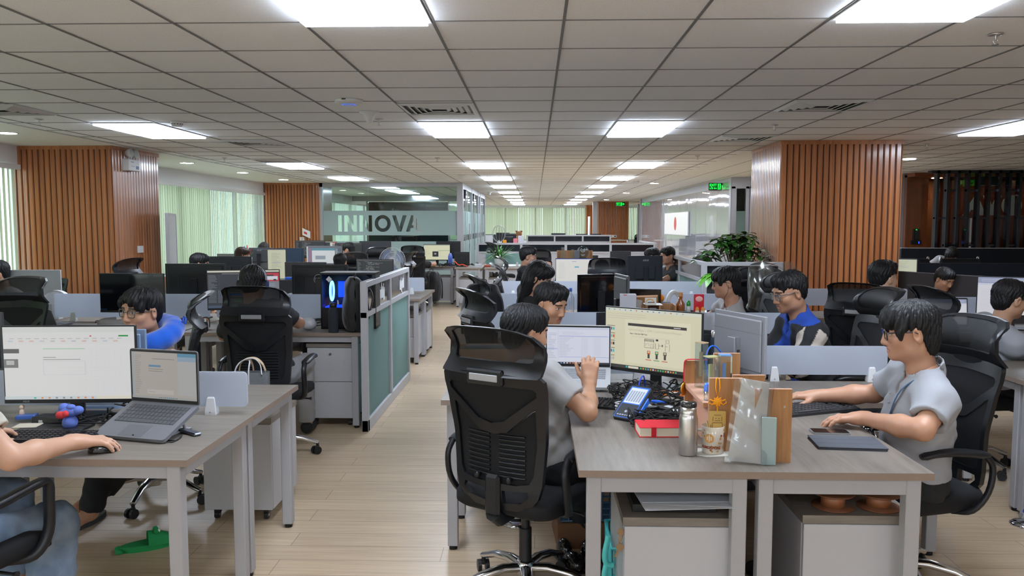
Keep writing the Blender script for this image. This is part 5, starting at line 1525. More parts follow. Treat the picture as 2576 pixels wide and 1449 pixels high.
b = MB().mat(M['navy']); b.box(4.2, 4.94, 9.92, 10.36, 0, 0.9); tag(b.build('cubicle_counter'), 'dark counter block in the cubicles touching the pillar edge, under the open notebook', 'counter')
M['ink'] = pmat('slide_ink', (0.05, 0.045, 0.035), 0.5)
def on_screen(root, body, size, x, z, mat, align='LEFT', bold=0.0):
 text('lettering', body, size, mat, root, (x, -0.0062, z), (PI / 2, 0, 0), 0.00005, align, bold=bold)
M['ink_soft'] = emat('slide_title', (0.30, 0.28, 0.2), 0.5)
on_screen(SLIDE, 'How to Begin - VSM Tool Checkout Process', 0.0165, -0.131, 0.298, M['ink_soft'])
on_screen(SLIDE, 'Step 1: Get the VSM Tool', 0.0095, -0.122, 0.278, M['ink'], bold=0.0002)
on_screen(SLIDE, 'Visit a participating store to check out a VSM tool for the task.', 0.0085, -0.110, 0.264, M['ink_soft'])
on_screen(BIG, 'ASUS', 0.012, -0.20, 0.0845, M['badge'])
text('maker_lettering', 'hp', 0.012, M['badge'], SILVER, (0, 0, 0), bold=0.0002).data.transform(rotm(rx=R(15)) @ Matrix.Translation((0, 0.235 / 2 - 0.004 - 0.002, 0.022)) @ rotm(rx=R(80)))
F32 = np.float32
def V3(*a): return np.array(a if len(a) > 1 else a[0], dtype=F32)
def unit(v):
 v = np.asarray(v, dtype=F32); return v / max(1e-9, float(np.linalg.norm(v)))
def rc(a, b, r1, r2=None, k=0.02, mode='u', cut=None):
 """rounded limb from a to b; cut: list of (point, outward normal) planes that trim it"""
 a, b = V3(a), V3(b); r2 = r1 if r2 is None else r2
 ba = b - a; L2 = float(ba @ ba) + 1e-9
 def fn(P):
  pa = P - a
  h = np.clip((pa @ ba) / L2, 0, 1)
  d = np.linalg.norm(pa - h[:, None] * ba, axis=1) - (r1 + (r2 - r1) * h)
  if cut:
   for p, n in cut: d = np.maximum(d, (P - V3(p)) @ V3(n))
  return d
 m = max(r1, r2)
 return (fn, np.minimum(a, b) - m, np.maximum(a, b) + m, k, mode)
def el(c, r, Rm=None, k=0.02, mode='u', cut=None):
 c, r = V3(c), V3(r)
 Rm = np.eye(3, dtype=F32) if Rm is None else np.asarray(Rm, dtype=F32)
 def fn(P):
  q = (P - c) @ Rm
  k0 = np.linalg.norm(q / r, axis=1); k1 = np.linalg.norm(q / (r * r), axis=1) + 1e-9
  d = k0 * (k0 - 1) / k1
  if cut:
   for p, n in cut: d = np.maximum(d, (P - V3(p)) @ V3(n))
  return d
 e = np.sqrt(((Rm * r) ** 2).sum(axis=1))
 return (fn, c - e, c + e, k, mode)
def half(p, n, k=0.004):
 """keep only the side against the normal"""
 p, n = V3(p), V3(n)
 return (lambda P: (P - p) @ n, V3(-99, -99, -99), V3(99, 99, 99), k, 'i')
def run(ops, P):
 d = np.full(len(P), 1.0, dtype=F32)
 for fn, lo, hi, k, mode in ops:
  f = fn(P)
  if mode == 'u':
   h = np.clip(0.5 + 0.5 * (d - f) / k, 0, 1); d = d + (f - d) * h - k * h * (1 - h)
  else:
   g = -f if mode == 's' else f
   h = np.clip(0.5 - 0.5 * (d - g) / k, 0, 1); d = d + (g - d) * h + k * h * (1 - h)
 return d
def frame(ops, M3, t, k=0.02, rad=0.2, mode='u', warp=None):
 """ops given in a local frame, used as one shape of the world"""
 M3 = np.asarray(M3, dtype=F32); t = V3(t)
 def fn(P):
  q = (P - t) @ M3
  d = run(ops, q)
  return d if warp is None else d + warp(q)
 return (fn, t - rad, t + rad, k, mode)
def nets(ops, vox, warp=None, BS=14):
 """surface nets over the blocks that the surface may cross"""
 us = [o for o in ops if o[4] == 'u']
 lo = np.min([o[1] for o in us], axis=0) - 0.03
 hi = np.max([o[2] for o in us], axis=0) + 0.03
 nb = np.ceil((hi - lo) / (vox * BS)).astype(int)
 n = nb * BS + 1
 D = np.full(tuple(n), 0.5, dtype=F32)
 bi = np.stack(np.meshgrid(*[np.arange(k) for k in nb], indexing='ij'), -1).reshape(-1, 3)
 cen = (lo + (bi + 0.5) * vox * BS).astype(F32)
 dc = run(ops, cen)
 rad = vox * BS * 0.87
 near = np.abs(dc) < rad * 1.35 + 0.03
 D_in = bi[(~near) & (dc < 0)]
 for b in D_in:
  s = b * BS; D[s[0]:s[0] + BS, s[1]:s[1] + BS, s[2]:s[2] + BS] = -0.5
 g = np.arange(BS + 1, dtype=F32) * vox
 G = np.stack(np.meshgrid(g, g, g, indexing='ij'), -1).reshape(-1, 3)
 for b in bi[near]:
  o = (lo + b * vox * BS).astype(F32)
  h = o + vox * BS
  use = [p for p in ops if np.all(p[1] - (p[3] + vox * 2 + 0.012) < h) and np.all(p[2] + (p[3] + vox * 2 + 0.012) > o)]
  if not any(p[4] == 'u' for p in use): continue
  P = G + o
  d = run(use, P)
  if warp is not None: d = d + warp(P)
  s = b * BS
  D[s[0]:s[0] + BS + 1, s[1]:s[1] + BS + 1, s[2]:s[2] + BS + 1] = d.reshape(BS + 1, BS + 1, BS + 1)
 S = D < 0
 A = S[:-1, :-1, :-1]
 allv = A.copy(); anyv = A.copy()
 for dx in (0, 1):
  for dy in (0, 1):
   for dz in (0, 1):
    q = S[dx:S.shape[0] - 1 + dx, dy:S.shape[1] - 1 + dy, dz:S.shape[2] - 1 + dz]
    allv &= q; anyv |= q
 act = np.argwhere(anyv & ~allv)
 if not len(act): return np.zeros((0, 3)), np.zeros((0, 4), int)
 idx = np.full(A.shape, -1, dtype=np.int32)
 idx[act[:, 0], act[:, 1], act[:, 2]] = np.arange(len(act))
 cor = {}
 for dx in (0, 1):
  for dy in (0, 1):
   for dz in (0, 1): cor[(dx, dy, dz)] = D[act[:, 0] + dx, act[:, 1] + dy, act[:, 2] + dz]
 acc = np.zeros((len(act), 3)); cntv = np.zeros(len(act))
 for ax in range(3):
  for u in (0, 1):
   for v in (0, 1):
    a = [0, 0, 0]; o2 = [i for i in range(3) if i != ax]
    a[o2[0]] = u; a[o2[1]] = v
    b2 = list(a); b2[ax] = 1
    da, db = cor[tuple(a)], cor[tuple(b2)]
    cr = (da < 0) != (db < 0)
    t = np.where(cr, da / np.where(np.abs(da - db) < 1e-9, 1e-9, da - db), 0)
    p = np.zeros((len(act), 3)); p[:, o2[0]] = u; p[:, o2[1]] = v; p[:, ax] = t
    acc += p * cr[:, None]; cntv += cr
 verts = lo + (act + acc / cntv[:, None]) * vox
 quads = []
 for ax in range(3):
  sl0 = [slice(1, -1)] * 3; sl0[ax] = slice(0, -1)
  sl1 = [slice(1, -1)] * 3; sl1[ax] = slice(1, None)
  a = S[tuple(sl0)]; c = S[tuple(sl1)]
  for sign in (0, 1):
   e = np.argwhere((a & ~c) if sign == 0 else (~a & c))
   if not len(e): continue
   off = np.ones(3, int); off[ax] = 0
   e = e + off
   u, v = [(1, 2), (2, 0), (0, 1)][ax]
   du = np.zeros(3, int); du[u] = 1
   dv = np.zeros(3, int); dv[v] = 1
   g4 = [e - du - dv, e - dv, e, e - du]
   q = np.stack([idx[x[:, 0], x[:, 1], x[:, 2]] for x in g4], 1)
   q = q[(q >= 0).all(axis=1)]
   quads.append(q if sign == 0 else q[:, ::-1])
 return verts, np.concatenate(quads)
def np_obj(name, parts, mat, parent, col=None):
 """parts: list of (verts, quads, colours or None) joined into one smooth mesh"""
 vs, qs, cs, o = [], [], [], 0
 for v, q, c in parts:
  if not len(v): continue
  vs.append(v); qs.append(q + o); o += len(v)
  cs.append(np.tile(np.array(col if col is not None else (0.5, 0.5, 0.5)), (len(v), 1)) if c is None else c)
 v = np.concatenate(vs).astype(F32); q = np.concatenate(qs).astype(np.int32); c = np.concatenate(cs)
 me = bpy.data.meshes.new(name)
 me.vertices.add(len(v)); me.vertices.foreach_set('co', v.ravel())
 me.loops.add(q.size); me.loops.foreach_set('vertex_index', q.ravel())
 me.polygons.add(len(q)); me.polygons.foreach_set('loop_start', np.arange(0, q.size, 4, dtype=np.int32))
 me.polygons.foreach_set('use_smooth', np.ones(len(q), dtype=bool))
 me.update(calc_edges=True)
 a = me.color_attributes.new('Col', 'FLOAT_COLOR', 'POINT')
 a.data.foreach_set('color', np.concatenate([c, np.ones((len(c), 1))], 1).astype(F32).ravel())
 me.materials.append(mat)
 me.validate()
 ob = bpy.data.objects.new(name, me)
 COL.objects.link(ob); ob.parent = parent
 return ob
M['skin'] = attr_mat('skin', 0.48, bump=0.06, bscale=420)
M['cloth'] = attr_mat('woven_cloth', 0.85, bump=0.25, bscale=750)
t = NT('black_hair')
a_ = t.n('ShaderNodeAttribute', attribute_name='Col')
tc = t.n('ShaderNodeTexCoord'); nz = t.n('ShaderNodeTexNoise', Scale=240.0, Detail=3.0)
mp = t.n('ShaderNodeMapping'); mp.inputs['Scale'].default_value = (1, 1, 0.22)
t.l(tc.outputs['Object'], mp.inputs[0]); t.l(mp.outputs[0], nz.inputs['Vector'])
bp = t.n('ShaderNodeBump', Strength=0.7, Distance=0.003); t.l(nz.outputs[0], bp.inputs['Height']); t.l(bp.outputs[0], t.b.inputs['Normal'])
t.l(a_.outputs[0], t.b.inputs['Base Color']); t.set(Roughness=0.5, Specular_IOR_Level=0.35)
M['hair'] = t.m
t = NT('washed_denim')
a_ = t.n('ShaderNodeAttribute', attribute_name='Col')
tc = t.n('ShaderNodeTexCoord'); nz = t.n('ShaderNodeTexNoise', Scale=9.0, Detail=4.0)
t.l(tc.outputs['Object'], nz.inputs['Vector'])
mx = t.n('ShaderNodeMix', data_type='RGBA', blend_type='MULTIPLY'); mx.inputs[0].default_value = 0.8
cr = t.n('ShaderNodeValToRGB'); cr.color_ramp.elements[0].position = 0.35; cr.color_ramp.elements[0].color = (0.45, 0.5, 0.6, 1); cr.color_ramp.elements[1].position = 0.65; cr.color_ramp.elements[1].color = (1, 1, 1, 1)
t.l(nz.outputs[0], cr.inputs[0]); t.l(a_.outputs[0], mx.inputs[6]); t.l(cr.outputs[0], mx.inputs[7]); t.l(mx.outputs[2], t.b.inputs['Base Color'])
n2 = t.n('ShaderNodeTexNoise', Scale=900.0); t.l(tc.outputs['Object'], n2.inputs['Vector'])
bp = t.n('ShaderNodeBump', Strength=0.3, Distance=0.002); t.l(n2.outputs[0], bp.inputs['Height']); t.l(bp.outputs[0], t.b.inputs['Normal']); t.set(Roughness=0.9)
M['denim'] = t.m
M['lens'] = thin_glass('spectacle_lens', (0.93, 0.95, 0.95), 0.08)
def head_ops(fine=True):
 o = [el((0, -0.012, 0.034), (0.077, 0.094, 0.083)), el((0, 0.020, -0.030), (0.0655, 0.072, 0.086), k=0.03),
  el((0, 0.036, -0.078), (0.047, 0.046, 0.036), k=0.03), el((0, 0.072, -0.099), (0.019, 0.014, 0.013), k=0.025)]
 for s in (-1, 1):
  o += [el((s * 0.046, 0.052, -0.030), (0.022, 0.024, 0.022), k=0.03), el((s * 0.052, 0.0, -0.070), (0.018, 0.034, 0.026), k=0.03)]
 o += [rc((-0.034, 0.077, 0.022), (0.034, 0.077, 0.022), 0.011, k=0.022)]
 for s in (-1, 1): o.append(el((s * 0.031, 0.100, 0.000), (0.017, 0.016, 0.011), k=0.018, mode='s'))
 for s in (-1, 1): o.append(el((s * 0.031, 0.0735, 0.000), (0.0155, 0.0125, 0.0125), k=0.006))
 o += [rc((0, 0.086, 0.008), (0, 0.101, -0.036), 0.0085, 0.0125, k=0.014)]
 for s in (-1, 1): o += [el((s * 0.0125, 0.092, -0.041), (0.0085, 0.011, 0.0085), k=0.008)]
 if fine:
  for s in (-1, 1): o.append(el((s * 0.0075, 0.097, -0.052), (0.0035, 0.005, 0.004), k=0.004, mode='s'))
 o += [rc((-0.018, 0.080, -0.0655), (0.018, 0.080, -0.0655), 0.0065, k=0.012), rc((-0.014, 0.081, -0.0755), (0.014, 0.081, -0.0755), 0.0072, k=0.010)]
 o += [el((0, 0.094, -0.0700), (0.024, 0.010, 0.0016), k=0.004, mode='s')]
 for s in (-1, 1):
  Rm = np.array(Euler((R(-12), 0, R(s * -22))).to_matrix())
  o += [el((s * 0.0785, -0.012, -0.012), (0.0095, 0.020, 0.033), Rm, k=0.010), el((s * 0.089, -0.004, -0.008), (0.007, 0.010, 0.018), Rm, k=0.006, mode='s')]
 return o
def face_col(q, base, lips=(0.42, 0.16, 0.13), brow=(0.012, 0.009, 0.008)):
 c = np.tile(np.array(base, dtype=float), (len(q), 1))
 x, y, z = np.abs(q[:, 0]), q[:, 1], q[:, 2]
 def mixin(m, col):
  m = np.clip(m, 0, 1)[:, None]; c[:] = c * (1 - m) + np.array(col) * m
 warm = np.exp(-((x - 0.042) ** 2 + (z + 0.035) ** 2) / 0.0009) * (y > 0.02)
 mixin(0.25 * warm, (base[0] * 0.95, base[1] * 0.72, base[2] * 0.68))
 front = y > 0.045
 e = ((q[:, 0]) / 0.026) ** 2 + ((z + 0.0705) / 0.0105) ** 2
 mixin(np.clip((1.15 - e) / 0.3, 0, 1) * (y > 0.06), lips)
 mixin(np.clip(1.2 - (np.abs(z + 0.070) / 0.0022), 0, 1) * (x < 0.023) * (y > 0.06) * 0.6, (0.12, 0.04, 0.04))
 arch = 0.0235 - ((x - 0.028) / 0.03) ** 2 * 0.006
 mixin(np.clip((0.0052 - np.abs(z - arch)) / 0.002, 0, 1) * (x > 0.011) * (x < 0.051) * front, brow)
 ez = z - 0.0 + ((x - 0.031) / 0.016) ** 2 * 0.001
 ee = ((x - 0.031) / 0.0150) ** 2 + (ez / 0.0052) ** 2
 m = np.clip((1.1 - ee) / 0.25, 0, 1) * front
 mixin(m, (0.62, 0.58, 0.55))
 ir = ((x - 0.031) ** 2 + (ez - 0.0006) ** 2) ** 0.5
 mixin(m * np.clip((0.0068 - ir) / 0.0015, 0, 1), (0.012, 0.008, 0.007))
 lid = ((x - 0.031) / 0.0165) ** 2 + ((ez - 0.0012) / 0.0064) ** 2
 mixin(np.clip((1.12 - lid) / 0.2, 0, 1) * (1 - m) * (ez > 0.0012) * front * 0.8, (0.05, 0.03, 0.025))
 return c
def hair_ops(style):
 """hair volume in the head's frame"""
 o = [el((0, -0.016, 0.042), (0.0875, 0.105, 0.087))]
 ear = [el((s * 0.088, 0.012, -0.030), (0.034, 0.036, 0.044), k=0.008, mode='s') for s in (-1, 1)]
 if style == 'short':       # cropped sides, lifted front
  o += [el((0, 0.045, 0.088), (0.062, 0.045, 0.034), k=0.03), el((0, -0.055, -0.005), (0.070, 0.050, 0.070), k=0.02)]
  cutf = [el((0, 0.115, -0.035), (0.088, 0.068, 0.098), k=0.008, mode='s')] + [el((s * 0.085, 0.055, 0.0), (0.03, 0.06, 0.045), k=0.01, mode='s') for s in (-1, 1)]
  low = [half((0, -0.08, -0.075), (0, 0.25, -1))]
 elif style == 'fringe':    # thick straight fringe over the brow
  o += [el((0, 0.040, 0.060), (0.078, 0.062, 0.055), k=0.03), el((0, -0.060, -0.030), (0.072, 0.052, 0.085), k=0.025), el((0.0, 0.086, 0.040), (0.058, 0.020, 0.030), k=0.015)]
  o += [el((s * 0.078, 0.045, 0.02), (0.013, 0.028, 0.045), k=0.01) for s in (-1, 1)]
  cutf = [el((0, 0.122, -0.045), (0.075, 0.070, 0.072), k=0.006, mode='s'), el((0, 0.07, -0.09), (0.09, 0.085, 0.07), k=0.006, mode='s')]
  low = [half((0, -0.08, -0.115), (0, 0.2, -1))]
 elif style == 'part':      # parted, longer on top, sweeps over both temples
  o += [el((-0.020, 0.045, 0.075), (0.066, 0.055, 0.042), k=0.03), el((0, -0.058, -0.015), (0.070, 0.050, 0.075), k=0.02)]
  o += [el((-0.058, 0.062, 0.040), (0.026, 0.028, 0.042), np.array(Euler((0, R(18), 0)).to_matrix()), k=0.015), el((0.070, 0.048, 0.042), (0.018, 0.028, 0.036), k=0.015), el((-0.03, 0.088, 0.062), (0.035, 0.016, 0.026), k=0.015)]
  cutf = [el((0.016, 0.120, -0.03), (0.058, 0.062, 0.098), k=0.006, mode='s'), el((0, 0.10, -0.06), (0.085, 0.07, 0.068), k=0.006, mode='s')]
  low = [half((0, -0.08, -0.085), (0, 0.25, -1))]
 elif style == 'long':
  o += [el((0, -0.045, -0.04), (0.088, 0.080, 0.11), k=0.03), rc((0.05, -0.05, -0.05), (0.065, -0.03, -0.22), 0.050, 0.035, k=0.03), rc((-0.05, -0.05, -0.05), (-0.065, -0.03, -0.22), 0.050, 0.035, k=0.03), el((0, 0.05, 0.07), (0.070, 0.05, 0.04), k=0.03)]
  cutf = [el((0.0, 0.120, -0.045), (0.062, 0.075, 0.098), k=0.008, mode='s')]
  ear = []; low = []
 else:                      # 'crop': round dark back of the head
  o += [el((0, -0.055, -0.010), (0.072, 0.052, 0.078), k=0.02), el((0, 0.04, 0.075), (0.066, 0.05, 0.04), k=0.03)]
  cutf = [el((0, 0.120, -0.035), (0.078, 0.066, 0.092), k=0.008, mode='s')]
  low = [half((0, -0.08, -0.080), (0, 0.2, -1))]
 return o + cutf + ear + low
def hair_warp(seed):
 def w(q):
  x, y, z = q[:, 0], q[:, 1] + 0.03, q[:, 2] - 0.02
  an = np.arctan2(x, y + 1e-6); up = z / (np.sqrt(x * x + y * y + z * z) + 1e-6)
  return 0.0026 * np.sin(an * 23 + seed + 3 * np.sin(up * 5 + seed)) * (1 - 0.6 * np.abs(up)) + 0.0020 * np.sin(an * 47 + up * 11 + seed * 2) + 0.0016 * np.sin(x * 160 + seed) * np.sin(y * 140)
 return w
def hand_ops(w, d, dors, thumb, curl=(0.25, 0.3, 0.2), spread=0.05, tcurl=0.3, k=0.006, fingers=None, sc=1.0):
 """w wrist, d direction of the fingers, dors back of the hand, thumb +-1 side along cross(d, dors)"""
 w, d = V3(w), unit(d); n = unit(V3(dors) - d * float(V3(dors) @ d)); s = np.cross(d, n) * thumb
 o = []
 kn = []
 for i, (lx, ly) in enumerate(((0.030, 0.088), (0.010, 0.093), (-0.010, 0.089), (-0.029, 0.080))):
  p = w + (s * lx + d * ly + n * 0.004) * sc; kn.append(p)
  o.append(rc(w + s * lx * 0.5 * sc + d * 0.01 * sc, p, 0.017 * sc, 0.0125 * sc, k=0.014))
 o.append(rc(w - d * 0.02, w + d * 0.03, 0.026 * sc, 0.024 * sc, k=0.02))
 lens = (0.072, 0.080, 0.074, 0.058)
 for i in range(4):
  c = curl if fingers is None else fingers[i]
  f = unit(d + s * spread * (1.5 - i) * 1.0)
  p = kn[i]; a = 0.0
  for j, fr in enumerate((0.45, 0.30, 0.25)):
   a += c[j]
   v = f * math.cos(a) - n * math.sin(a)
   q = p + v * lens[i] * fr * sc
   r0, r1 = [(0.0098, 0.0088), (0.0088, 0.0080), (0.0080, 0.0068)][j]
   o.append(rc(p, q, r0 * sc, r1 * sc, k=k if j == 0 else 0.004)); p = q
 p = w + (s * 0.018 + d * 0.020 - n * 0.006) * sc
 v = unit(s * 0.75 + d * 0.75 - n * 0.25)
 q = p + v * 0.045 * sc; o.append(rc(p, q, 0.016 * sc, 0.0115 * sc, k=0.012))
 v2 = unit(v * math.cos(tcurl) + (d * 0.6 - s * 0.8) * math.sin(tcurl) - n * 0.1)
 q2 = q + v2 * 0.032 * sc; o.append(rc(q, q2, 0.0112 * sc, 0.010 * sc, k=0.005))
 o.append(rc(q2, q2 + unit(v2 + d * 0.2) * 0.025 * sc, 0.010 * sc, 0.008 * sc, k=0.004))
 return o
SK = (0.50, 0.27, 0.17)
def person(label, pelvis, yaw, head, hyaw, hpitch=0, hroll=0, arms=None, shirt=None, trousers=(0.012, 0.013, 0.016), hair='crop', hair_col=(0.006, 0.006, 0.007), skin=SK,
  vox=0.012, hvox=0.006, knees=None, feet=None, glasses=None, collar=None, sleeve=0.55, long_sleeve=False, hem=0.0, loose=0.014, shoes=(0.02, 0.02, 0.022), hands=True, build=1.0, trouser_end=0.97, denim=False, fold=0.004):
 root = thing('person', label, 'person', (pelvis[0], pelvis[1], 0), 0, 'people at their desks')
 O = V3(pelvis[0], pelvis[1], 0)
 pel, hd = V3(pelvis) - O, V3(head) - O
 ya = R(yaw)
 side, fwd = V3(math.cos(ya), math.sin(ya), 0), V3(-math.sin(ya), math.cos(ya), 0)
 Hm = np.array(Euler((R(hpitch), R(hroll), R(hyaw)), 'XYZ').to_matrix(), dtype=F32)
 hs = 0.97
 NB = hd + Hm @ V3(0, -0.045, -0.10) + V3(0, 0, -0.085) - fwd * 0.010
 sp = unit(NB - pel)
 fw2 = unit(fwd - sp * float(fwd @ sp)); sd2 = np.cross(fw2, sp)
 T3 = np.stack([sd2, fw2, sp], 1)
 B = build
 sh = {-1: NB - sd2 * 0.165 * B - sp * 0.058 + fw2 * 0.01, 1: NB + sd2 * 0.165 * B - sp * 0.058 + fw2 * 0.01}
 L = float(np.linalg.norm(NB - pel))
 def torso(e, k=0.06):
  o = [el(pel + sp * 0.02, (0.165 * B + e, 0.12 * B + e, 0.13 + e), T3, k=k), el(pel + sp * L * 0.36, (0.145 * B + e, 0.108 * B + e, 0.17 + e), T3, k=k),
   el(NB - sp * 0.185 + fw2 * 0.005, (0.162 * B + e, 0.104 * B + e, 0.175 + e), T3, k=k), rc(sh[-1] + sd2 * 0.03, sh[1] - sd2 * 0.03, 0.060 + e, k=k)]
  for s in (-1, 1): o.append(rc(NB + sp * 0.018, sh[s], 0.040 + e, 0.046 + e, k=0.04))
  return o
 arms = arms or {}
 ak = {}
 for s in (-1, 1):
  a = arms.get(s)
  if a is None: a = (sh[s] + sd2 * s * 0.06 - sp * 0.26 + fw2 * 0.06 + O, sh[s] + sd2 * s * 0.00 - sp * 0.30 + fw2 * 0.30 + O, None)
  ak[s] = (V3(a[0]) - O, V3(a[1]) - O, a[2] if len(a) > 2 else None)
 hip = {s: pel + side * s * 0.085 - V3(0, 0, 0.02) for s in (-1, 1)}
 kn, an = {}, {}
 for s in (-1, 1):
  kn[s] = (V3(knees[s]) - O) if knees else hip[s] + fwd * 0.42 + side * s * 0.05 + V3(0, 0, 0.02)
  an[s] = (V3(feet[s]) - O) if feet else kn[s] * V3(1, 1, 0) + fwd * 0.03 + V3(0, 0, 0.085)
 parts = []
 ops = torso(-0.004)
 for s in (-1, 1):
  ops += [rc(hip[s], kn[s], 0.075 * B, 0.052 * B, k=0.04), rc(kn[s], an[s], 0.052 * B, 0.036, k=0.02), rc(an[s], an[s] + fwd * 0.15 - V3(0, 0, 0.055), 0.036, 0.024, k=0.02)]
  ops += [rc(sh[s], ak[s][0], 0.046, 0.038, k=0.03)]
 v, q = nets(ops, max(vox, 0.012)); parts.append((v, q, np.tile(np.array(skin), (len(v), 1))))
 hops = head_ops(hvox < 0.005)
 nk0, nk1 = NB - sp * 0.05, hd + Hm @ V3(0, -0.022, -0.055) * hs
 ops = [frame([(f, a * 1, b, k, m) for f, a, b, k, m in hops], Hm, hd, k=0.03, rad=0.17), rc(nk0, nk1, 0.062, 0.053, k=0.03)]
 v, q = nets(ops, hvox)
 ql = (v - hd) @ Hm
 parts.append((v, q, face_col(ql, skin)))
 for s in (-1, 1):
  e_, w_, hsp = ak[s]
  u0 = sh[s] + (e_ - sh[s]) * 0.15
  ops = [rc(u0, e_, 0.045 * B, 0.038, k=0.02), rc(e_, e_ + (w_ - e_) * 0.35, 0.040, 0.040 * B, k=0.02), rc(e_ + (w_ - e_) * 0.35, w_, 0.040 * B, 0.0255, k=0.02)]
  if hands:
   hsp = hsp or {}
   d = hsp.get('dir', unit(w_ - e_)); dn = hsp.get('dors', V3(0, 0, 1))
   ops += hand_ops(w_, d, dn, hsp.get('thumb', -s), hsp.get('curl', (0.35, 0.45, 0.3)), hsp.get('spread', 0.06), hsp.get('tcurl', 0.35), fingers=hsp.get('fingers'))
  v, q = nets(ops, max(hvox, 0.003) if hands and hvox < 0.005 else max(hvox, 0.006))
  c = np.tile(np.array(skin), (len(v), 1))
  parts.append((v, q, c))
 np_obj('body', parts, M['skin'], root)
 if hair:
  wv = hair_warp(sum(map(ord, label)) % 17)
  ops = [frame(hair_ops(hair), Hm, hd, k=0.001, rad=0.17 if hair != 'long' else 0.32, warp=wv if hvox < 0.008 else None)]
  v, q = nets(ops, hvox if hair != 'long' else max(hvox, 0.006))
  hc = np.tile(np.array(hair_col), (len(v), 1))
  np_obj('hair', [(v, q, hc)], M['hair'], root)
 sc = shirt if shirt is not None else (0.6, 0.6, 0.6)
 e = loose
 ops = torso(e, 0.05)
 ends = []
 for s in (-1, 1):
  e_, w_, _ = ak[s]
  if long_sleeve:
   ops += [rc(sh[s], e_, 0.058 * B + e * 0.6, 0.050 + e * 0.5, k=0.045), rc(e_, w_, 0.050 + e * 0.5, 0.034 + e * 0.3, k=0.02, cut=[(w_ - unit(w_ - e_) * 0.01, unit(w_ - e_))])]
   ends.append((e_, w_, 0.99))
  else:
   dd = unit(e_ - sh[s]); p = sh[s] + (e_ - sh[s]) * sleeve
   ops += [rc(sh[s], sh[s] + (e_ - sh[s]) * (sleeve + 0.25), 0.058 * B + e * 0.5, 0.056 + e, k=0.045, cut=[(p, dd)])]
   ops += [rc(p - dd * 0.02, e_, 0.047, 0.046, k=0.004, mode='s')]
 ops.append(half(pel - sp * (0.04 + hem), -sp))
 ops.append(rc(NB - sp * 0.02, NB + sp * 0.16 + fw2 * 0.03, 0.064, 0.070, k=0.008, mode='s'))
 if collar:
  cu = [(NB + sp * 0.060 - fw2 * 0.02, unit(sp * 1.0 + fw2 * 0.55)), (NB - sp * 0.02, -unit(sp - fw2 * 0.2))]
  ops += [rc(NB - sp * 0.05, NB + sp * 0.12 + fw2 * 0.03, 0.080, 0.074, k=0.004, cut=cu)]
  ops += [rc(NB - sp * 0.06, NB + sp * 0.16 + fw2 * 0.03, 0.066, 0.066, k=0.003, mode='s')]
  ops += [el(NB + fw2 * 0.085 - sp * 0.02, (0.018, 0.05, 0.07), T3, k=0.004, mode='s')]
 def folds(P):
  a = np.sin(P[:, 2] * 78 + 4 * np.sin(P[:, 0] * 13 + P[:, 1] * 9) + P[:, 0] * 25)
  b_ = np.sin(P[:, 0] * 66 - P[:, 2] * 52 + P[:, 1] * 40 + 3 * np.sin(P[:, 1] * 15 + P[:, 2] * 8))
  return fold * (0.75 * np.abs(a) ** 1.5 * np.sign(a) * (0.4 + 0.6 * np.sin(P[:, 1] * 9 + P[:, 2] * 11 + 1) ** 2) + 0.55 * b_ * (0.3 + 0.7 * np.sin(P[:, 0] * 10 - P[:, 2] * 7) ** 2))
 v, q = nets(ops, vox * 0.8, warp=folds)
 cc = sc(v, dict(NB=NB, sp=sp, fw=fw2, sd=sd2, sh=sh, ak=ak, pel=pel)) if callable(sc) else np.tile(np.array(sc), (len(v), 1))
 so = np_obj('shirt', [(v, q, cc)], M['cloth'], root)
 ops = [el(pel - V3(0, 0, 0.0), (0.172 * B, 0.135 * B, 0.13), T3, k=0.04, cut=[(pel + sp * 0.09, sp)])]
 for s in (-1, 1):
  te = trouser_end
  ee = kn[s] + (an[s] - kn[s]) * te; dn = unit(an[s] - kn[s])
  w2 = 0.072 if not denim else 0.098
  ops += [rc(hip[s], kn[s], 0.092 * B, 0.068 * B if not denim else 0.088, k=0.05), rc(kn[s], an[s], 0.066 * B if not denim else 0.088, w2 * 0.85, k=0.03, cut=[(ee, dn)])]
  ops += [rc(ee - dn * 0.03, ee + dn * 0.2, w2 * 0.85 - 0.008, k=0.003, mode='s')] if te < 0.9 and not denim else []
 v, q = nets(ops, max(vox, 0.010), warp=folds)
 np_obj('trousers', [(v, q, None)], M['denim'] if denim else M['cloth'], root, trousers)
 for s in (-1, 1):
  ops = [rc(an[s] - V3(0, 0, 0.03) - fwd * 0.02, an[s] + fwd * 0.16 - V3(0, 0, 0.05), 0.046, 0.036, k=0.02), half(V3(an[s][0], an[s][1], max(0.004, an[s][2] - 0.085)), (0, 0, -1)), half(an[s] + V3(0, 0, 0.01), (0, 0, 1))]
  if shoes is not None:
   v, q = nets(ops, 0.010); np_obj('shoe', [(v, q, None)], M['cloth'], root, shoes)
 if glasses:
  b = MB().mat(M['gloss'], glasses)
  hm4 = Matrix.Translation(Vector([float(x) for x in hd])) @ Matrix([[float(x) for x in row] for row in Hm]).to_4x4()
  b.T = hm4
  for s in (-1, 1):
   n = 20
   lp = []
   for kq in range(n):
    a = 2 * PI * kq / n
    cx, cz = math.cos(a), math.sin(a)
    pw = 0.6
    lp.append((s * 0.033 + 0.0245 * math.copysign(abs(cx) ** pw, cx), 0.097 - 0.010 * abs(cx * 0.5 + 0.5 * s * cx), -0.004 + 0.0195 * math.copysign(abs(cz) ** pw, cz)))
   b.tube(lp, 0.0027, 6, closed=True)
   b.tube([(s * 0.058, 0.090, 0.006), (s * 0.072, 0.070, 0.008), (s * 0.083, 0.0, 0.004), (s * 0.083, -0.02, -0.006)], 0.0026, 6)
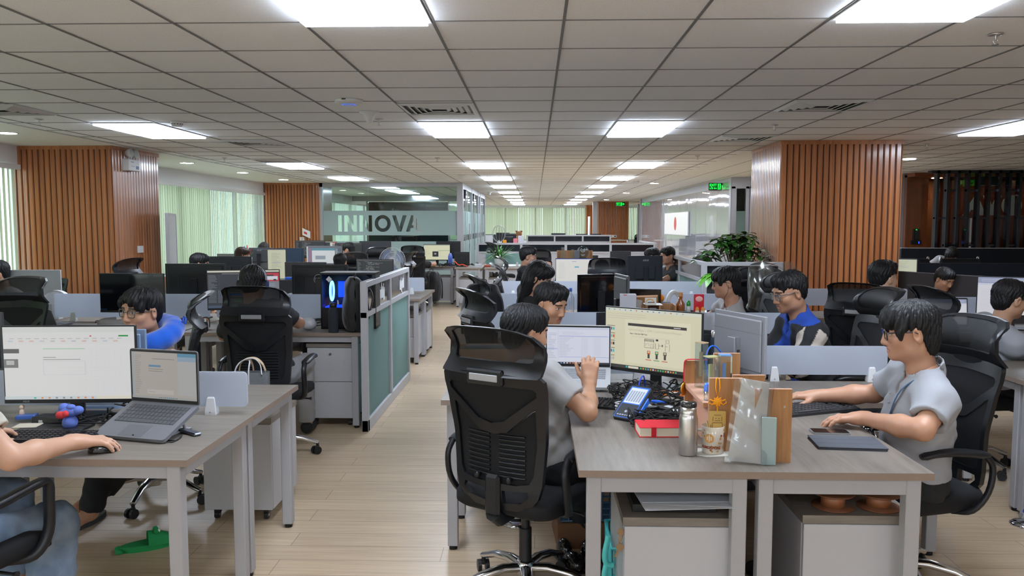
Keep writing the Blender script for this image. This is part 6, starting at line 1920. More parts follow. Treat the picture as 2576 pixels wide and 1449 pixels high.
  b.tube([(-0.010, 0.098, 0.003), (0, 0.101, 0.005), (0.010, 0.098, 0.003)], 0.0020, 6)
  go = b.build('glasses', root)
  for s in (-1, 1):
   b = MB().mat(M['lens']); b.T = hm4
   b.disc((0, 0, 0), 0.022, 18, T=Matrix.Translation((s * 0.033, 0.094, -0.004)) @ rotm(rx=PI / 2), ry=0.0175); b.build('lens', go)
 return root, dict(NB=NB + O, sp=sp, fw=fw2, sd=sd2, O=O, Hm=Hm, hd=hd, T3=T3)
WHITE = (0.33, 0.345, 0.375)
HD = lambda px, py, y: tuple(at(px, py, y))
CAST = {}
CAST['polo'] = person('man in glasses and white polo typing at the right of the front island', (1.58, 3.32, 0.55), 84, HD(2288, 832, 3.26), 78, -8, 0,
 arms={-1: (at(2322, 1082, 3.00), atz(2170, 1052, 0.795), dict(dir=(-0.85, 0.25, -0.10), dors=(0.1, 0, 1), curl=(0.22, 0.35, 0.25), spread=0.10)),
  1: (at(2200, 990, 3.60), atz(2055, 996, 0.80), dict(dir=(-0.95, 0.15, -0.06), dors=(0, 0, 1), curl=(0.20, 0.35, 0.25)))},
 shirt=WHITE, hair='fringe', glasses=(0.012, 0.012, 0.014), collar=True, vox=0.0075, hvox=0.0032, sleeve=0.62, build=1.06)
CAST['front'] = person('man in a white T-shirt seen from behind, raising his hand before the silver laptop', (0.06, 3.42, 0.55), -38, HD(1322, 836, 3.48), -62, -8, 0,
 arms={1: (at(1478, 1036, 3.28), at(1482, 968, 3.58), dict(dir=(0.06, 0.30, 0.9), dors=(-0.15, -0.9, 0.2), thumb=-1, curl=(0.50, 0.7, 0.5), spread=0.08)),
  -1: (at(1330, 1010, 3.85), at(1415, 985, 4.0), dict(dir=(0.8, 0.5, -0.1), curl=(0.4, 0.5, 0.3)))},
 shirt=(0.345, 0.342, 0.34), hair='crop', vox=0.0075, hvox=0.0032, sleeve=0.66, skin=(0.46, 0.25, 0.15), hem=0.04)
CAST['lean'] = person('short-haired man in a pale shirt leaning in to look at the laptop', (-0.02, 4.95, 0.55), -72, HD(1385, 764, 4.66), -128, -16, 0,
 arms={1: ((0.02, 4.62, 0.80), (0.28, 4.55, 0.80), dict(curl=(0.3, 0.4, 0.3))), -1: ((0.1, 5.05, 0.82), (0.36, 4.95, 0.80), {})},
 shirt=(0.40, 0.375, 0.35), hair='short', collar=True, vox=0.009, hvox=0.0038, skin=(0.42, 0.22, 0.13))
def jacket(v, c):
 out = np.tile(np.array((0.012, 0.013, 0.016)), (len(v), 1))
 r = v - c['NB']
 u, w, z = r @ c['sd'], r @ c['fw'], r @ c['sp']
 blue = ((np.abs(u) < 0.055 - 0.0 * z) & (w > 0.02)) | (z > 0.012)
 out[blue] = (0.012, 0.06, 0.36)
 e = c['ak'][-1][0]; s = c['sh'][-1]
 d = unit(e - s); t = (v - s) @ d
 q = (v - s) - t[:, None] * d
 ax1 = unit(np.cross(d, c['sd'])); ax2 = np.cross(d, ax1)
 an = np.arctan2(q @ ax1, q @ ax2)
 near = (np.linalg.norm(q, axis=1) < 0.085) & (t > 0.0) & (np.abs(u) > 0.135)
 cream = near & (np.sin(an * 3.0 + 0.9) > -0.15)
 out[cream] = (0.50, 0.44, 0.38)
 return out
CAST['jacket'] = person('man in thin glasses and black jacket with striped cream sleeve, blue collar beneath', (1.74, 4.86, 0.55), 96, HD(1985, 734, 4.80), 102, -16, 0,
 arms={-1: (at(2010, 925, 4.55), (1.28, 4.52, 0.82), dict(curl=(0.3, 0.4, 0.3))), 1: (at(1930, 900, 4.9), (1.25, 4.85, 0.82), {})},
 shirt=jacket, hair='short', collar=True, glasses=(0.10, 0.10, 0.11), long_sleeve=True, vox=0.008, hvox=0.0038, skin=(0.40, 0.21, 0.125), loose=0.022, fold=0.006)
CAST['shelf'] = person('man in round glasses with an earphone, facing left before the brown shelf', (1.60, 6.40, 0.55), 90, HD(1826, 710, 6.25), 86, -6, 0,
 arms={-1: ((1.45, 6.15, 0.82), (1.12, 6.12, 0.80), {}), 1: ((1.45, 6.6, 0.82), (1.15, 6.5, 0.80), {})}, shirt=(0.38, 0.37, 0.37), hair='fringe', glasses=(0.05, 0.05, 0.055), collar=True, vox=0.011, hvox=0.0045)
CAST['woman'] = person('person with long loose black hair bending down behind the leaning man', (0.0, 6.45, 0.55), -80, HD(1356, 697, 6.15), -105, -26, 8,
 shirt=(0.012, 0.012, 0.014), hair='long', vox=0.012, hvox=0.005)
CAST['black'] = person('man in a black shirt facing right with his hand near his chin, by the aisle', (-0.08, 9.72, 0.55), -86, HD(1329, 645, 9.85), -86, -8, 0,
 arms={1: ((0.12, 9.55, 0.83), (0.17, 9.68, 1.03), dict(dir=(-0.2, 0.3, 0.9), dors=(0.3, -0.9, 0), curl=(0.9, 0.9, 0.5))), -1: ((0.1, 10.0, 0.82), (0.3, 10.1, 0.80), {})},
 shirt=(0.010, 0.011, 0.013), hair='short', vox=0.012, hvox=0.006, skin=(0.36, 0.19, 0.12))
CAST['grey'] = person('young man in a dark grey T-shirt turned half towards the camera, beyond the maker-badge monitor', (1.98, 11.0, 0.55), 110, HD(1679, 643, 10.95), 122, -4, 0,
 shirt=(0.035, 0.038, 0.042), hair='part', vox=0.012, hvox=0.006, arms={-1: ((1.7, 10.75, 0.82), (1.5, 10.75, 0.80), {}), 1: ((1.7, 11.2, 0.82), (1.5, 11.0, 0.8), {})})
CAST['hoodie'] = person('man in a black hooded top facing left beside the grey-shirted man', (1.70, 11.75, 0.55), 78, HD(1640, 645, 11.6), 74, -6, 0, shirt=(0.010, 0.011, 0.013), hair='fringe', vox=0.013, hvox=0.006, hands=False)
CAST['pillar'] = person('man in a white shirt turned away, standing-up dark hair, before the big right pillar', (2.46, 5.72, 0.55), -45, HD(2222, 698, 5.78), -66, -4, 0, shirt=WHITE, hair='short', vox=0.011, hvox=0.0045, skin=(0.52, 0.32, 0.22))
CAST['right'] = person('man in glasses and white polo facing right at the right edge of the photo', (2.98, 5.22, 0.55), -84, HD(2541, 752, 5.10), -80, -10, 0,
 shirt=WHITE, hair='part', glasses=(0.03, 0.03, 0.033), collar=True, vox=0.010, hvox=0.0042, skin=(0.47, 0.26, 0.16), arms={1: ((3.18, 5.02, 0.80), (3.42, 4.9, 0.80), {}), -1: ((3.2, 5.35, 0.82), (3.45, 5.2, 0.8), {})})
def coral(v, c):
 p = (np.sin(v[:, 0] * 190 + v[:, 1] * 60) * np.sin(v[:, 2] * 210 + v[:, 1] * 90) > 0.15).astype(float)[:, None]
 return np.array((0.60, 0.46, 0.33)) * (1 - p) + np.array((0.58, 0.27, 0.18)) * p
CAST['pillow'] = person('man in glasses and patterned cream shirt wearing a blue neck pillow', (-2.10, 4.38, 0.53), 146, HD(355, 780, 4.10), 160, -3, -3,
 arms={-1: (at(468, 950, 4.16), (-2.02, 3.98, 0.79), dict(curl=(0.3, 0.4, 0.3))), 1: ((-2.36, 4.25, 0.80), (-2.36, 4.0, 0.79), {})},
 shirt=coral, hair='part', glasses=(0.09, 0.075, 0.06), vox=0.008, hvox=0.0034, sleeve=0.9, loose=0.02, build=1.05, knees={-1: (-2.04, 3.97, 0.46), 1: (-2.22, 3.99, 0.46)},
 feet={-1: atz(262, 1232, 0.19), 1: atz(228, 1290, 0.11)}, shoes=None)
CAST['phones'] = person('man in a black T-shirt and pale headphones, back to the camera', (-1.85, 5.44, 0.55), 2, HD(637, 712, 5.52), 0, -12, 0,
 arms={-1: (at(563, 843, 5.74), at(612, 800, 6.12), {}), 1: (at(752, 812, 5.80), at(690, 800, 6.12), {})}, shirt=(0.016, 0.018, 0.021), hair='crop', vox=0.009, hvox=0.004, sleeve=0.62, trousers=(0.35, 0.35, 0.36))
CAST['jeans'] = person('person in washed jeans at the left bottom corner, one hand on a mouse', (-2.05, 2.48, 0.52), -20, (-2.03, 2.62, 1.24), -15, -12, 0,
 arms={1: (at(28, 1152, 2.52), atz(188, 1112, 0.800), dict(dir=(0.72, 0.45, -0.10), dors=(-0.1, -0.1, 1), thumb=-1, curl=(0.30, 0.45, 0.30), spread=0.05)),
  -1: ((-2.22, 2.60, 0.80), (-2.10, 2.86, 0.80), {})},
 shirt=(0.50, 0.47, 0.40), trousers=(0.30, 0.40, 0.53), denim=True, hair='part', vox=0.008, hvox=0.0035, sleeve=0.62, loose=0.02, skin=(0.60, 0.35, 0.24), trouser_end=0.66,
 knees={1: at(132, 1322, 2.94), -1: (-2.05, 2.95, 0.52)}, feet={1: at(126, 1560, 2.88), -1: (-2.05, 3.0, 0.09)})
CAST['hood'] = person('man in a white hooded top and clear glasses facing right, mid left', (-3.92, 8.95, 0.52), -88, HD(503, 664, 9.0), -72, -8, 0, shirt=(0.38, 0.37, 0.37), hair='crop', collar=True, glasses=(0.6, 0.62, 0.64), vox=0.012, hvox=0.006, hands=False)
CAST['brown'] = person('person with brown hair behind a low grey monitor, before the blinds', (-4.62, 12.05, 0.50), -60, HD(610, 642, 12.1), -70, -10, 0, shirt=(0.5, 0.5, 0.5), hair='long', hair_col=(0.035, 0.016, 0.009), vox=0.014, hvox=0.007, hands=False)
CAST['under'] = person('dark-haired head peeking over the grey monitor with maker letters, under the blinds', (-4.62, 13.75, 0.45), 180, HD(664, 628, 13.6), 180, -20, 0, shirt=(0.1, 0.1, 0.1), hair='fringe', hair_col=(0.012, 0.008, 0.007), vox=0.014, hvox=0.007, hands=False)
CAST['code'] = person('dark-haired person facing left before the etched glass, left of the fan', (-3.35, 13.9, 0.5), 70, HD(877, 627, 13.9), 76, -8, 0, shirt=(0.02, 0.02, 0.022), hair='fringe', vox=0.014, hvox=0.007, hands=False)
CAST['crop'] = person('round dark head above a chair back, beside the snowman-like toy', (-2.62, 10.35, 0.55), 3, HD(856, 660, 10.5), 0, -6, 0, shirt=(0.02, 0.02, 0.022), hair='crop', vox=0.014, hvox=0.006, hands=False)
CAST['peek'] = person('man whose forehead and hair show over the round badge monitor', (-2.24, 7.72, 0.46), 180, HD(768, 704, 7.62), 186, -22, 0, shirt=(0.3, 0.3, 0.32), hair='part', vox=0.012, hvox=0.005, hands=False)
CAST['sheet'] = person('person in black seen from behind at the yellow spreadsheet', (-2.26, 15.1, 0.52), 0, HD(1044, 637, 15.2), -4, -6, 0, shirt=(0.010, 0.011, 0.012), hair='crop', vox=0.014, hvox=0.007, hands=False,
 arms={1: (at(1092, 665, 15.35), (-2.0, 15.75, 0.82), None), -1: ((-2.5, 15.3, 0.82), (-2.4, 15.7, 0.82), None)})
CAST['cub'] = person('dark-haired person bent over in the dark cubicles near the reception posts', (5.72, 12.05, 0.5), 160, HD(2394, 643, 11.9), 150, -30, 0, shirt=(0.3, 0.3, 0.32), hair='fringe', vox=0.014, hvox=0.007, hands=False)
CAST['cub2'] = person('dark hair showing over the charcoal cubicle panel', (4.42, 8.62, 0.42), 180, HD(2376, 702, 8.7), 200, -25, 0, shirt=(0.02, 0.02, 0.02), hair='crop', vox=0.014, hvox=0.007, hands=False)
CAST['dash'] = person('dark hair rising over the chair at the dashboard monitor', (0.86, 9.68, 0.50), 0, HD(1514, 678, 9.78), 0, -4, 0, shirt=(0.02, 0.02, 0.02), hair='crop', vox=0.014, hvox=0.006, hands=False)
CAST['edge'] = person('head cut off by the left edge, before the left pillar', (-5.02, 7.45, 0.5), 150, HD(-8, 688, 7.4), 130, -10, 0, shirt=(0.6, 0.6, 0.6), hair='crop', vox=0.014, hvox=0.006, hands=False)
CAST['sliver'] = person('person in glasses glimpsed between two monitor edges, mid left', (-3.35, 7.85, 0.48), 180, HD(452, 716, 7.7), 178, -6, 0, shirt=(0.3, 0.3, 0.3), hair='part', glasses=(0.02, 0.02, 0.02), vox=0.014, hvox=0.006, hands=False)
root, c = CAST['pillow']
ops = []
P0 = None
cen = c['NB'] - c['O'] + c['sp'] * 0.045
Hf = c['Hm'] @ V3(0, 1, 0); Hf[2] = 0; Hf = unit(Hf); Hs = np.cross(Hf, V3(0, 0, 1))
for i in range(13):
 a = R(28 + 304 * i / 12)
 up = 0.005 - 0.045 * math.cos(a)
 p = cen + Hf * math.cos(a) * 0.115 + Hs * math.sin(a) * 0.125 + V3(0, 0, up)
 if P0 is not None: ops.append(rc(P0, p, 0.052, 0.052, k=0.02))
 P0 = p
v, q = nets(ops, 0.007)
np_obj('neck_pillow', [(v, q, None)], pmat('blue_plush', srgb(20, 92, 205), 0.95, bump=0.5, bscale=300, sheen=0.6), root)
b = MB().mat(M['paint'], srgb(15, 75, 185))
pp = Vector([float(x) for x in cen + Hs * -0.14 - Hf * 0.09 + V3(0, 0, 0.07)])
b.tube([pp, pp + Vector((0.01, 0, 0.03)), pp + Vector((0.02, 0.0, 0.02)), pp + Vector((0.015, 0, -0.01))], 0.006, 6); b.build('pillow_loop', root)
root, c = CAST['phones']
hd = Vector([float(x) for x in c['hd']])
b = MB().mat(M['paint'], srgb(150, 152, 158)); b.tube(spline([hd + Vector((0.098 * math.cos(R(a)), -0.01, 0.01 + 0.115 * math.sin(R(a)))) for a in range(0, 181, 20)], 3), 0.006, 8, flat=1.6)
b.build('headset_band', root)
for s in (-1, 1):
 b = MB().mat(M['black']); b.tube([hd + Vector((s * 0.075, -0.01, -0.01)), hd + Vector((s * 0.105, -0.01, -0.01))], 0.033, 14); b.build('ear_cup', root)
root, c = CAST['polo']
NBv = Vector([float(x) for x in c['NB'] - c['O']]); spv = Vector([float(x) for x in c['sp']]); fwv = Vector([float(x) for x in c['fw']]); sdv = Vector([float(x) for x in c['sd']])
b = MB().mat(M['matte'], srgb(70, 105, 140))
pt = [NBv + spv * 0.03 - sdv * 0.07 + fwv * 0.03, NBv - spv * 0.05 - sdv * 0.06 + fwv * 0.108, NBv - spv * 0.15 - sdv * 0.045 + fwv * 0.131, NBv - spv * 0.27 - sdv * 0.02 + fwv * 0.130, NBv - spv * 0.33 - sdv * 0.012 + fwv * 0.128]
b.tube(spline(pt, 4), 0.0075, 6, flat=0.35)
b.mat(M['paint'], srgb(215, 40, 48)); b.sphere(NBv - spv * 0.21 - sdv * 0.033 + fwv * 0.142, 0.009, 8, 6); b.sphere(NBv - spv * 0.225 - sdv * 0.014 + fwv * 0.142, 0.009, 8, 6)
b.mat(M['paint'], srgb(190, 200, 205)); b.cbox(NBv - spv * 0.36 - sdv * 0.01 + fwv * 0.130, (0.012, 0.05, 0.045), 0.004)
b.mat(M['black']); b.cbox(NBv - spv * 0.39 - sdv * 0.01 + fwv * 0.130, (0.013, 0.05, 0.014), 0.003)
b.build('lanyard', root)
b = MB().mat(M['paint'], srgb(60, 55, 60)); b.cbox(NBv - spv * 0.16 - sdv * 0.105 + fwv * 0.112, (0.006, 0.022, 0.008)); b.build('chest_emblem', root)
for dz in (0.09, 0.13):
 b = MB().mat(M['paint'], srgb(150, 160, 168)); b.sphere(NBv - spv * dz + fwv * 0.128 - sdv * 0.0, 0.005, 8, 6); b.build('button', root)
root, c = CAST['shelf']
hd = Vector([float(x) for x in c['hd']])
b = MB().mat(M['black']); b.tube(spline([hd + Vector((0.0, -0.088, -0.015)), hd + Vector((-0.005, -0.09, -0.07)), hd + Vector((-0.03, -0.08, -0.13)), hd + Vector((-0.01, -0.09, -0.22)), hd + Vector((0.0, -0.11, -0.32))], 5), 0.0016, 5); b.build('earphone_wire', root)
def ceiling_vent(label, x, y):
 r = thing('air_vent', label, 'air vent', (x, y, CEIL), 0, 'ceiling air vents')
 b = MB().mat(M['white_pl'], )
 for s0, s1 in ((0.30, 0.27), (0.24, 0.215), (0.19, 0.165), (0.14, 0.115), (0.09, 0.065)):
  z0, z1 = -0.004, -0.018
  for k in range(4):
   a, c = R(90 * k), R(90 * (k + 1))
   q = lambda s, ang, z: (s * 1.414 * math.cos(ang + PI / 4), s * 1.414 * math.sin(ang + PI / 4), z)
   b.quad(q(s0, a, z0), q(s0, c, z0), q(s1, c, z1), q(s1, a, z1))
   b.quad(q(s1, a, z1), q(s1, c, z1), q(s1 - 0.004, c, z1 + 0.004), q(s1 - 0.004, a, z1 + 0.004))
 b.build('louvre', r)
 b = MB().mat(M['black']); b.box(-0.27, 0.27, -0.27, 0.27, -0.004, -0.003); b.build('duct_opening', r)
 return r
ceiling_vent('square ceiling air vent next to the second central light panel', GX - 1.5 * PX, 6.56)
ceiling_vent('square ceiling air vent above the big right pillar side', GX + 3.5 * PX, 6.47)
ceiling_vent('square ceiling air vent cut by the left edge of the photo', GX - 7.4 * PX, 6.5)
ceiling_vent('square ceiling air vent just past the lit right row panel', GX + 3.5 * PX, 8.87)
ceiling_vent('faint square ceiling vent beyond the left row light panel', GX - 5.5 * PX, 9.2)
ceiling_vent('square ceiling vent just before the big far left light, dim', GX - 6.5 * PX, 11.8)
r = thing('access_point', 'round white wireless access point with a blue ring on the ceiling', 'access point', (-1.42, 6.1, CEIL))
b = MB().mat(M['white_pl']); b.lathe([(0.0, 0), (0.10, 0), (0.108, -0.008), (0.104, -0.020), (0.07, -0.034), (0.0, -0.04)], 32); b.build('shell', r)
b = MB().mat(emat('blue_status_ring', srgb(70, 130, 255), 0.5)); b.lathe([(0.045, -0.0385), (0.050, -0.0372), (0.055, -0.0362)], 32); b.build('status_ring', r)
b = MB().mat(M['black']); b.box(-0.03, 0.0, -0.108, -0.10, -0.012, -0.004); b.build('port', r)
def cone_detector(label, x, y):
 b = MB().mat(M['white_pl'])
 b.lathe([(0.0, 0), (0.085, 0), (0.085, -0.006), (0.055, -0.018), (0.038, -0.045), (0.028, -0.075), (0.022, -0.09), (0.0, -0.092)], 24)
 return tag(b.build('ceiling_speaker', None, (x, y, CEIL)), label, 'ceiling speaker', 'white cone ceiling fittings')
cone_detector('white funnel-shaped ceiling fitting between the access point and the vent', -1.40, 6.75)
cone_detector('white funnel-shaped ceiling fitting near the glass room corner', -1.42, 15.4)
cone_detector('white funnel-shaped ceiling fitting halfway to the far blinds', -1.35, 23.5)
cone_detector('small dark funnel-shaped ceiling fitting before the far blinds', -1.1, 33.0)
def sprinkler(label, x, y):
 r = thing('sprinkler', label, 'sprinkler', (x, y, CEIL), 0, 'ceiling sprinklers')
 b = MB().mat(M['steel']); b.lathe([(0.0, 0), (0.034, 0), (0.036, -0.006), (0.014, -0.010), (0.0, -0.011)], 16); b.build('escutcheon', r)
 b = MB().mat(M['steel']); b.cyl((0, 0, -0.01), (0, 0, -0.03), 0.007, 8)
 for s in (-1, 1): b.tube([(s * 0.006, 0, -0.025), (s * 0.012, 0, -0.036), (s * 0.004, 0, -0.05)], 0.002, 5)
 b.lathe([(0, -0.05), (0.016, -0.05), (0.016, -0.053), (0, -0.053)], 12); b.build('head', r)
 return r
for lab, x, y in (('steel sprinkler right of the white funnel-shaped fitting', -1.41, 7.22), ('steel sprinkler near the left edge, below the vent', -4.47, 7.13), ('steel sprinkler under the top right light panel', 2.28, 4.1),
    ('steel sprinkler right of the lit panel over the right pillar', 2.27, 7.73), ('steel sprinkler over the central aisle, past the second light', -1.40, 11.4), ('steel sprinkler left above the window blinds', -4.435, 11.32),
    ('steel sprinkler above the second right row light', 2.24, 11.18), ('steel sprinkler near the glass room, above its corner', -2.9, 15.5), ('steel sprinkler right of the big pillar top', 4.6, 9.6)): sprinkler(lab, x, y)
r = thing('smoke_detector', 'white round smoke detector above the left row light panel', 'smoke detector', (-3.30, 7.32, CEIL))
b = MB().mat(M['white_pl']); b.lathe([(0, 0), (0.055, 0), (0.055, -0.02), (0.05, -0.022), (0.05, -0.03), (0.042, -0.045), (0, -0.047)], 24); b.build('shell', r)
b = MB().mat(M['black'])
for k in range(12): b.box(0.049, 0.0515, -0.006, 0.006, -0.029, -0.023, T=rotm(rz=R(30 * k)))
b.build('vent_slot', r)
r = thing('smoke_detector', 'white round smoke detector beside the third right row light', 'smoke detector', (2.2, 17.6, CEIL))
b = MB().mat(M['white_pl']); b.lathe([(0, 0), (0.06, 0), (0.055, -0.05), (0, -0.055)], 20); b.build('shell', r)
r = thing('emergency_light', 'white twin-head emergency lamp box high on the left wood pillar', 'emergency light', (-5.075, 9.84, 2.33), PI / 2)
b = MB().mat(M['white_pl']); b.box(-0.14, 0.14, -0.09, 0.0, -0.085, 0.06, 0.008); b.build('battery_box', r)
b = MB().mat(M['paint'], srgb(60, 90, 150)); b.box(0.03, 0.10, -0.0915, -0.09, -0.06, -0.02); b.mat(M['paint'], srgb(120, 125, 135)); b.box(-0.09, -0.02, -0.0915, -0.09, 0.02, 0.028); b.box(-0.09, 0.0, -0.0915, -0.09, -0.03, -0.026); b.build('print', r)
for s in (-1, 1):
 b = MB().mat(M['white_pl']); b.tube([(s * 0.06, -0.05, 0.06), (s * 0.06, -0.05, 0.09)], 0.012, 8)
 b.tube([(s * 0.065, -0.02, 0.13), (s * 0.068, -0.05, 0.13), (s * 0.07, -0.085, 0.13), (s * 0.07, -0.092, 0.13)], [0.03, 0.05, 0.056, 0.05], 18)
 h_ = b.build('lamp_head', r)
 b = MB().mat(M['gloss'], srgb(190, 200, 205)); b.tube([(s * 0.07, -0.0925, 0.13), (s * 0.07, -0.094, 0.13)], 0.047, 18); b.build('lens', h_)
b = MB().mat(M['white_pl']); b.box(-5.085, -5.072, 10.02, 10.16, 1.22, 1.31, 0.003); tag(b.build('wall_switch'), 'white double switch plate on the grey side of the left pillar', 'switch')
b = MB().mat(M['white_pl']); b.box(-5.43, -5.32, 18.195, 18.206, 1.20, 1.29, 0.003); b.mat(M['paint'], srgb(190, 190, 170)); b.box(-5.40, -5.35, 18.193, 18.196, 1.22, 1.27); tag(b.build('wall_switch'), 'small white switch plate on the second wooden pillar', 'switch')
b = MB().mat(M['white_pl']); b.box(3.10, 3.42, 33.66, 33.69, 1.02, 1.13, 0.004); b.mat(M['black']); b.box(3.14, 3.20, 33.655, 33.661, 1.05, 1.10); b.box(3.32, 3.38, 33.655, 33.661, 1.05, 1.10)
tag(b.build('wall_socket'), 'white twin socket plate on the far wooden column', 'socket')
r = thing('access_reader', 'black access reader with a green light on the reception wall', 'card reader', tuple(at(2305, 592, 15.15)))
b = MB().mat(M['gloss'], (0.01, 0.01, 0.012)); b.box(-0.055, 0.055, 0, 0.04, -0.08, 0.12, 0.006); b.mat(M['exit_green']); b.box(-0.012, 0.012, -0.001, 0, 0.098, 0.112); b.build('terminal', r)
b = MB().mat(M['black']); b.box(-0.09, 0.1, 0, 0.04, -0.17, -0.095, 0.006); b.mat(emat('blue_reader_light', srgb(40, 80, 255), 1.0)); b.box(0.045, 0.065, -0.001, 0, -0.155, -0.115); b.build('fingerprint_pad', r)
r = thing('whiteboard', 'grey mobile board standing edge-on behind the left pillar', 'whiteboard', (-5.02, 10.85, 0), R(109))
b = MB().mat(M['white_lam']); b.box(-0.5, 0.5, -0.012, 0.012, 0.75, 1.72); b.build('board', r)
b = MB().mat(M['alu'])
for z in (0.75, 1.72): b.box(-0.52, 0.52, -0.018, 0.018, z - 0.015, z + 0.015)
for s in (-1, 1): b.box(s * 0.51 - 0.015, s * 0.51 + 0.015, -0.02, 0.02, 0.05, 1.73); b.box(s * 0.51 - 0.015, s * 0.51 + 0.015, -0.28, 0.28, 0.03, 0.06)
b.build('frame', r)
for s in (-1, 1):
 for q in (-1, 1): b = MB().mat(M['black']); b.tube([(s * 0.51 - 0.012, q * 0.26, 0.016), (s * 0.51 + 0.012, q * 0.26, 0.016)], 0.016, 10); b.build('caster', r)
M['leaf'] = attr_mat('green_leaf', 0.35, coat=0.2)
def leaf(b, base, d, up, L, w, droop, col, seg=6):
 d = Vector(d).normalized(); s = d.cross(Vector(up)).normalized(); n = s.cross(d)
 vs, fs = [], []
 for i in range(seg + 1):
  t = i / seg
  c = Vector(base) + d * L * t - Vector((0, 0, 1)) * droop * L * t * t
  ww = w * math.sin(PI * min(1, t * 0.93 + 0.05)) ** 0.8
  for k in (-1, 0, 1): vs.append(c + s * ww * k + n * (0.25 * ww * abs(k)))
 for i in range(seg):
  for k in (0, 1): fs.append((i * 3 + k, i * 3 + k + 1, i * 3 + 4 + k, i * 3 + 3 + k))
 b.col = col
 b.add(vs, fs, True)
def pot(parent, r, h, col):
 b = MB().mat(M['paint'], col); b.lathe([(0, 0), (r * 0.75, 0), (r, h), (r * 0.93, h), (r * 0.9, h - 0.02), (0, h - 0.02)], 24); b.build('pot', parent)
 b = MB().mat(M['matte'], (0.03, 0.02, 0.012)); b.disc((0, 0, h - 0.018), r * 0.9, 20); b.build('soil', parent)
rn = random.Random(5)
r = thing('potted_plant', 'broad-leaved green plant standing behind the banded partition, beside the big right pillar', 'plant', (2.38, 9.50, 0), 0, 'office plants')
pot(r, 0.2, 0.55, srgb(220, 220, 220))
st = MB().mat(M['paint'], srgb(70, 60, 35)); lf = MB().mat(M['leaf'])
for i in range(46):
 a = rn.uniform(0, 2 * PI); rad = rn.uniform(0.05, 0.42) if i > 6 else rn.uniform(0.3, 0.5)
 z = 1.43 - rad * 0.52 + rn.uniform(-0.10, 0.10)
 p = Vector((rad * math.cos(a) * 1.05, rad * math.sin(a) * 0.5, z))
 st.tube([(0, 0, 0.55), p * 0.45 + Vector((0, 0, 0.45)), p], 0.005, 5)
 k0 = rn.uniform(0, 2 * PI)
 for k in range(5):
  an = k0 + 2 * PI * k / 5 + rn.uniform(-0.3, 0.3)
  g = rn.uniform(0.7, 1.25)
  leaf(lf, p, (math.cos(an), math.sin(an), rn.uniform(-0.1, 0.5)), (0, 0, 1), rn.uniform(0.13, 0.21), rn.uniform(0.028, 0.042), rn.uniform(0.2, 0.6), (0.035 * g, 0.14 * g, 0.02 * g))
st.build('stem', r); lf.build('leaves', r)['kind'] = 'stuff'
r = thing('potted_plant', 'grassy plant with long thin arching leaves on the end-on desks by the aisle', 'plant', (-0.72, 15.75, 0.75), 0, 'office plants')
pot(r, 0.10, 0.16, srgb(225, 228, 228))
lf = MB().mat(M['leaf'])
for i in range(120):
 a = rn.uniform(0, 2 * PI); e = rn.uniform(0.3, 1.5)
 g = rn.uniform(0.6, 1.5)
 leaf(lf, (0.03 * math.cos(a), 0.03 * math.sin(a), 0.15), (math.cos(a) * math.cos(e), math.sin(a) * math.cos(e), math.sin(e)), (0, 0, 1) if e < 1.3 else (1, 0, 0), rn.uniform(0.28, 0.50), 0.010, rn.uniform(0.1, 0.8), (0.05 * g, 0.20 * g, 0.02 * g) if i % 6 else (0.02, 0.02, 0.015), 6)
lf.build('leaves', r)['kind'] = 'stuff'
r = thing('potted_plant', 'bright green drooping leaves behind the head of the man with an earphone', 'plant', (1.93, 8.55, 0), 0, 'office plants')
pot(r, 0.14, 0.75, srgb(225, 228, 228))
lf = MB().mat(M['leaf'])
for i in range(14):
 a = 2 * PI * i / 14
 leaf(lf, (0, 0, 1.04), (math.cos(a), math.sin(a), 0.45), (0, 0, 1), 0.24, 0.055, 0.9, (0.08, 0.30, 0.02), 8)
st = MB().mat(M['leaf'], (0.06, 0.2, 0.02)); st.tube([(0, 0, 0.73), (0.01, 0, 0.9), (0, 0, 1.05)], 0.008, 6); st.build('stem', r)
lf.build('leaves', r)['kind'] = 'stuff'
def bottle(name, label, x, y, z, prof, m, col=None, cap=None, cat='bottle', n=24, group=None):
 r = thing(name, label, cat, (x, y, z), 0, group)
 b = MB().mat(m, col); b.lathe(prof, n); b.build('body', r)
 if cap:
  b = MB().mat(cap[0], cap[1]); b.lathe(cap[2], n); b.build('cap', r)
 return r
def boxed(name, label, cat, c, d, rz=0, m='matte', col=(0.8, 0.8, 0.8), bev=0.002, group=None, extra=None):
 """plain box-shaped thing; c: centre of its underside; extra(b): printed or moulded detail"""
 b = MB().mat(M[m], col); b.box(-d[0] / 2, d[0] / 2, -d[1] / 2, d[1] / 2, 0, d[2], bev)
 if extra: extra(b)
 return tag(b.build(name, None, tuple(c), rz), label, cat, group)
def book(label, c, d, rz, cover, page=(0.72, 0.66, 0.52), strap=None, cat='notebook', name='notebook'):
 r = thing(name, label, cat, tuple(c), rz)
 w, l, h = d
 b = MB().mat(M['matte'], cover)
 b.box(-w / 2, w / 2, -l / 2, l / 2, 0, 0.003); b.box(-w / 2, w / 2, -l / 2, l / 2, h - 0.003, h, 0.001); b.box(-w / 2, w / 2, l / 2 - 0.004, l / 2, 0.003, h - 0.003)
 b.build('cover', r)
 b = MB().mat(M['matte'], page); b.box(-w / 2 + 0.003, w / 2 - 0.003, -l / 2 + 0.004, l / 2 - 0.004, 0.003, h - 0.003); b.build('pages', r)
 if strap: b = MB().mat(M['matte'], strap); b.box(-w * 0.27, -w * 0.18, -l / 2 - 0.002, -l / 2 + 0.02, 0.002, h + 0.001); b.build('strap', r)
 return r
T75 = 0.7502
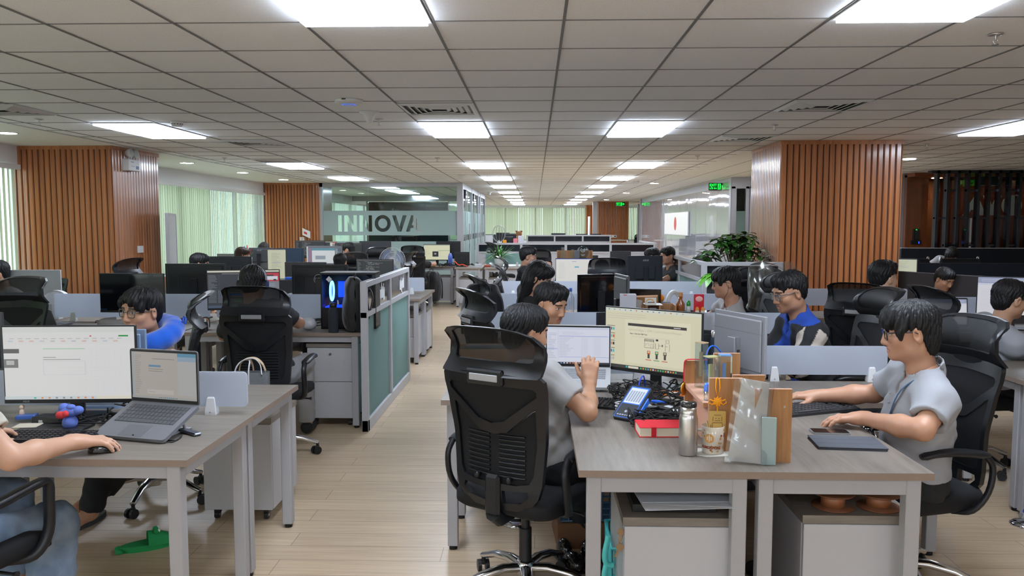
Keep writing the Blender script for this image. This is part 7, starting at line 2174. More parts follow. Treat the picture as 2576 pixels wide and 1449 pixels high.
o = atz(1655, 1103, T75); book('thick red notebook with cream pages lying beside the steel flask', (o.x + 0.03, o.y + 0.08, T75), (0.205, 0.13, 0.040), R(2), srgb(205, 35, 48), strap=srgb(190, 25, 40))
o = atz(1735, 1150, T75)
bottle('steel_flask', 'brushed steel flask with a black lid on the front desk', o.x, o.y + 0.035, T75,
 [(0, 0), (0.032, 0), (0.034, 0.004), (0.034, 0.135), (0.031, 0.148), (0.029, 0.152), (0.030, 0.156), (0.0285, 0.160), (0.0285, 0.178), (0, 0.178)], M['steel'], None,
 (M['gloss'], (0.02, 0.02, 0.022), [(0.029, 0.178), (0.0295, 0.180), (0.0295, 0.192), (0.027, 0.195), (0, 0.195)]), 'flask', 32)
o = atz(1793, 1140, T75)
r = thing('coffee_mug', 'white mug with gold print and lettering on a napkin, front desk', 'mug', (o.x, o.y + 0.004, T75 + 0.003), R(-8))
b = MB().mat(M['gloss'], srgb(214, 205, 190)); b.lathe([(0, 0), (0.036, 0), (0.039, 0.003), (0.041, 0.10), (0.0395, 0.101), (0.038, 0.10), (0.036, 0.006), (0, 0.006)], 32); b.build('body', r)
b = MB().mat(M['gloss'], srgb(214, 205, 190)); b.tube(spline([(-0.038, 0.0, 0.082), (-0.062, 0.0, 0.078), (-0.068, 0.0, 0.05), (-0.058, 0.0, 0.026), (-0.037, 0.0, 0.022)], 5), 0.0055, 8); b.build('handle', r)
GOLD = srgb(176, 128, 62)
b = MB().mat(M['paint'], GOLD)
for k in range(26):
 a = R(-160 + 140 * rn.random()); z = rn.uniform(0.012, 0.092); rr = 0.0412
 if -112 < math.degrees(a) < -84 and 0.035 < z < 0.08: continue
 b.col = rn.choice([GOLD, srgb(190, 150, 90), srgb(160, 90, 40)])
 T = Matrix.Translation((rr * math.cos(a), rr * math.sin(a), z)) @ rotm(rz=a + PI / 2) @ rotm(rx=PI / 2)
 b.prism([(0.004 * math.cos(q) * rn.uniform(0.5, 1.3), 0.004 * math.sin(q) * rn.uniform(0.5, 1.3)) for q in [2 * PI * i / 8 for i in range(8)]], -0.0004, 0.0004, T=T)
b.build('gold_print', r)
b = MB()
a = R(-112); T = Matrix.Translation((0.0412 * math.cos(a), 0.0412 * math.sin(a), 0.060)) @ rotm(rz=a + PI / 2) @ rotm(rx=PI / 2)
b.mat(M['paint'], srgb(214, 150, 70)); b.prism([(0.0165 * math.cos(2 * PI * i / 20), 0.0165 * math.sin(2 * PI * i / 20)) for i in range(20)], -0.0012, 0.0008, T=T)
b.mat(M['paint'], srgb(225, 215, 195))
for dx, h0 in ((-0.007, 0.012), (0, 0.022), (0.007, 0.012)): b.prism([(dx - 0.0022, -h0 / 2), (dx + 0.0022, -h0 / 2), (dx + 0.0022, h0 / 2), (dx, h0 / 2 + 0.003), (dx - 0.0022, h0 / 2)], 0.0008, 0.0012, T=T)
b.build('round_emblem', r)
for i, ch in enumerate('SINGAPORE'):
 a = R(-150 + i * 11.5)
 q = text('lettering', ch, 0.014, pmat('brown_print', srgb(150, 70, 40), 0.5) if i == 0 else bpy.data.materials['brown_print'], r, (0, 0, 0), bold=0.0003)
 q.data.transform(Matrix.Translation((0.0415 * math.cos(a), 0.0415 * math.sin(a), 0.026)) @ rotm(rz=a + PI / 2) @ rotm(rx=PI / 2))
b = MB().mat(M['matte'], srgb(226, 205, 150)); b.tube([(0.0, 0.01, 0.01), (-0.022, 0.018, 0.113)], 0.003, 6); b.build('stirrer', r)
b = MB().mat(M['matte'], srgb(220, 220, 214)); b.prism([(-0.07, -0.03), (-0.03, -0.055), (0.06, -0.045), (0.085, -0.03), (0.07, 0.05), (-0.05, 0.05)], 0, 0.003)
tag(b.build('paper_napkin', None, (o.x, o.y + 0.004, T75), 0), 'folded paper napkin under the printed mug', 'napkin')
r = thing('desk_organizer', 'stepped oak organiser of upright boards in the middle of the front desk', 'organiser', (0, 0, T75))
def board(x0, x1, y0, y1, z0, z1, name='board'):
 b = MB().mat(M['oak_box']); b.box(x0, x1, y0, y1, z0, z1)
 b.mat(M['pink_edge']); b.box(x0, x1, y0 - 0.0006, y1, z1, z1 + 0.0008); b.box(x0 - 0.0008, x0, y0, y1, z0, z1)
 return b.build(name, r)
board(0.772, 0.902, 2.775, 2.790, 0, 0.262)
board(0.640, 0.762, 2.900, 2.915, 0, 0.275)
board(0.622, 0.700, 3.280, 3.295, 0, 0.275)
board(0.800, 0.930, 3.200, 3.215, 0, 0.230)
board(0.790, 0.905, 3.500, 3.515, 0, 0.270)
board(0.890, 0.902, 2.790, 3.200, 0, 0.20)
board(0.655, 0.668, 2.915, 3.280, 0, 0.165)
board(0.622, 0.762, 2.915, 3.280, 0.165, 0.180, 'shelf')
board(0.775, 0.788, 2.915, 3.500, 0, 0.12)
board(0.762, 0.775, 2.800, 3.290, 0, 0.10)
b = MB().mat(M['steel'])
for x, z in ((0.795, 0.20), (0.875, 0.20)): b.cyl((x, 2.7735, z), (x, 2.776, z), 0.004, 8)
b.cyl((0.735, 2.898, 0.20), (0.735, 2.901, 0.20), 0.004, 8)
b.build('screw', r)
r = thing('hanging_charm', 'orange knotted charm with a gold plaque hanging on the oak organiser', 'charm', (0.668, 2.892, T75 + 0.272))
b = MB().mat(M['matte'], srgb(250, 165, 30))
b.tube([(-0.006, 0, 0.002), (-0.008, -0.002, -0.03), (0, -0.004, -0.066), (0.008, -0.002, -0.03), (0.006, 0, 0.002), (0, 0.006, 0.006)], 0.0022, 6, closed=True); b.build('cord', r)
b = MB().mat(M['matte'], srgb(252, 168, 28))
for k in range(9):
 a = 2 * PI * k / 9
 b.tube([(0.010 * math.cos(a), -0.004, -0.08 + 0.010 * math.sin(a)), (0.018 * math.cos(a + 0.2), -0.006, -0.08 + 0.018 * math.sin(a + 0.2)), (0.010 * math.cos(a + 0.6), -0.004, -0.08 + 0.010 * math.sin(a + 0.6))], 0.003, 6)
b.sphere((0, -0.004, -0.08), (0.014, 0.005, 0.014), 10, 8)
for s in (-1, 1):
 b.tube([(s * 0.012, -0.004, -0.08), (s * 0.028, -0.004, -0.072), (s * 0.032, -0.004, -0.084), (s * 0.02, -0.004, -0.092), (s * 0.012, -0.004, -0.084)], 0.0026, 6)
b.tube([(0, -0.004, -0.09), (0, -0.004, -0.115)], 0.0025, 6); b.build('knot', r)
b = MB().mat(M['gloss'], srgb(206, 172, 96)); b.prism(rrect(-0.031, 0.031, -0.195, -0.115, 0.004), 0.002, 0.007, T=rotm(rx=PI / 2)); b.build('plaque', r)
b = MB().mat(M['paint'], srgb(120, 84, 40))
for x0, z0, x1, z1 in ((-0.013, -0.130, 0.013, -0.130), (-0.016, -0.136, -0.016, -0.152), (0.016, -0.136, 0.016, -0.152), (-0.018, -0.160, -0.018, -0.188), (0.018, -0.160, 0.018, -0.188), (-0.018, -0.158, 0.018, -0.158), (-0.008, -0.142, -0.003, -0.142), (0.003, -0.142, 0.008, -0.142), (-0.01, -0.15, 0.01, -0.15), (-0.006, -0.18, 0.006, -0.18), (-0.025, -0.165, -0.025, -0.185), (0.025, -0.165, 0.025, -0.185)):
 b.tube([(x0, -0.0072, z0), (x1, -0.0072, z1)], 0.0011, 5)
b.build('engraving', r)
M['clear_bag'] = thin_glass('clear_plastic_bag', (0.90, 0.91, 0.92), 0.28, 0.12)
r = thing('plastic_sleeve', 'clear plastic sleeve with a grey file leaning against the oak organiser', 'file', (0.752, 2.755, T75), R(-14))
b = MB().mat(M['paint'], srgb(176, 174, 170)); b.add([(-0.075, 0.012, 0.003), (0.045, 0.0, 0.003), (0.062, 0.03, 0.285), (-0.03, 0.045, 0.295), (-0.075, 0.016, 0.003), (0.045, 0.004, 0.003), (0.062, 0.034, 0.285), (-0.03, 0.049, 0.295)], [(0, 1, 2, 3), (7, 6, 5, 4), (0, 3, 7, 4), (1, 5, 6, 2), (3, 2, 6, 7), (0, 4, 5, 1)], False); b.build('file', r)
b = MB().mat(M['clear_bag'])
b.sheet(lambda u, v: (-0.085 + 0.14 * u + 0.03 * v * (1 - 0.3 * u), -0.006 - 0.010 * math.sin(PI * u) + 0.032 * v + 0.003 * math.sin(v * 17 + u * 5), 0.002 + 0.300 * v - 0.012 * u * v), 10, 14)
b.sheet(lambda u, v: (0.055 + 0.03 * v * 0.7 + 0.004 * math.sin(9 * v), -0.006 + 0.03 * u + 0.032 * v, 0.002 + 0.288 * v), 4, 14)
b.build('bag', r)
boxed('file_folder', 'thin pale blue-green folder standing behind the clear sleeve', 'folder', (0.815, 2.745, T75), (0.050, 0.008, 0.17), R(-6), 'gloss', srgb(150, 172, 172))
M['crystal'] = thin_glass('crystal_glass', (0.86, 0.93, 0.95), 0.35)
for i, (x, y, w, h, lab, tip) in enumerate(((0.738, 3.08, 0.045, 0.15, 'clear crystal block trophy with a blue top on the organiser', srgb(110, 170, 235)), (0.690, 3.10, 0.05, 0.14, 'slanted clear crystal trophy with bright bands on the organiser', srgb(200, 205, 150)), (0.672, 3.20, 0.035, 0.18, 'tall narrow crystal trophy at the back of the organiser', srgb(190, 170, 140)))):
 r = thing('trophy', lab, 'trophy', (x, y, T75 + 0.181), R(20 * i))
 z0 = 0
 b = MB().mat(M['crystal']); b.prism([(-w / 2, -0.02), (w / 2, -0.02), (w / 2 + 0.004, 0.02), (-w / 2, 0.02)], 0, h); b.build('block', r)
 b = MB().mat(M['gloss'], tip); b.prism([(-w / 2, -0.0205), (w / 2, -0.0205), (w / 2, 0.02), (-w / 2, 0.02)], h, h + 0.004); b.box(-w * 0.2, w * 0.05, -0.006, 0.006, h * 0.25, h * 0.8); b.build('tint', r)
bottle('glue_bottle', 'small clear bottle with a blue cap on the organiser shelf', 0.645, 2.96, T75 + 0.181, [(0, 0), (0.011, 0), (0.012, 0.003), (0.012, 0.035), (0, 0.035)], M['crystal'], None, (M['gloss'], srgb(80, 130, 235), [(0.0125, 0.035), (0.012, 0.058), (0.007, 0.066), (0, 0.067)]), 'bottle', 16)
r = thing('medal', 'gold medal on a red ribbon over the organiser corner', 'medal', (0.622, 3.275, T75 + 0.275))
b = MB().mat(M['matte'], srgb(200, 25, 35)); b.tube(spline([(0.09, 0.0, 0.004), (0.03, 0.0, 0.007), (0.0, 0.0, 0.002), (-0.006, -0.004, -0.03), (-0.006, -0.005, -0.085)], 4), 0.006, 6, flat=0.4); b.build('ribbon', r)
b = MB().mat(M['metalcol'], srgb(240, 180, 70)); b.lathe([(0, -0.003), (0.026, -0.003), (0.028, 0), (0.026, 0.003), (0, 0.003)], 24, T=Matrix.Translation((-0.006, -0.006, -0.115)) @ rotm(rx=PI / 2) @ rotm(ry=R(55))); b.build('disc', r)
r = thing('figurine', 'tiny doll figurine beside the steel flask, blue skirt', 'figurine', (0.585, 3.10, T75))
b = MB().mat(M['paint'], srgb(70, 120, 210)); b.lathe([(0, 0), (0.018, 0), (0.010, 0.05), (0, 0.05)], 14); b.build('skirt', r)
b = MB().mat(M['paint'], srgb(235, 200, 185)); b.sphere((0, 0, 0.085), 0.010); b.lathe([(0.008, 0.05), (0.009, 0.07), (0.004, 0.076)], 10); b.mat(M['paint'], (0.05, 0.03, 0.03)); b.sphere((0, 0.002, 0.090), 0.0105); b.build('doll', r)
o = atz(1590, 1060, T75)
r = thing('handheld_tester', 'blue and black handheld tester propped up on the cable heap', 'tester', (o.x - 0.005, o.y + 0.05, T75 + 0.012), R(-38))
T = rotm(rx=R(34))
b = MB().mat(M['paint'], (0.02, 0.022, 0.027)); b.T = T; b.prism([(-0.055, -0.03), (-0.045, -0.05), (0.045, -0.05), (0.055, -0.03), (0.055, 0.13), (0.045, 0.15), (-0.045, 0.15), (-0.055, 0.13)], 0, 0.035); b.build('case', r)
b = MB().mat(M['paint'], srgb(30, 110, 220)); b.T = T; b.box(0.052, 0.060, -0.01, 0.09, 0.004, 0.031, 0.003); b.box(-0.060, -0.052, -0.01, 0.09, 0.004, 0.031, 0.003); b.build('grip', r)
b = MB().mat(M['paint'], srgb(45, 110, 210)); b.T = T; b.box(-0.046, 0.046, -0.045, 0.14, 0.035, 0.0362); b.mat(M['paint'], (0.025, 0.028, 0.035)); b.box(-0.043, 0.043, -0.042, 0.035, 0.0362, 0.0368); b.build('face_plate', r)
b = MB().mat(M['paint'], srgb(200, 205, 212)); b.T = T; b.box(-0.040, 0.040, 0.04, 0.132, 0.0362, 0.0372)
b.mat(M['paint'], srgb(140, 148, 160))
for k in range(6): b.box(-0.034 + k * 0.012, -0.026 + k * 0.012, 0.05, 0.115, 0.0372, 0.0375)
b.build('display', r)
b = MB().mat(M['paint'], srgb(170, 175, 185)); b.T = T
b.sphere((0, -0.01, 0.037), (0.008, 0.008, 0.003), 10, 6)
for k in range(6): b.box(-0.034 + 0.012 * k, -0.026 + 0.012 * k, -0.035, -0.029, 0.0368, 0.0385)
b.build('button', r)
for lab, px, py, d, rz, col in (('black power adapter with a white label in the heap behind the red notebook', 1680, 1045, (0.075, 0.13, 0.030), 40, (0.02, 0.02, 0.022)), ('second black power adapter in the heap, near the steel flask', 1705, 1055, (0.06, 0.11, 0.028), -15, (0.015, 0.015, 0.017)), ('black adapter tucked under the tester', 1630, 1040, (0.08, 0.10, 0.03), 12, (0.02, 0.02, 0.023))):
 o = atz(px, py, T75)
 boxed('power_adapter', lab, 'adapter', (o.x, o.y + 0.06, T75), d, R(rz), 'paint', col, 0.005, 'power adapters', lambda b: (b.mat(M['paint'], srgb(205, 208, 212)), b.box(-0.02, 0.012, -0.045, -0.005, 0.0295, 0.0312)))
o = atz(1625, 1030, T75)
r = thing('handheld_tester', 'second blue tester lying flat in the heap', 'tester', (o.x + 0.06, o.y + 0.08, T75), R(70))
b = MB().mat(M['paint'], (0.02, 0.022, 0.027)); b.box(-0.04, 0.04, -0.07, 0.07, 0, 0.03, 0.008); b.build('case', r)
b = MB().mat(M['paint'], srgb(30, 100, 215)); b.box(-0.043, -0.025, -0.05, 0.05, 0.004, 0.032, 0.003); b.sphere((0.02, 0.04, 0.033), (0.016, 0.016, 0.006), 12, 6); b.build('trim', r)
boxed('orange_leaflet', 'orange and white leaflet behind the cable heap', 'leaflet', tuple(atz(1680, 992, T75)), (0.16, 0.07, 0.012), R(-10), 'matte', srgb(225, 120, 40), 0.001, None, lambda b: (b.mat(M['matte'], srgb(210, 205, 200)), b.box(-0.02, 0.08, -0.035, 0.0, 0.012, 0.0128)))
rc_ = random.Random(3)
def heap(x0, x1, y0, y1, z, n, lift=0.05, seg=5):
 P = []
 for i in range(n):
  p = []
  x, y = rc_.uniform(x0, x1), rc_.uniform(y0, y1)
  for k in range(seg):
   p.append((x, y, z + rc_.uniform(0.003, lift)))
   x = min(x1, max(x0, x + rc_.uniform(-0.10, 0.10))); y = min(y1, max(y0, y + rc_.uniform(-0.08, 0.08)))
  P.append(p)
 return P
cables('cable_tangle', 'heap of black cables around the yellow slide monitor foot', heap(0.36, 0.80, 3.48, 3.98, T75, 60, 0.07), 0.0032, M['rubber'])['kind'] = 'stuff'
cables('cable_tangle', 'heap of black cables between the tester and the steel flask', heap(0.40, 0.60, 3.20, 3.46, T75, 30, 0.05), 0.0034, M['rubber'])['kind'] = 'stuff'
pts = []
for k in range(34):
 a = 2 * PI * k / 12
 pts.append((0.42 + 0.055 * math.cos(a) + 0.008 * math.sin(k), 3.50 + 0.045 * math.sin(a), T75 + 0.01 + 0.0012 * k))
cables('coiled_cable', 'coiled white cable behind the blue tester', [pts], 0.0035, M['white_pl'])
cables('network_cable', 'blue network cable in the tangle below the yellow slide', [[(0.52, 3.72, T75 + 0.01), (0.50, 3.80, T75 + 0.06), (0.53, 3.86, T75 + 0.10), (0.55, 3.93, T75 + 0.02)]], 0.0032, pmat('blue_cable', srgb(20, 60, 200), 0.5))
cables('network_cable', 'bright blue cable arching behind the crystal trophies', [[(0.86, 3.85, T75), (0.84, 3.90, 0.93), (0.90, 3.98, 0.98), (1.0, 4.02, 0.86)]], 0.004, pmat('bright_blue_cable', srgb(25, 110, 230), 0.5))
o = atz(2095, 1094, T75)
r = thing('smartphone', 'dark smartphone lying on the front desk before the keyboard', 'phone', (o.x, o.y + 0.035, T75), R(86))
b = MB().mat(M['gloss'], srgb(150, 155, 160)); b.prism(rrect(-0.036, 0.036, -0.073, 0.073, 0.010), 0, 0.0075); b.build('body', r)
b = MB().mat(M['gloss'], (0.01, 0.01, 0.012)); b.prism(rrect(-0.0335, 0.0335, -0.070, 0.070, 0.008), 0.0075, 0.008); b.build('screen', r)
o = atz(2130, 1118, T75)
r = thing('tablet_folio', 'dark grey tablet folio lying closed at the front edge of the desk', 'tablet', (o.x, o.y, T75), R(-5))
b = MB().mat(M['matte'], srgb(62, 66, 74)); b.prism(rrect(-0.125, 0.125, -0.085, 0.085, 0.012), 0, 0.006); b.build('back_cover', r)
b = MB().mat(M['matte'], srgb(76, 80, 88))
for k in range(3): b.box(-0.125, 0.125, -0.085 + 0.057 * k + 0.001, -0.085 + 0.057 * (k + 1) - 0.001, 0.007, 0.0115, 0.001)
b.build('front_flap', r)
b = MB().mat(M['gloss'], (0.03, 0.03, 0.035)); b.prism(rrect(-0.120, 0.120, -0.080, 0.080, 0.010), 0.005, 0.0075); b.build('tablet', r)
o = atz(1990, 1125, T75)
r = thing('key_ring', 'small keys lying beside the oak organiser', 'keys', (0.905, 2.90, T75))
b = MB().mat(M['black']); b.sphere((0, 0.02, 0.012), (0.010, 0.008, 0.012)); b.build('fob', r)
for k in range(2): b = MB().mat(M['steel']); b.box(0.0, 0.03, -0.012 - 0.016 * k, -0.004 - 0.016 * k, 0.001, 0.004, 0.001); b.build('key', r)
b = MB().mat(M['matte'], srgb(186, 190, 198))
for k, (dx, rz) in enumerate(((0.0, 3), (0.01, -4), (-0.005, 6))): b.box(-0.16, 0.16, -0.11, 0.11, 0.03 + 0.002 * k, 0.0315 + 0.002 * k, T=Matrix.Translation((dx, -0.03 * k, 0)) @ rotm(rx=R(-2 + 2 * k), rz=R(rz)))
tag(b.build('loose_papers', None, (0.53, 2.84, 0.585)), 'loose white papers on the left front pedestal', 'papers', None, 'stuff')
boxed('paper_tray', 'flat black tray under the loose papers', 'tray', (0.50, 2.90, 0.561), (0.30, 0.22, 0.028), 0, 'paint', (0.015, 0.015, 0.017))
def spool(label, x, y):
 r = thing('wire_spool', label, 'spool', (x, y, 0.561), 0, 'brown spools')
 b = MB().mat(M['paint'], srgb(120, 74, 48)); b.lathe([(0, 0), (0.075, 0), (0.075, 0.004), (0.03, 0.004), (0.03, 0.05), (0.075, 0.05), (0.075, 0.054), (0, 0.054)], 28); b.build('reel', r)
 b = MB().mat(M['paint'], srgb(150, 96, 62)); b.lathe([(0.0302, 0.006), (0.042, 0.006), (0.042, 0.048), (0.0302, 0.048)], 28); b.build('winding', r)
spool('brown wire spool on the right front pedestal, left one', 1.09, 2.87); spool('brown wire spool on the right front pedestal, right one', 1.255, 2.87)
boxed('carton', 'small brown carton behind the right spool', 'box', (1.30, 3.14, 0.561), (0.09, 0.09, 0.06), R(20), 'matte', srgb(205, 160, 130))
def basket(label, x, y, rz, w, d, h, col, handle=True, z=0):
 r = thing('plastic_basket', label, 'basket', (x, y, z), rz, 'plastic baskets')
 b = MB().mat(M['paint'], col)
 nx, nz = 9, 6
 for s in (-1, 1):
  for i in range(nx + 1):
   t = -1 + 2 * i / nx
   b.tube([(t * w * 0.43, s * d * 0.43, 0.004), (t * w * 0.5, s * d * 0.5, h)], 0.0035, 4)
   b.tube([(s * w * 0.43, t * d * 0.43, 0.004), (s * w * 0.5, t * d * 0.5, h)], 0.0035, 4)
 for k in range(nz + 1):
  q = 0.43 + 0.07 * k / nz; z_ = 0.004 + (h - 0.004) * k / nz
  b.tube([(w * q, d * q, z_), (-w * q, d * q, z_), (-w * q, -d * q, z_), (w * q, -d * q, z_)], 0.0035 if k < nz else 0.007, 5, closed=True)
 b.box(-w * 0.43, w * 0.43, -d * 0.43, d * 0.43, 0, 0.004)
 b.build('lattice', r)
 if handle:
  b = MB().mat(M['paint'], srgb(85, 205, 205))
  b.tube(spline([(-w * 0.51, -d * 0.3, h - 0.01), (-w * 0.6, -d * 0.2, h * 0.6), (-w * 0.56, -d * 0.05, h * 0.45), (-w * 0.56, d * 0.2, h * 0.5), (-w * 0.51, d * 0.3, h - 0.01)], 4), 0.009, 8); b.build('handle', r)
 return r
basket('turquoise basket squeezed between the front desk leg and the left pedestal', 0.355, 3.16, R(90), 0.30, 0.11, 0.33, srgb(75, 190, 195), False)
b = MB().mat(M['paint'], srgb(90, 212, 212)); b.tube(spline([(0.283, 2.97, 0.40), (0.270, 2.97, 0.33), (0.275, 2.97, 0.29), (0.30, 2.975, 0.28)], 5), 0.011, 8); b.tube(spline([(0.275, 2.97, 0.285), (0.268, 2.97, 0.24), (0.28, 2.97, 0.20), (0.30, 2.975, 0.19)], 5), 0.011, 8)
tag(b.build('looped_strap'), 'turquoise looped grip hanging beside the left front pedestal', 'handle')
basket('blue lattice crate on the floor under the front desk, behind the chair', 0.30, 3.95, R(4), 0.42, 0.30, 0.19, srgb(85, 125, 160), False, 0.13)
boxed('carton', 'flat cardboard box under the blue lattice crate', 'box', (0.30, 3.95, 0), (0.40, 0.30, 0.128), R(4), 'matte', srgb(120, 84, 58), 0.002)
r = thing('keys', 'two brass keys hanging at the left front pedestal', 'keys', (0.308, 2.755, 0.50))
for k, (dz, a) in enumerate(((0.0, 10), (-0.055, 25))):
 b = MB().mat(M['metalcol'], srgb(150, 128, 100)); b.T = Matrix.Translation((-0.004 * k, 0, dz)) @ rotm(ry=R(a)); b.prism(rrect(-0.013, 0.013, -0.011, 0.011, 0.004), -0.001, 0.001, T=rotm(rx=PI / 2)); b.box(-0.004, 0.004, -0.001, 0.001, -0.04, -0.011); b.build('key', r)
b = MB().mat(M['steel']); b.tube([(0.0, 0, 0.0), (-0.006, 0, -0.02), (-0.004, 0, -0.045), (0.004, 0, -0.03)], 0.0012, 5, closed=True); b.build('ring', r)
for lab, x, y, rz in (('black shoe on the floor under the front desk, nearer the crate', 0.16, 3.62, 200), ('black shoe under the front desk, next to its pair', 0.26, 3.60, 190)):
 b = MB().mat(M['gloss'], (0.012, 0.011, 0.011)); b.sphere((0, 0.06, 0.04), (0.042, 0.08, 0.04)); b.sphere((0, -0.06, 0.05), (0.036, 0.06, 0.05)); b.box(-0.04, 0.04, -0.12, 0.13, 0, 0.012, 0.01)
 tag(b.build('leather_shoe', None, (x, y, 0), R(rz)), lab, 'shoe', 'pair of black shoes')
def riser(label, x, y, lean=0.0, n=13):
 r = thing('cable_riser', label, 'cable riser', (x, y, 0), 0, 'jointed cable risers')
 b = MB().mat(M['chrome']); b.lathe([(0, 0), (0.075, 0), (0.075, 0.006), (0.06, 0.016), (0.03, 0.022), (0, 0.022)], 28); b.build('foot', r)
 for k in range(n):
  t = k / n
  z = 0.03 + 0.052 * k; xx = lean * math.sin(t * PI) + 0.05 * lean * k * 0
  b = MB().mat(M['alu']); b.T = Matrix.Translation((xx, 0, z)) @ rotm(ry=R(18 * math.cos(t * PI)) * (1 if lean else 0))
  b.box(-0.032, 0.032, -0.02, 0.02, 0, 0.030, 0.004)
  b.mat(M['paint'], srgb(40, 70, 190)); b.box(-0.022, 0.022, -0.014, 0.014, 0.030, 0.050, 0.003)
  b.build('link', r)
 return r
riser('jointed silver cable riser with blue links at the bottom right edge', 2.60, 4.18, 0.11)
riser('silver cable riser foot below the front chair', -0.10, 4.12, 0.0)
b = MB().mat(M['card'])
for x in (-0.16, 0.16):
 for y in (-0.10, 0.10): b.box(x - 0.012, x + 0.012, y - 0.012, y + 0.012, 0, 0.17)
for x in (-0.16, 0.16): b.box(x - 0.012, x + 0.012, -0.112, 0.112, 0.13, 0.19)
for y in (-0.10, 0.10): b.box(-0.172, 0.172, y - 0.012, y + 0.012, 0.13, 0.19)
b.mat(M['crystal']); b.box(-0.15, 0.15, -0.09, 0.09, 0.18, 0.184)
tag(b.build('wooden_stand', None, (-0.26, 4.18, T75), R(4)), 'small open wooden stand on the desk left of the front chair', 'stand')
r = thing('plush_toy', 'small blue plush toy with a red heart under the white spreadsheet screen', 'toy', tuple(at(172, 1030, 3.14)), R(10))
r.location.z = 0.80
b = MB().mat(M['matte'], srgb(105, 130, 215)); b.sphere((0, 0.01, 0.025), (0.045, 0.028, 0.024)); b.sphere((0.035, 0.005, 0.03), (0.022, 0.02, 0.018)); b.sphere((-0.02, 0.01, 0.04), (0.022, 0.02, 0.02)); b.sphere((0.01, 0.0, 0.045), (0.018, 0.015, 0.012)); b.sphere((0.0, 0.01, -0.02), (0.03, 0.03, 0.03)); b.build('body', r)
b = MB().mat(M['matte'], srgb(225, 70, 75)); b.sphere((-0.022, -0.022, 0.018), (0.020, 0.010, 0.016)); b.sphere((-0.004, -0.022, 0.022), (0.014, 0.010, 0.014)); b.build('heart', r)
boxed('power_adapter', 'black adapter brick with a small white label below the spreadsheet screen', 'adapter', tuple(atz(130, 1066, T75)), (0.13, 0.075, 0.035), R(-6), 'paint', (0.015, 0.015, 0.017), 0.004, 'power adapters', lambda b: (b.mat(M['paint'], srgb(190, 195, 200)), b.box(-0.03, -0.012, -0.0386, -0.037, 0.008, 0.024)))
boxed('laptop_cooler', 'flat black stand plate on the front left desk', 'stand', tuple(atz(140, 1080, T75)), (0.26, 0.13, 0.012), R(2), 'paint', (0.015, 0.015, 0.017))
book('small notepad with a pale cover under the plate, front left desk', tuple(atz(70, 1078, T75)), (0.095, 0.07, 0.014), R(8), srgb(205, 198, 180), cat='notepad', name='notepad')
boxed('card_pack', 'pack of blue cards on the front left desk', 'cards', tuple(atz(68, 1052, T75 + 0.012)), (0.075, 0.05, 0.016), R(15), 'gloss', srgb(70, 110, 195))
r = thing('figurine', 'tiny pale figurine standing under the large left monitor', 'figurine', tuple(atz(56, 1046, T75 + 0.02)))
b = MB().mat(M['paint'], srgb(230, 205, 180)); b.lathe([(0, 0), (0.012, 0), (0.009, 0.025), (0.004, 0.03)], 12); b.sphere((0, 0, 0.038), 0.010); b.build('body', r)
r = thing('usb_hub', 'slim grey USB hub on the front left desk, right of the laptop', 'hub', tuple(atz(480, 1092, T75)), R(-36))
b = MB().mat(M['metalcol'], srgb(135, 138, 150)); b.box(-0.055, 0.055, -0.016, 0.016, 0.001, 0.013, 0.004); b.build('body', r)
b = MB().mat(M['black']); b.box(-0.088, -0.055, -0.012, -0.001, 0.003, 0.011, 0.002); b.box(-0.082, -0.055, 0.002, 0.012, 0.003, 0.011, 0.002); b.build('plug', r)
p0 = atz(455, 1085, T75 + 0.006); p1 = atz(408, 1018, T75 + 0.03)
cables('usb_cable', 'thin cables running from the tilted laptop to the grey hub', [
 [tuple(p1), tuple(atz(430, 1055, T75 + 0.02)), tuple(p0)], [tuple(atz(320, 1085, T75 + 0.02)), tuple(atz(370, 1060, T75 + 0.05)), tuple(atz(400, 1100, T75 + 0.004)), tuple(atz(440, 1108, T75 + 0.004)), tuple(atz(458, 1096, T75 + 0.005))],
 [tuple(atz(330, 1095, T75 + 0.01)), tuple(atz(385, 1080, T75 + 0.03)), tuple(atz(425, 1112, T75 + 0.004)), tuple(atz(456, 1100, T75 + 0.005))]], 0.0022, M['rubber'])
pts = [(0.016 * math.cos(k * 1.1) + 0.006 * math.sin(k * 2.3), 0.008 * math.sin(k * 1.7), 0.006 + 0.008 * (k % 3)) for k in range(16)]
o = atz(345, 1108, T75)
cables('cable_bundle', 'tied black cable bundle beside the tilted laptop', [[(o.x + x, o.y + y, T75 + z) for x, y, z in pts]], 0.003, M['rubber'])
cables('cable_tangle', 'tangle of black cables between the spreadsheet monitor and the tilted laptop', heap(-1.80, -1.62, 3.20, 3.42, T75, 14, 0.09) + heap(-2.0, -1.75, 3.16, 3.36, T75, 8, 0.03), 0.0035, M['rubber'])['kind'] = 'stuff'
r = thing('laptop_riser', 'folded grey riser under the tilted front left laptop', 'stand', (-1.555, 3.10, T75), R(-14))
b = MB().mat(M['grey_steel']); b.box(-0.12, 0.12, -0.11, 0.11, 0, 0.006, 0.002); b.build('base', r)
for s in (-1, 1): b = MB().mat(M['grey_steel']); b.tube([(s * 0.10, -0.09, 0.005), (s * 0.10, 0.09, 0.078)], 0.006, 6); b.tube([(s * 0.10, 0.09, 0.005), (s * 0.10, 0.075, 0.070)], 0.006, 6); b.build('strut', r)
r = thing('laptop_riser', 'low riser under the silver laptop, front right desk', 'stand', (0.215, 4.06, T75), R(-6))
b = MB().mat(M['grey_steel']); b.box(-0.12, 0.12, -0.10, 0.10, 0, 0.006, 0.002); b.build('base', r)
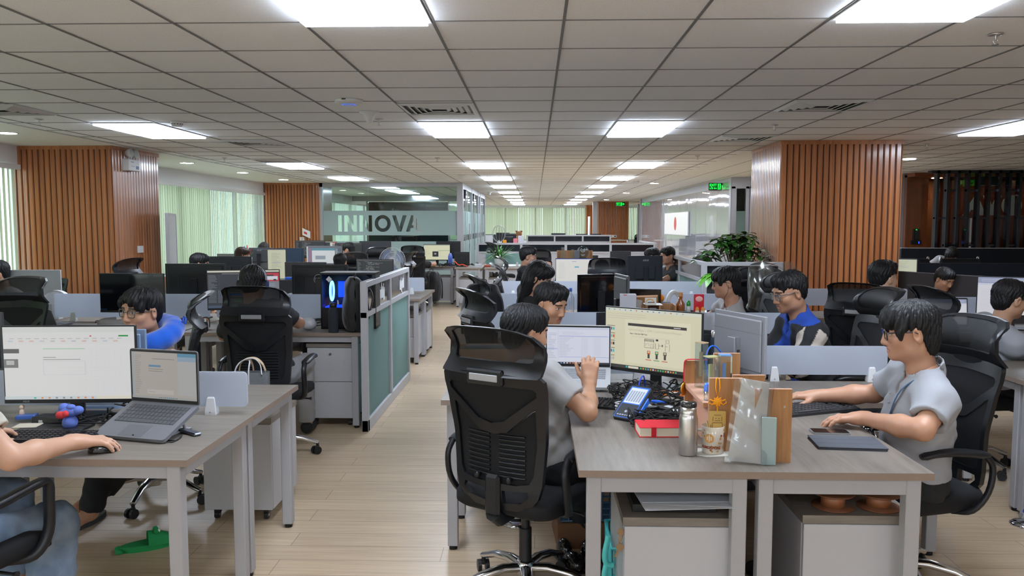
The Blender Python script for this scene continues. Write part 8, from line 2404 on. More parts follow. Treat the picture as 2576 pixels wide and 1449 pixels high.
for s in (-1, 1): b = MB().mat(M['grey_steel']); b.tube([(s * 0.10, -0.08, 0.004), (s * 0.10, 0.08, 0.052)], 0.006, 6); b.tube([(s * 0.10, 0.08, 0.005), (s * 0.10, 0.07, 0.05)], 0.006, 6); b.build('strut', r)
r = thing('slipper', 'bright green crocodile-like slide slipper lying on the floor under the left desk', 'slipper', tuple(atz(372, 1378, 0)), R(-58))
GRN = (0.01, 0.26, 0.07)
b = MB().mat(M['matte'], GRN)
sole = []
for k in range(28):
 a = 2 * PI * k / 28
 sole.append((0.046 * math.cos(a) * (1 + 0.15 * math.sin(a)), 0.125 * math.sin(a)))
b.prism(sole, 0.0, 0.030, smooth=True)
for k in range(4): b.sphere((-0.03 + 0.02 * k, -0.128, 0.014), (0.010, 0.018, 0.010))
b.build('sole', r)
b = MB().mat(M['matte'], GRN)
b.sheet(lambda u, v: ((0.052 - 0.006 * v) * math.cos(PI * u), 0.0 + 0.118 * v, 0.022 + (0.062 - 0.036 * v * v) * math.sin(PI * u) ** 0.8), 16, 10)
b.sheet(lambda u, v: ((0.047 - 0.006 * v) * math.cos(PI * u), 0.0 + 0.116 * v, 0.022 + (0.056 - 0.034 * v * v) * math.sin(PI * u) ** 0.8), 16, 10, flip=True)
b.sphere((-0.022, 0.04, 0.082), (0.013, 0.014, 0.013)); b.sphere((0.022, 0.04, 0.082), (0.013, 0.014, 0.013)); b.build('upper', r)
b = MB().mat(M['paint'], srgb(225, 225, 220))
for s in (-1, 1): b.sphere((s * 0.024, 0.050, 0.086), (0.008, 0.007, 0.008))
b.build('eye', r)
b = MB().mat(M['paint'], srgb(170, 95, 40)); b.sphere((0, 0.112, 0.036), (0.024, 0.014, 0.012)); b.build('snout', r)
o = atz(212, 1322, 0)
r = thing('slipper', 'dark grey slide slipper under the left desk, beside a bare foot', 'slipper', (o.x, o.y + 0.03, 0), R(168))
b = MB().mat(M['matte'], srgb(70, 68, 70)); b.prism([(x * 1.0, y * 1.05) for x, y in sole], 0, 0.028, smooth=True); b.build('sole', r)
b = MB().mat(M['matte'], srgb(66, 64, 66)); b.sheet(lambda u, v: (0.052 * math.cos(PI * u), -0.01 + 0.09 * v, 0.022 + 0.055 * math.sin(PI * u) ** 0.8), 16, 6); b.build('strap', r)
M['felt'] = pmat('grey_felt', srgb(104, 108, 112), 0.95, bump=0.5, bscale=260, var=0.15, vscale=60)
r = thing('tote_bag', 'grey felt tote bag with pale straps, behind the left desk', 'bag', (-1.575, 4.30, 0.566), R(4))
b = MB().mat(M['felt'])
def tote(u, v):
 a = 2 * PI * u
 x = 0.10 * math.copysign(abs(math.cos(a)) ** 0.45, math.cos(a)); y = 0.05 * math.copysign(abs(math.sin(a)) ** 0.45, math.sin(a))
 return (x * (1 + 0.04 * v), y * (1 - 0.25 * v), 0.21 * v)
b.sheet(tote, 40, 6); b.sheet(lambda u, v: tuple(np.array(tote(u, v)) * np.array((0.97, 0.92, 1))), 40, 6, flip=True); b.box(-0.098, 0.098, -0.048, 0.048, 0, 0.006); b.build('body', r)
for s, c in ((-1, srgb(205, 205, 208)), (1, srgb(205, 180, 150))):
 b = MB().mat(M['matte'], c); b.tube(spline([(-0.07, s * 0.042, 0.13), (-0.07, s * 0.042, 0.22), (-0.04, s * 0.02, 0.27), (0.02, s * 0.01, 0.285), (0.06, s * 0.02, 0.255), (0.075, s * 0.042, 0.20)], 5), 0.011, 6, flat=0.25)
 b.tube(spline([(0.005, s * 0.046, 0.09), (0.005, s * 0.044, 0.22), (0.0, 0.0, 0.275), (-0.02, 0, 0.28)], 5), 0.012, 6, flat=0.25); b.build('strap', r)
r = thing('computer_tower', 'black computer tower with blue lit inside on the desk by the partition', 'computer', (-1.50, 6.40, T75), R(2))
b = MB().mat(M['paint'], (0.008, 0.008, 0.010))
W_, D_, H_ = 0.22, 0.11, 0.45
b.box(-W_, W_, D_ - 0.01, D_, 0, H_); b.box(-W_, W_, -D_, D_, 0, 0.02); b.box(-W_, W_, -D_, D_, H_ - 0.012, H_); b.box(-W_, -W_ + 0.012, -D_, D_, 0, H_); b.box(W_ - 0.012, W_, -D_, D_, 0, H_); b.box(-W_, W_, -D_, -D_ + 0.012, 0.0, 0.17)
b.mat(M['paint'], srgb(120, 122, 126)); b.box(-W_ - 0.001, W_ + 0.001, -D_ - 0.001, D_, H_, H_ + 0.004); b.build('case', r)
M['rgb'] = emat('blue_fan_light', srgb(15, 50, 255), 2.2); M['rgbw'] = emat('pale_fan_ring', srgb(120, 180, 255), 3.0)
b = MB().mat(M['rgbw']); n = 26
b.tube([(-0.145, -0.03 + 0.06 * math.cos(2 * PI * k / n), 0.30 + 0.075 * math.sin(2 * PI * k / n)) for k in range(n)], 0.010, 6, closed=True)
b.tube([(0.045 + 0.012 * math.cos(2 * PI * k / n), 0.04, 0.295 + 0.012 * math.sin(2 * PI * k / n)) for k in range(n)], 0.004, 6, closed=True); b.build('light_ring', r)
b = MB().mat(M['rgb']); b.disc((0, 0, 0), 0.06, 20, T=Matrix.Translation((-0.15, -0.02, 0.30)) @ rotm(ry=PI / 2)); b.box(-0.12, 0.16, 0.085, 0.09, 0.24, 0.37); b.box(-0.19, 0.18, -0.09, 0.08, 0.172, 0.178); b.build('light_strip', r)
b = MB().mat(M['paint'], (0.02, 0.022, 0.03)); b.box(-0.02, 0.14, 0.05, 0.084, 0.25, 0.36); b.box(-0.06, 0.13, -0.06, 0.05, 0.21, 0.235); b.box(-0.19, 0.19, -0.1, 0.09, 0.16, 0.17); b.build('board', r)
b = MB().mat(M['glass']); b.box(-W_ + 0.012, W_ - 0.012, -D_ + 0.002, -D_ + 0.006, 0.17, H_ - 0.012); b.build('side_glass', r)
b = MB().mat(M['paint'], srgb(200, 205, 210)); b.prism([(-0.025, 0), (0, -0.025), (0.025, 0), (0, 0.025)], 0, 0.001, T=Matrix.Translation((-0.15, -D_ - 0.001, 0.40)) @ rotm(rx=PI / 2)); b.build('sticker', r)
bottle('steel_flask', 'dark grey insulated bottle before the blue-lit tower', -1.57, 6.10, T75, [(0, 0), (0.036, 0), (0.038, 0.004), (0.038, 0.165), (0.026, 0.195), (0, 0.195)], M['matte'], srgb(40, 46, 54), (M['black'], None, [(0.026, 0.195), (0.028, 0.197), (0.028, 0.225), (0.02, 0.23), (0, 0.23)]), 'flask')
def backpack(name, label, loc, rz, w, d, h, lean=0, straps=True, col=(0.010, 0.010, 0.012)):
 r = thing(name, label, 'backpack', loc, rz, 'black backpacks')
 m = M['bagcloth']
 def f(u, v):
  a = 2 * PI * u; e = 0.55
  q = PI * (v - 0.5)
  s = math.cos(q) ** 0.35 if v > 0 and v < 1 else 0.0
  x = w * math.copysign(abs(math.cos(a)) ** e, math.cos(a)) * s * (1 - 0.22 * max(0, v - 0.5))
  y = d * math.copysign(abs(math.sin(a)) ** e, math.sin(a)) * s * (1 - 0.45 * max(0, v - 0.35))
  return (x + 0.004 * math.sin(17 * v + 5 * u), y + lean * v + 0.005 * math.sin(23 * v + 9 * u), h * (0.5 + 0.5 * math.sin(q)))
 b = MB().mat(m); b.sheet(f, 36, 26); b.build('body', r)
 b = MB().mat(m)
 b.sheet(lambda u, v: (w * 0.72 * (2 * u - 1), -d - 0.025 * math.sin(PI * u) ** 0.4 * math.sin(PI * v) ** 0.4 + lean * (0.1 + 0.4 * v) + 0.02, h * (0.08 + 0.42 * v)), 12, 12); b.build('front_pocket', r)
 b = MB().mat(m); b.tube(spline([(-0.035, lean + 0.01, h * 0.97), (-0.03, lean + 0.01, h * 1.06), (0.03, lean + 0.01, h * 1.06), (0.035, lean + 0.01, h * 0.97)], 4), 0.008, 6, flat=0.5); b.build('handle', r)
 if straps:
  for s in (-1, 1):
   b = MB().mat(m); b.tube(spline([(s * w * 0.4, d * 0.5 + lean, h * 0.94), (s * w * 0.6, d + 0.05 + lean * 0.6, h * 0.7), (s * w * 0.75, d + 0.03, h * 0.35), (s * w * 0.8, d, h * 0.1)], 5), 0.022, 6, flat=0.3); b.build('shoulder_strap', r)
 return r
M['bagcloth'] = pmat('black_nylon', (0.010, 0.0105, 0.013), 0.55, bump=0.6, bscale=90, sheen=0.3)
bp_ = backpack('backpack', 'black backpack leaning at the white partition beside the blue-lit tower', (-1.425, 6.17, T75), R(-70), 0.11, 0.085, 0.43)
b = MB().mat(M['paint'], srgb(205, 205, 210)); b.tube(spline([(-0.03, -0.118, 0.235), (0.0, -0.122, 0.245), (0.03, -0.120, 0.225), (0.0, -0.122, 0.215), (-0.03, -0.118, 0.235)], 4), 0.005, 5); b.build('white_clip', bp_)
b = MB().mat(M['bagcloth']); b.tube(spline([(-0.10, -0.10, 0.10), (-0.13, -0.17, -0.02), (-0.135, -0.185, -0.16)], 4), 0.014, 6, flat=0.25); b.build('hanging_strap', bp_)
backpack('backpack', 'black backpack hanging on the chair behind the long-haired person', (-0.42, 6.30, 0.66), R(20), 0.17, 0.10, 0.46, 0.0)
backpack('backpack', 'black bag hung behind the chair at the yellow spreadsheet', (-2.02, 15.35, 0.08), R(-20), 0.2, 0.14, 0.60)
r = thing('plastic_bag', 'crumpled white plastic bag beside the headphone man', 'bag', (-1.80, 6.22, T75 + 0.001))
b = MB().mat(pmat('white_polythene', srgb(205, 208, 214), 0.35, trans=0.1)); b.sphere((0, 0, 0.05), (0.065, 0.05, 0.05), 16, 12)
for v_ in b.v:
 f_ = 1 + 0.14 * math.sin(v_.x * 160 + v_.z * 90) * math.sin(v_.y * 130 + 2)
 v_.x *= f_; v_.y *= f_
b.build('bag', r)
r = thing('standing_badge', 'small standing framed badge left of the headphone man', 'frame', tuple(at(517, 812, 6.25)), R(10))
r.location.z = T75
b = MB().mat(M['paint'], (0.03, 0.03, 0.03)); b.prism(rrect(-0.035, 0.035, 0.0, 0.10, 0.03), -0.006, 0.006, T=rotm(rx=PI / 2)); b.build('frame', r)
b = MB().mat(M['metalcol'], srgb(205, 150, 120)); b.prism(rrect(-0.027, 0.027, 0.012, 0.09, 0.025), 0.006, 0.008, T=rotm(rx=PI / 2)); b.build('badge', r)
r = thing('travel_pillow', 'pale grey travel pillow on the desk behind the neck-pillow man', 'pillow', tuple(at(295, 800, 6.22)))
r.location.z = T75 + 0.045
b = MB().mat(pmat('grey_wool', srgb(150, 150, 150), 0.95, bump=0.5, bscale=250)); b.tube([(0.105 * math.sin(R(30 + 300 * k / 14)), 0.09 * math.cos(R(30 + 300 * k / 14)), 0.0) for k in range(15)], 0.045, 12); b.build('cushion', r)
r = thing('lamp_shade', 'white curved desk fan or lamp cover by the left pillar foot', 'lamp', tuple(at(143, 752, 6.9)))
r.location.z = T75
b = MB().mat(M['white_pl'])
b.sheet(lambda u, v: (0.13 * math.cos(PI * u), 0.05 * (v - 0.5), 0.13 + 0.125 * math.sin(PI * u)), 20, 3); b.sheet(lambda u, v: (0.12 * math.cos(PI * u) * v, 0.0, 0.13 + 0.115 * math.sin(PI * u) * v), 20, 3); b.box(-0.03, 0.03, -0.03, 0.03, 0, 0.14); b.build('shell', r)
boxed('orange_cup', 'small orange cylinder-like can on the desk at the left edge', 'cup', (at(85, 750, 6.9).x, 6.9, T75), (0.035, 0.035, 0.14), 0, 'paint', srgb(150, 85, 35), 0.01)
boxed('notice_board', 'pale grey board standing at the left edge before the pillar', 'board', (at(62, 720, 7.38).x, 7.5, T75), (0.55, 0.02, 0.40), R(3), 'paint', srgb(176, 182, 186), 0.003)
cables('cable_tangle', 'thin black cables on the desk below the switched-off monitor', heap(-3.6, -3.0, 6.12, 6.45, T75, 14, 0.05), 0.004, M['rubber'])['kind'] = 'stuff'
cables('monitor_cables', 'cables hanging from the monitor with the round badge', [[(-1.78, 7.0, 1.0), (-1.74, 6.9, 0.85), (-1.70, 6.55, 0.78), (-1.82, 6.3, 0.757)], [(-1.85, 7.0, 0.98), (-1.88, 6.85, 0.80), (-1.76, 6.5, 0.765), (-1.70, 6.3, 0.757)], [(-1.72, 7.0, 1.05), (-1.66, 6.85, 0.9), (-1.74, 6.6, 0.80), (-1.86, 6.45, 0.757)], [(-1.66, 6.72, 1.22), (-1.6, 6.68, 1.0), (-1.72, 6.6, 0.82)]], 0.004, M['rubber'])
def toy_gnome(label, loc):
 r = thing('toy_figure', label, 'toy', loc)
 b = MB().mat(M['matte'], srgb(58, 110, 140)); b.sphere((0, 0, 0.235), (0.075, 0.07, 0.085), 16, 10); b.build('hood', r)
 b = MB().mat(M['matte'], srgb(230, 230, 228)); b.sphere((0, -0.028, 0.215), (0.058, 0.052, 0.055), 16, 10); b.build('beard', r)
 b = MB().mat(M['matte'], srgb(235, 120, 50)); b.sphere((-0.018, -0.072, 0.238), (0.018, 0.012, 0.013)); b.sphere((0.018, -0.072, 0.238), (0.018, 0.012, 0.013)); b.build('goggles', r)
 b = MB().mat(M['matte'], srgb(190, 165, 110)); b.lathe([(0, 0), (0.055, 0), (0.06, 0.08), (0.04, 0.15), (0, 0.16)], 16); b.build('body', r)
 b = MB().mat(M['matte'], srgb(215, 40, 50)); b.tube([(0.05, -0.02, 0.06), (0.09, -0.02, 0.13)], 0.018, 8); b.build('sleeve', r)
 b = MB().mat(M['matte'], srgb(40, 90, 200)); b.tube([(-0.05, -0.02, 0.05), (-0.07, -0.02, 0.12)], 0.016, 8); b.build('sleeve', r)
 return r
p = at(908, 664, 9.3); toy_gnome('bearded toy figure in a blue hood between chairs and fan, mid left', (p.x, 9.75, T75 + 0.05))
boxed('toy_stand', 'small box under the bearded toy figure', 'box', (p.x, 9.75, T75), (0.16, 0.12, 0.05), 0, 'matte', srgb(190, 180, 160))
for lab, px, py, c, s in (('green box among the things left of the bearded toy', 888, 655, srgb(90, 150, 80), 0.10), ('pale box left of the bearded toy', 878, 648, srgb(205, 190, 170), 0.12)):
 q = at(px, py, 9.9); boxed('small_box', lab, 'box', (q.x, 9.95, T75), (s, 0.08, 0.16), R(12), 'matte', c, 0.002, 'small boxes by the toy')
q = at(911, 675, 9.2); bottle('paper_cup', 'white paper cup above the aisle partition', q.x, 9.3, T75, [(0, 0), (0.028, 0), (0.038, 0.20), (0.034, 0.20), (0.026, 0.01), (0, 0.01)], M['paint'], srgb(225, 225, 225), None, 'cup')
for lab, px, c in (('red rose-like toy before the dark curved monitor', 750, srgb(215, 50, 45)), ('orange and red toy before the dark curved monitor', 768, srgb(235, 120, 40))):
 q = at(px, 668, 9.0); r = thing('small_toy', lab, 'toy', (q.x, 9.02, T75), 0, 'little red toys'); b = MB().mat(M['matte'], c); b.sphere((0, 0, 0.29), (0.035, 0.03, 0.03)); b.sphere((0.015, -0.01, 0.30), (0.02, 0.02, 0.02)); b.build('head', r); b = MB().mat(M['matte'], srgb(90, 90, 90)); b.cyl((0, 0, 0), (0, 0, 0.27), 0.006, 8); b.build('stick', r)
q = at(725, 675, 9.1); boxed('document_tray', 'black desk tray with blue things on it, behind the badge monitor', 'tray', (q.x, 9.15, T75), (0.30, 0.24, 0.20), 0, 'paint', (0.02, 0.02, 0.024), 0.004)
boxed('blue_case', 'blue case on the black desk tray', 'case', (q.x, 9.12, T75 + 0.201), (0.075, 0.06, 0.025), 0, 'paint', srgb(35, 90, 200)); q = at(740, 700, 9.0)
boxed('white_box', 'white card box standing between the code monitors', 'box', (at(768, 620, 14.5).x, 14.75, T75), (0.09, 0.06, 0.42), R(5), 'matte', srgb(205, 208, 214))
boxed('wall_calendar', 'tilted white calendar card on the wooden pillar by the code monitors', 'calendar', (at(767, 600, 18.0).x, 18.12, 1.30), (0.18, 0.02, 0.16), R(0), 'matte', srgb(222, 222, 222), 0.002, None, lambda b: (b.mat(M['matte'], srgb(200, 60, 50)), b.box(-0.05, 0.02, -0.0112, -0.01, 0.05, 0.10)))
for v in bpy.data.objects['wall_calendar'].data.vertices: v.co.z += v.co.x * -0.45
r = thing('standing_fan', 'round white electric fan behind the aisle partition', 'fan', (at(987, 655, 11.0).x, 11.0, 0), R(8))
b = MB().mat(M['white_pl']); b.lathe([(0, 0), (0.18, 0), (0.18, 0.02), (0.04, 0.05), (0, 0.05)], 24); b.build('base', r)
b = MB().mat(M['white_pl']); b.cyl((0, 0.05, 0.04), (0, 0.05, 1.06), 0.016, 12); b.build('pole', r)
FZ = at(987, 655, 11.0).z
b = MB().mat(M['white_pl']); b.tube([(0, 0.03, FZ), (0, 0.16, FZ)], [0.055, 0.045], 16); b.cyl((0, 0.08, 1.05), (0, 0.08, FZ), 0.014, 10); b.build('motor', r)
M['fan_blue'] = pmat('translucent_blue_plastic', srgb(150, 175, 225), 0.15, trans=0.5)
for k in range(3):
 b = MB().mat(M['fan_blue']); a0 = 2 * PI * k / 3 + 0.4
 b.sheet(lambda u, v: ((0.03 + 0.125 * v) * math.cos(a0 + 1.5 * (u - 0.5) * (0.5 + 0.5 * v)), -0.005 + 0.025 * (u - 0.5), FZ + (0.03 + 0.125 * v) * math.sin(a0 + 1.5 * (u - 0.5) * (0.5 + 0.5 * v))), 8, 6); b.build('blade', r)
b = MB().mat(M['fan_blue']); b.tube([(0, -0.03, FZ), (0, 0.02, FZ)], 0.035, 18); b.build('hub', r)
for nm_, y_ in (('front_guard', -0.045), ('rear_guard', 0.055)):
 b = MB().mat(M['white_pl'])
 for k in range(72):
  a = 2 * PI * k / 72
  b.tube([(0.04 * math.cos(a), y_, FZ + 0.04 * math.sin(a)), (0.14 * math.cos(a), y_ * 0.9, FZ + 0.14 * math.sin(a)), (0.178 * math.cos(a), y_ * 0.15, FZ + 0.178 * math.sin(a))], 0.0011, 4)
 for rr, yy in ((0.04, y_), (0.11, y_ * 0.95), (0.178, y_ * 0.15)): b.tube([(rr * math.cos(2 * PI * k / 32), yy, FZ + rr * math.sin(2 * PI * k / 32)) for k in range(32)], 0.003, 5, closed=True)
 if nm_ == 'front_guard': b.disc((0, 0, 0), 0.04, 20, T=Matrix.Translation((0, y_ - 0.001, FZ)) @ rotm(rx=PI / 2))
 b.build(nm_, r)
q = at(634, 627, 13.0)
r = thing('pen_holder', 'pen holder with red and white things by the window blinds', 'pen holder', (q.x, 12.8, T75)); b = MB().mat(M['paint'], (0.03, 0.03, 0.03)); b.lathe([(0, 0), (0.05, 0), (0.05, 0.34), (0.045, 0.34), (0.045, 0.02), (0, 0.02)], 16); b.build('cup', r)
for k, c in enumerate((srgb(210, 50, 50), srgb(225, 225, 225), srgb(90, 130, 200), srgb(210, 60, 60))): b = MB().mat(M['paint'], c); b.tube([(0.02 * math.cos(k * 1.6), 0.02 * math.sin(k * 1.6), 0.2), (0.05 * math.cos(k * 1.6), 0.04 * math.sin(k * 1.6), 0.44 + 0.02 * k)], 0.008, 6); b.build('pen', r)
q = at(647, 622, 13.2)
r = thing('potted_plant', 'tiny green pot plant on the desk by the window blinds', 'plant', (q.x, 12.82, T75), 0, 'office plants'); pot(r, 0.045, 0.30, srgb(200, 200, 200)); lf = MB().mat(M['leaf'])
for i in range(16): a = 2 * PI * i / 16; leaf(lf, (0, 0, 0.29), (math.cos(a) * 0.5, math.sin(a) * 0.5, 0.9), (1, 0.3, 0), 0.15, 0.012, 0.2, (0.05, 0.2, 0.02), 3)
lf.build('leaves', r)['kind'] = 'stuff'
for lab, px, py, y, d, c in (('brown paper bag on the low desk by the left pillar board', 455, 672, 10.2, (0.36, 0.25, 0.16), srgb(185, 135, 95)), ('brown carton under the pen things near the board', 438, 655, 10.4, (0.13, 0.12, 0.20), srgb(165, 110, 75)), ('white and red packets stacked behind the board', 440, 640, 10.35, (0.10, 0.08, 0.30), srgb(205, 190, 185)), ('teal box on the sill behind the white-hooded man', 470, 650, 11.4, (0.12, 0.1, 0.10), srgb(60, 165, 165))):
 q = at(px, py, y); boxed('carton', lab, 'box', (q.x, y, T75 if y < 11 else 0.736), d, R(6), 'matte', c, 0.002, 'cartons by the left pillar')
boxed('desk_extension', 'narrow grey side shelf by the whiteboard', 'shelf', (-4.75, 10.25, 0), (0.5, 0.4, 0.748), 0, 'paint', srgb(150, 140, 130), 0.003)
r = thing('blue_bottle', 'blue plastic bottle on the desk at the yellow spreadsheet', 'bottle', (at(1132, 658, 15.8).x, 15.85, T75)); b = MB().mat(M['gloss'], srgb(95, 120, 215)); b.lathe([(0, 0), (0.045, 0), (0.045, 0.2), (0.03, 0.235), (0.02, 0.26), (0, 0.26)], 16); b.build('body', r)
cables('orange_cable', 'orange-red cable looping before the small black box monitor', [[(-1.58, 15.55, 0.86), (-1.5, 15.45, 0.80), (-1.4, 15.42, 0.80), (-1.32, 15.45, 0.757)]], 0.010, pmat('orange_red_cable', srgb(235, 80, 40), 0.5))
cables('cable_tangle', 'dark cables and small devices along the spreadsheet desk', heap(-1.95, -1.15, 15.5, 15.95, T75, 20, 0.07), 0.006, M['rubber'])['kind'] = 'stuff'
divider('pale glass divider on the end-on desks before the leafy plant', -1.0, 15.95, -0.25, 15.95, 0.785, 1.0, (0.15, 0.85), 'frost_green')
boxed('white_box', 'small white box on the end-on desk by the aisle', 'box', (-1.12, 15.5, T75), (0.13, 0.09, 0.06), 0, 'matte', srgb(205, 208, 212))
boxed('gadget', 'orange and black gadget on the end-on desk by the aisle', 'gadget', (-0.94, 15.5, T75), (0.10, 0.09, 0.045), R(20), 'paint', srgb(190, 90, 70), 0.008)
q = at(1580, 735, 5.75)
boxed('carton', 'tall white box with small print standing in the middle of the right island', 'box', (q.x, 5.75, T75), (0.115, 0.10, 0.335), R(-4), 'matte', srgb(196, 197, 206), 0.002, None,
 lambda b: (b.mat(M['matte'], srgb(160, 160, 170)), [b.box(-0.045, -0.045 + w, -0.0508, -0.05, z, z + 0.003) for w, z in ((0.03, 0.085), (0.04, 0.065), (0.035, 0.045), (0.03, 0.035), (0.028, 0.11))], b.mat(M['matte'], srgb(210, 90, 80)), b.box(-0.035, -0.01, -0.0508, -0.05, 0.328, 0.334)))
q = at(1630, 735, 6.2)
r = thing('carton', 'opened cardboard delivery box with tape in the right island', 'box', (q.x, 6.2, T75 + 0.08), R(-12))
b = MB().mat(M['card']); b.box(-0.085, 0.085, -0.07, 0.07, 0.0, 0.20, 0.002, T=rotm(ry=R(-3))); b.build('body', r)
b = MB().mat(M['matte'], srgb(205, 140, 110)); b.box(-0.02, 0.045, -0.0715, -0.07, 0.11, 0.2); b.box(-0.085, 0.085, -0.0715, -0.07, 0.098, 0.101); b.build('tape', r)
b = MB().mat(M['matte'], srgb(215, 213, 208)); b.box(-0.125, -0.07, -0.085, -0.08, 0.02, 0.16, T=rotm(ry=R(12))); b.build('paper_flap', r)
boxed('blue_bin', 'blue plastic bin under the opened delivery box', 'bin', (q.x - 0.01, 6.2, T75), (0.22, 0.18, 0.08), R(-12), 'paint', srgb(25, 75, 170), 0.004)
boxed('dark_mirror', 'black-edged mirror-like panel behind the opened delivery box', 'frame', (q.x + 0.0, 6.38, T75), (0.26, 0.02, 0.32), R(-14), 'gloss', (0.02, 0.018, 0.018), 0.003)
q = at(1640, 780, 5.1)
r = thing('file_rack', 'white sloping file rack with grey folders beside the yellow slide monitor', 'file rack', (q.x, 5.1, T75), R(-20))
b = MB().mat(M['white_lam'])
for x in (-0.075, 0.075): b.prism([(-0.12, 0), (0.12, 0), (0.12, 0.19), (-0.12, 0.10)], x - 0.003, x + 0.003, T=Matrix(((0, 0, 1, 0), (1, 0, 0, 0), (0, 1, 0, 0), (0, 0, 0, 1))))
b.box(-0.075, 0.075, 0.114, 0.12, 0, 0.19); b.box(-0.075, 0.075, -0.12, 0.12, 0, 0.005); b.build('rack', r)
for k in range(3): b = MB().mat(M['paint'], [srgb(90, 95, 100), srgb(150, 150, 152), srgb(40, 44, 50)][k]); b.box(-0.05 + 0.035 * k, -0.03 + 0.035 * k, -0.09, 0.10, 0.008, 0.21, 0.002); b.build('folder', r)
q = at(1688, 695, 6.9)
r = thing('ring_lamp', 'round white ring-shaped lamp or fan head in the right island', 'lamp', (q.x, 6.75, T75), R(40))
b = MB().mat(M['white_pl']); n = 28
b.tube([(0.075 * math.cos(2 * PI * k / n), 0, 0.18 + 0.085 * math.sin(2 * PI * k / n)) for k in range(n)], 0.020, 10, closed=True); b.build('ring', r)
b = MB().mat(M['white_pl']); b.lathe([(0, 0), (0.06, 0), (0.05, 0.02), (0.015, 0.03), (0.012, 0.085), (0, 0.085)], 20); b.build('stand', r)
r = thing('desk_shelf', 'brown wooden desk shelf full of bottles before the bespectacled man', 'shelf', (1.02, 5.95, T75), R(-3))
b = MB().mat(M['oak_box'])
for x in (-0.19, -0.095, 0.02, 0.28): b.box(x - 0.006, x + 0.006, -0.08, 0.08, 0, 0.24 if x < 0.1 else 0.17)
b.box(0.02, 0.28, -0.08, 0.08, 0.155, 0.165); b.box(0.02, 0.28, -0.08, 0.08, 0.055, 0.065); b.box(-0.19, -0.095, -0.08, 0.08, 0.12, 0.13); b.box(-0.2, 0.02, 0.07, 0.08, 0.10, 0.24)
b.build('frame', r)
b = MB().mat(M['white_lam']); b.box(0.02, 0.28, 0.075, 0.08, 0, 0.155); b.build('back_board', r)
sx, sy, sz = 1.02, 5.95, T75
def bott(name, label, dx, dz, prof, m, col, cap=None, dy=0.0, group='bottles and packs on the brown shelf'): return bottle(name, label, sx + dx, sy + dy, sz + dz, prof, m, col, cap, 'bottle', 18, group)
bott('amber_bottle', 'amber glass bottle with a round shoulder on top of the brown shelf', 0.065, 0.166, [(0, 0), (0.032, 0), (0.034, 0.06), (0.032, 0.08), (0.016, 0.105), (0.015, 0.135), (0, 0.135)], M['gloss'], srgb(150, 85, 45), (M['matte'], srgb(190, 140, 100), [(0.016, 0.135), (0.017, 0.165), (0, 0.165)]))
bott('green_bottle', 'small green-capped bottle on the brown shelf', 0.125, 0.166, [(0, 0), (0.016, 0), (0.017, 0.06), (0, 0.07)], M['gloss'], srgb(190, 195, 190), (M['gloss'], srgb(40, 140, 50), [(0.013, 0.062), (0.016, 0.075), (0.012, 0.10), (0, 0.105)]))
boxed('snack_pack', 'red gift packet standing on the brown shelf', 'packet', (sx + 0.205, sy + 0.02, sz + 0.166), (0.075, 0.02, 0.15), 0, 'gloss', srgb(205, 40, 55), 0.004, None, lambda b: (b.mat(M['matte'], srgb(240, 185, 175)), b.sphere((0, -0.008, 0.115), (0.03, 0.006, 0.022))))
for k, dx in enumerate((0.185, 0.225)): bott('sauce_bottle', 'little orange labelled bottle before the red packet, %s one' % ('left' if k == 0 else 'right'), dx, 0.166, [(0, 0), (0.014, 0), (0.015, 0.045), (0.006, 0.06), (0, 0.06)], M['gloss'], srgb(220, 140, 50), (M['matte'], srgb(215, 205, 190), [(0.0155, 0.01), (0.0155, 0.034)]), dy=-0.03)
bott('black_flask', 'black flask with a ring cap beside the brown shelf', -0.04, 0.0, [(0, 0), (0.032, 0), (0.034, 0.12), (0.022, 0.155), (0, 0.158)], M['gloss'], (0.012, 0.012, 0.014), (M['steel'], None, [(0.02, 0.157), (0.02, 0.185), (0.012, 0.20), (0, 0.2)]), dy=-0.05)
boxed('tea_tin', 'red and white tin in the brown shelf', 'tin', (sx - 0.14, sy - 0.03, sz), (0.035, 0.04, 0.085), 0, 'gloss', srgb(190, 40, 45), 0.003)
boxed('white_carton', 'white carton standing on the red tin', 'box', (sx - 0.14, sy - 0.03, sz + 0.0855), (0.038, 0.04, 0.08), 0, 'matte', srgb(210, 208, 205), 0.002) if False else boxed('white_carton', 'white carton on the middle board of the brown shelf', 'box', (sx - 0.14, sy, sz + 0.1305), (0.045, 0.05, 0.085), 0, 'matte', srgb(205, 205, 206), 0.002)
boxed('amber_jar', 'amber jar on the low board of the brown shelf', 'jar', (sx + 0.055, sy, sz + 0.0655), (0.05, 0.05, 0.075), 0, 'gloss', srgb(150, 85, 40), 0.010)
r = thing('cat_figurine', 'little orange and white cat figurine on the brown shelf', 'figurine', (sx + 0.115, sy - 0.03, sz + 0.0655)); b = MB().mat(M['paint'], srgb(215, 150, 75)); b.sphere((0, 0, 0.02), (0.022, 0.02, 0.022)); b.sphere((0, -0.005, 0.048), 0.016); b.mat(M['paint'], srgb(235, 215, 190)); b.sphere((0, -0.012, 0.02), (0.014, 0.014, 0.018)); b.build('body', r)
b = MB().mat(M['paint'], srgb(215, 150, 75)); [b.tube([(s * 0.010, -0.004, 0.058), (s * 0.013, -0.004, 0.072)], [0.006, 0.001], 6) for s in (-1, 1)]; b.build('ears', r)
q = at(1610, 655, 6.0)
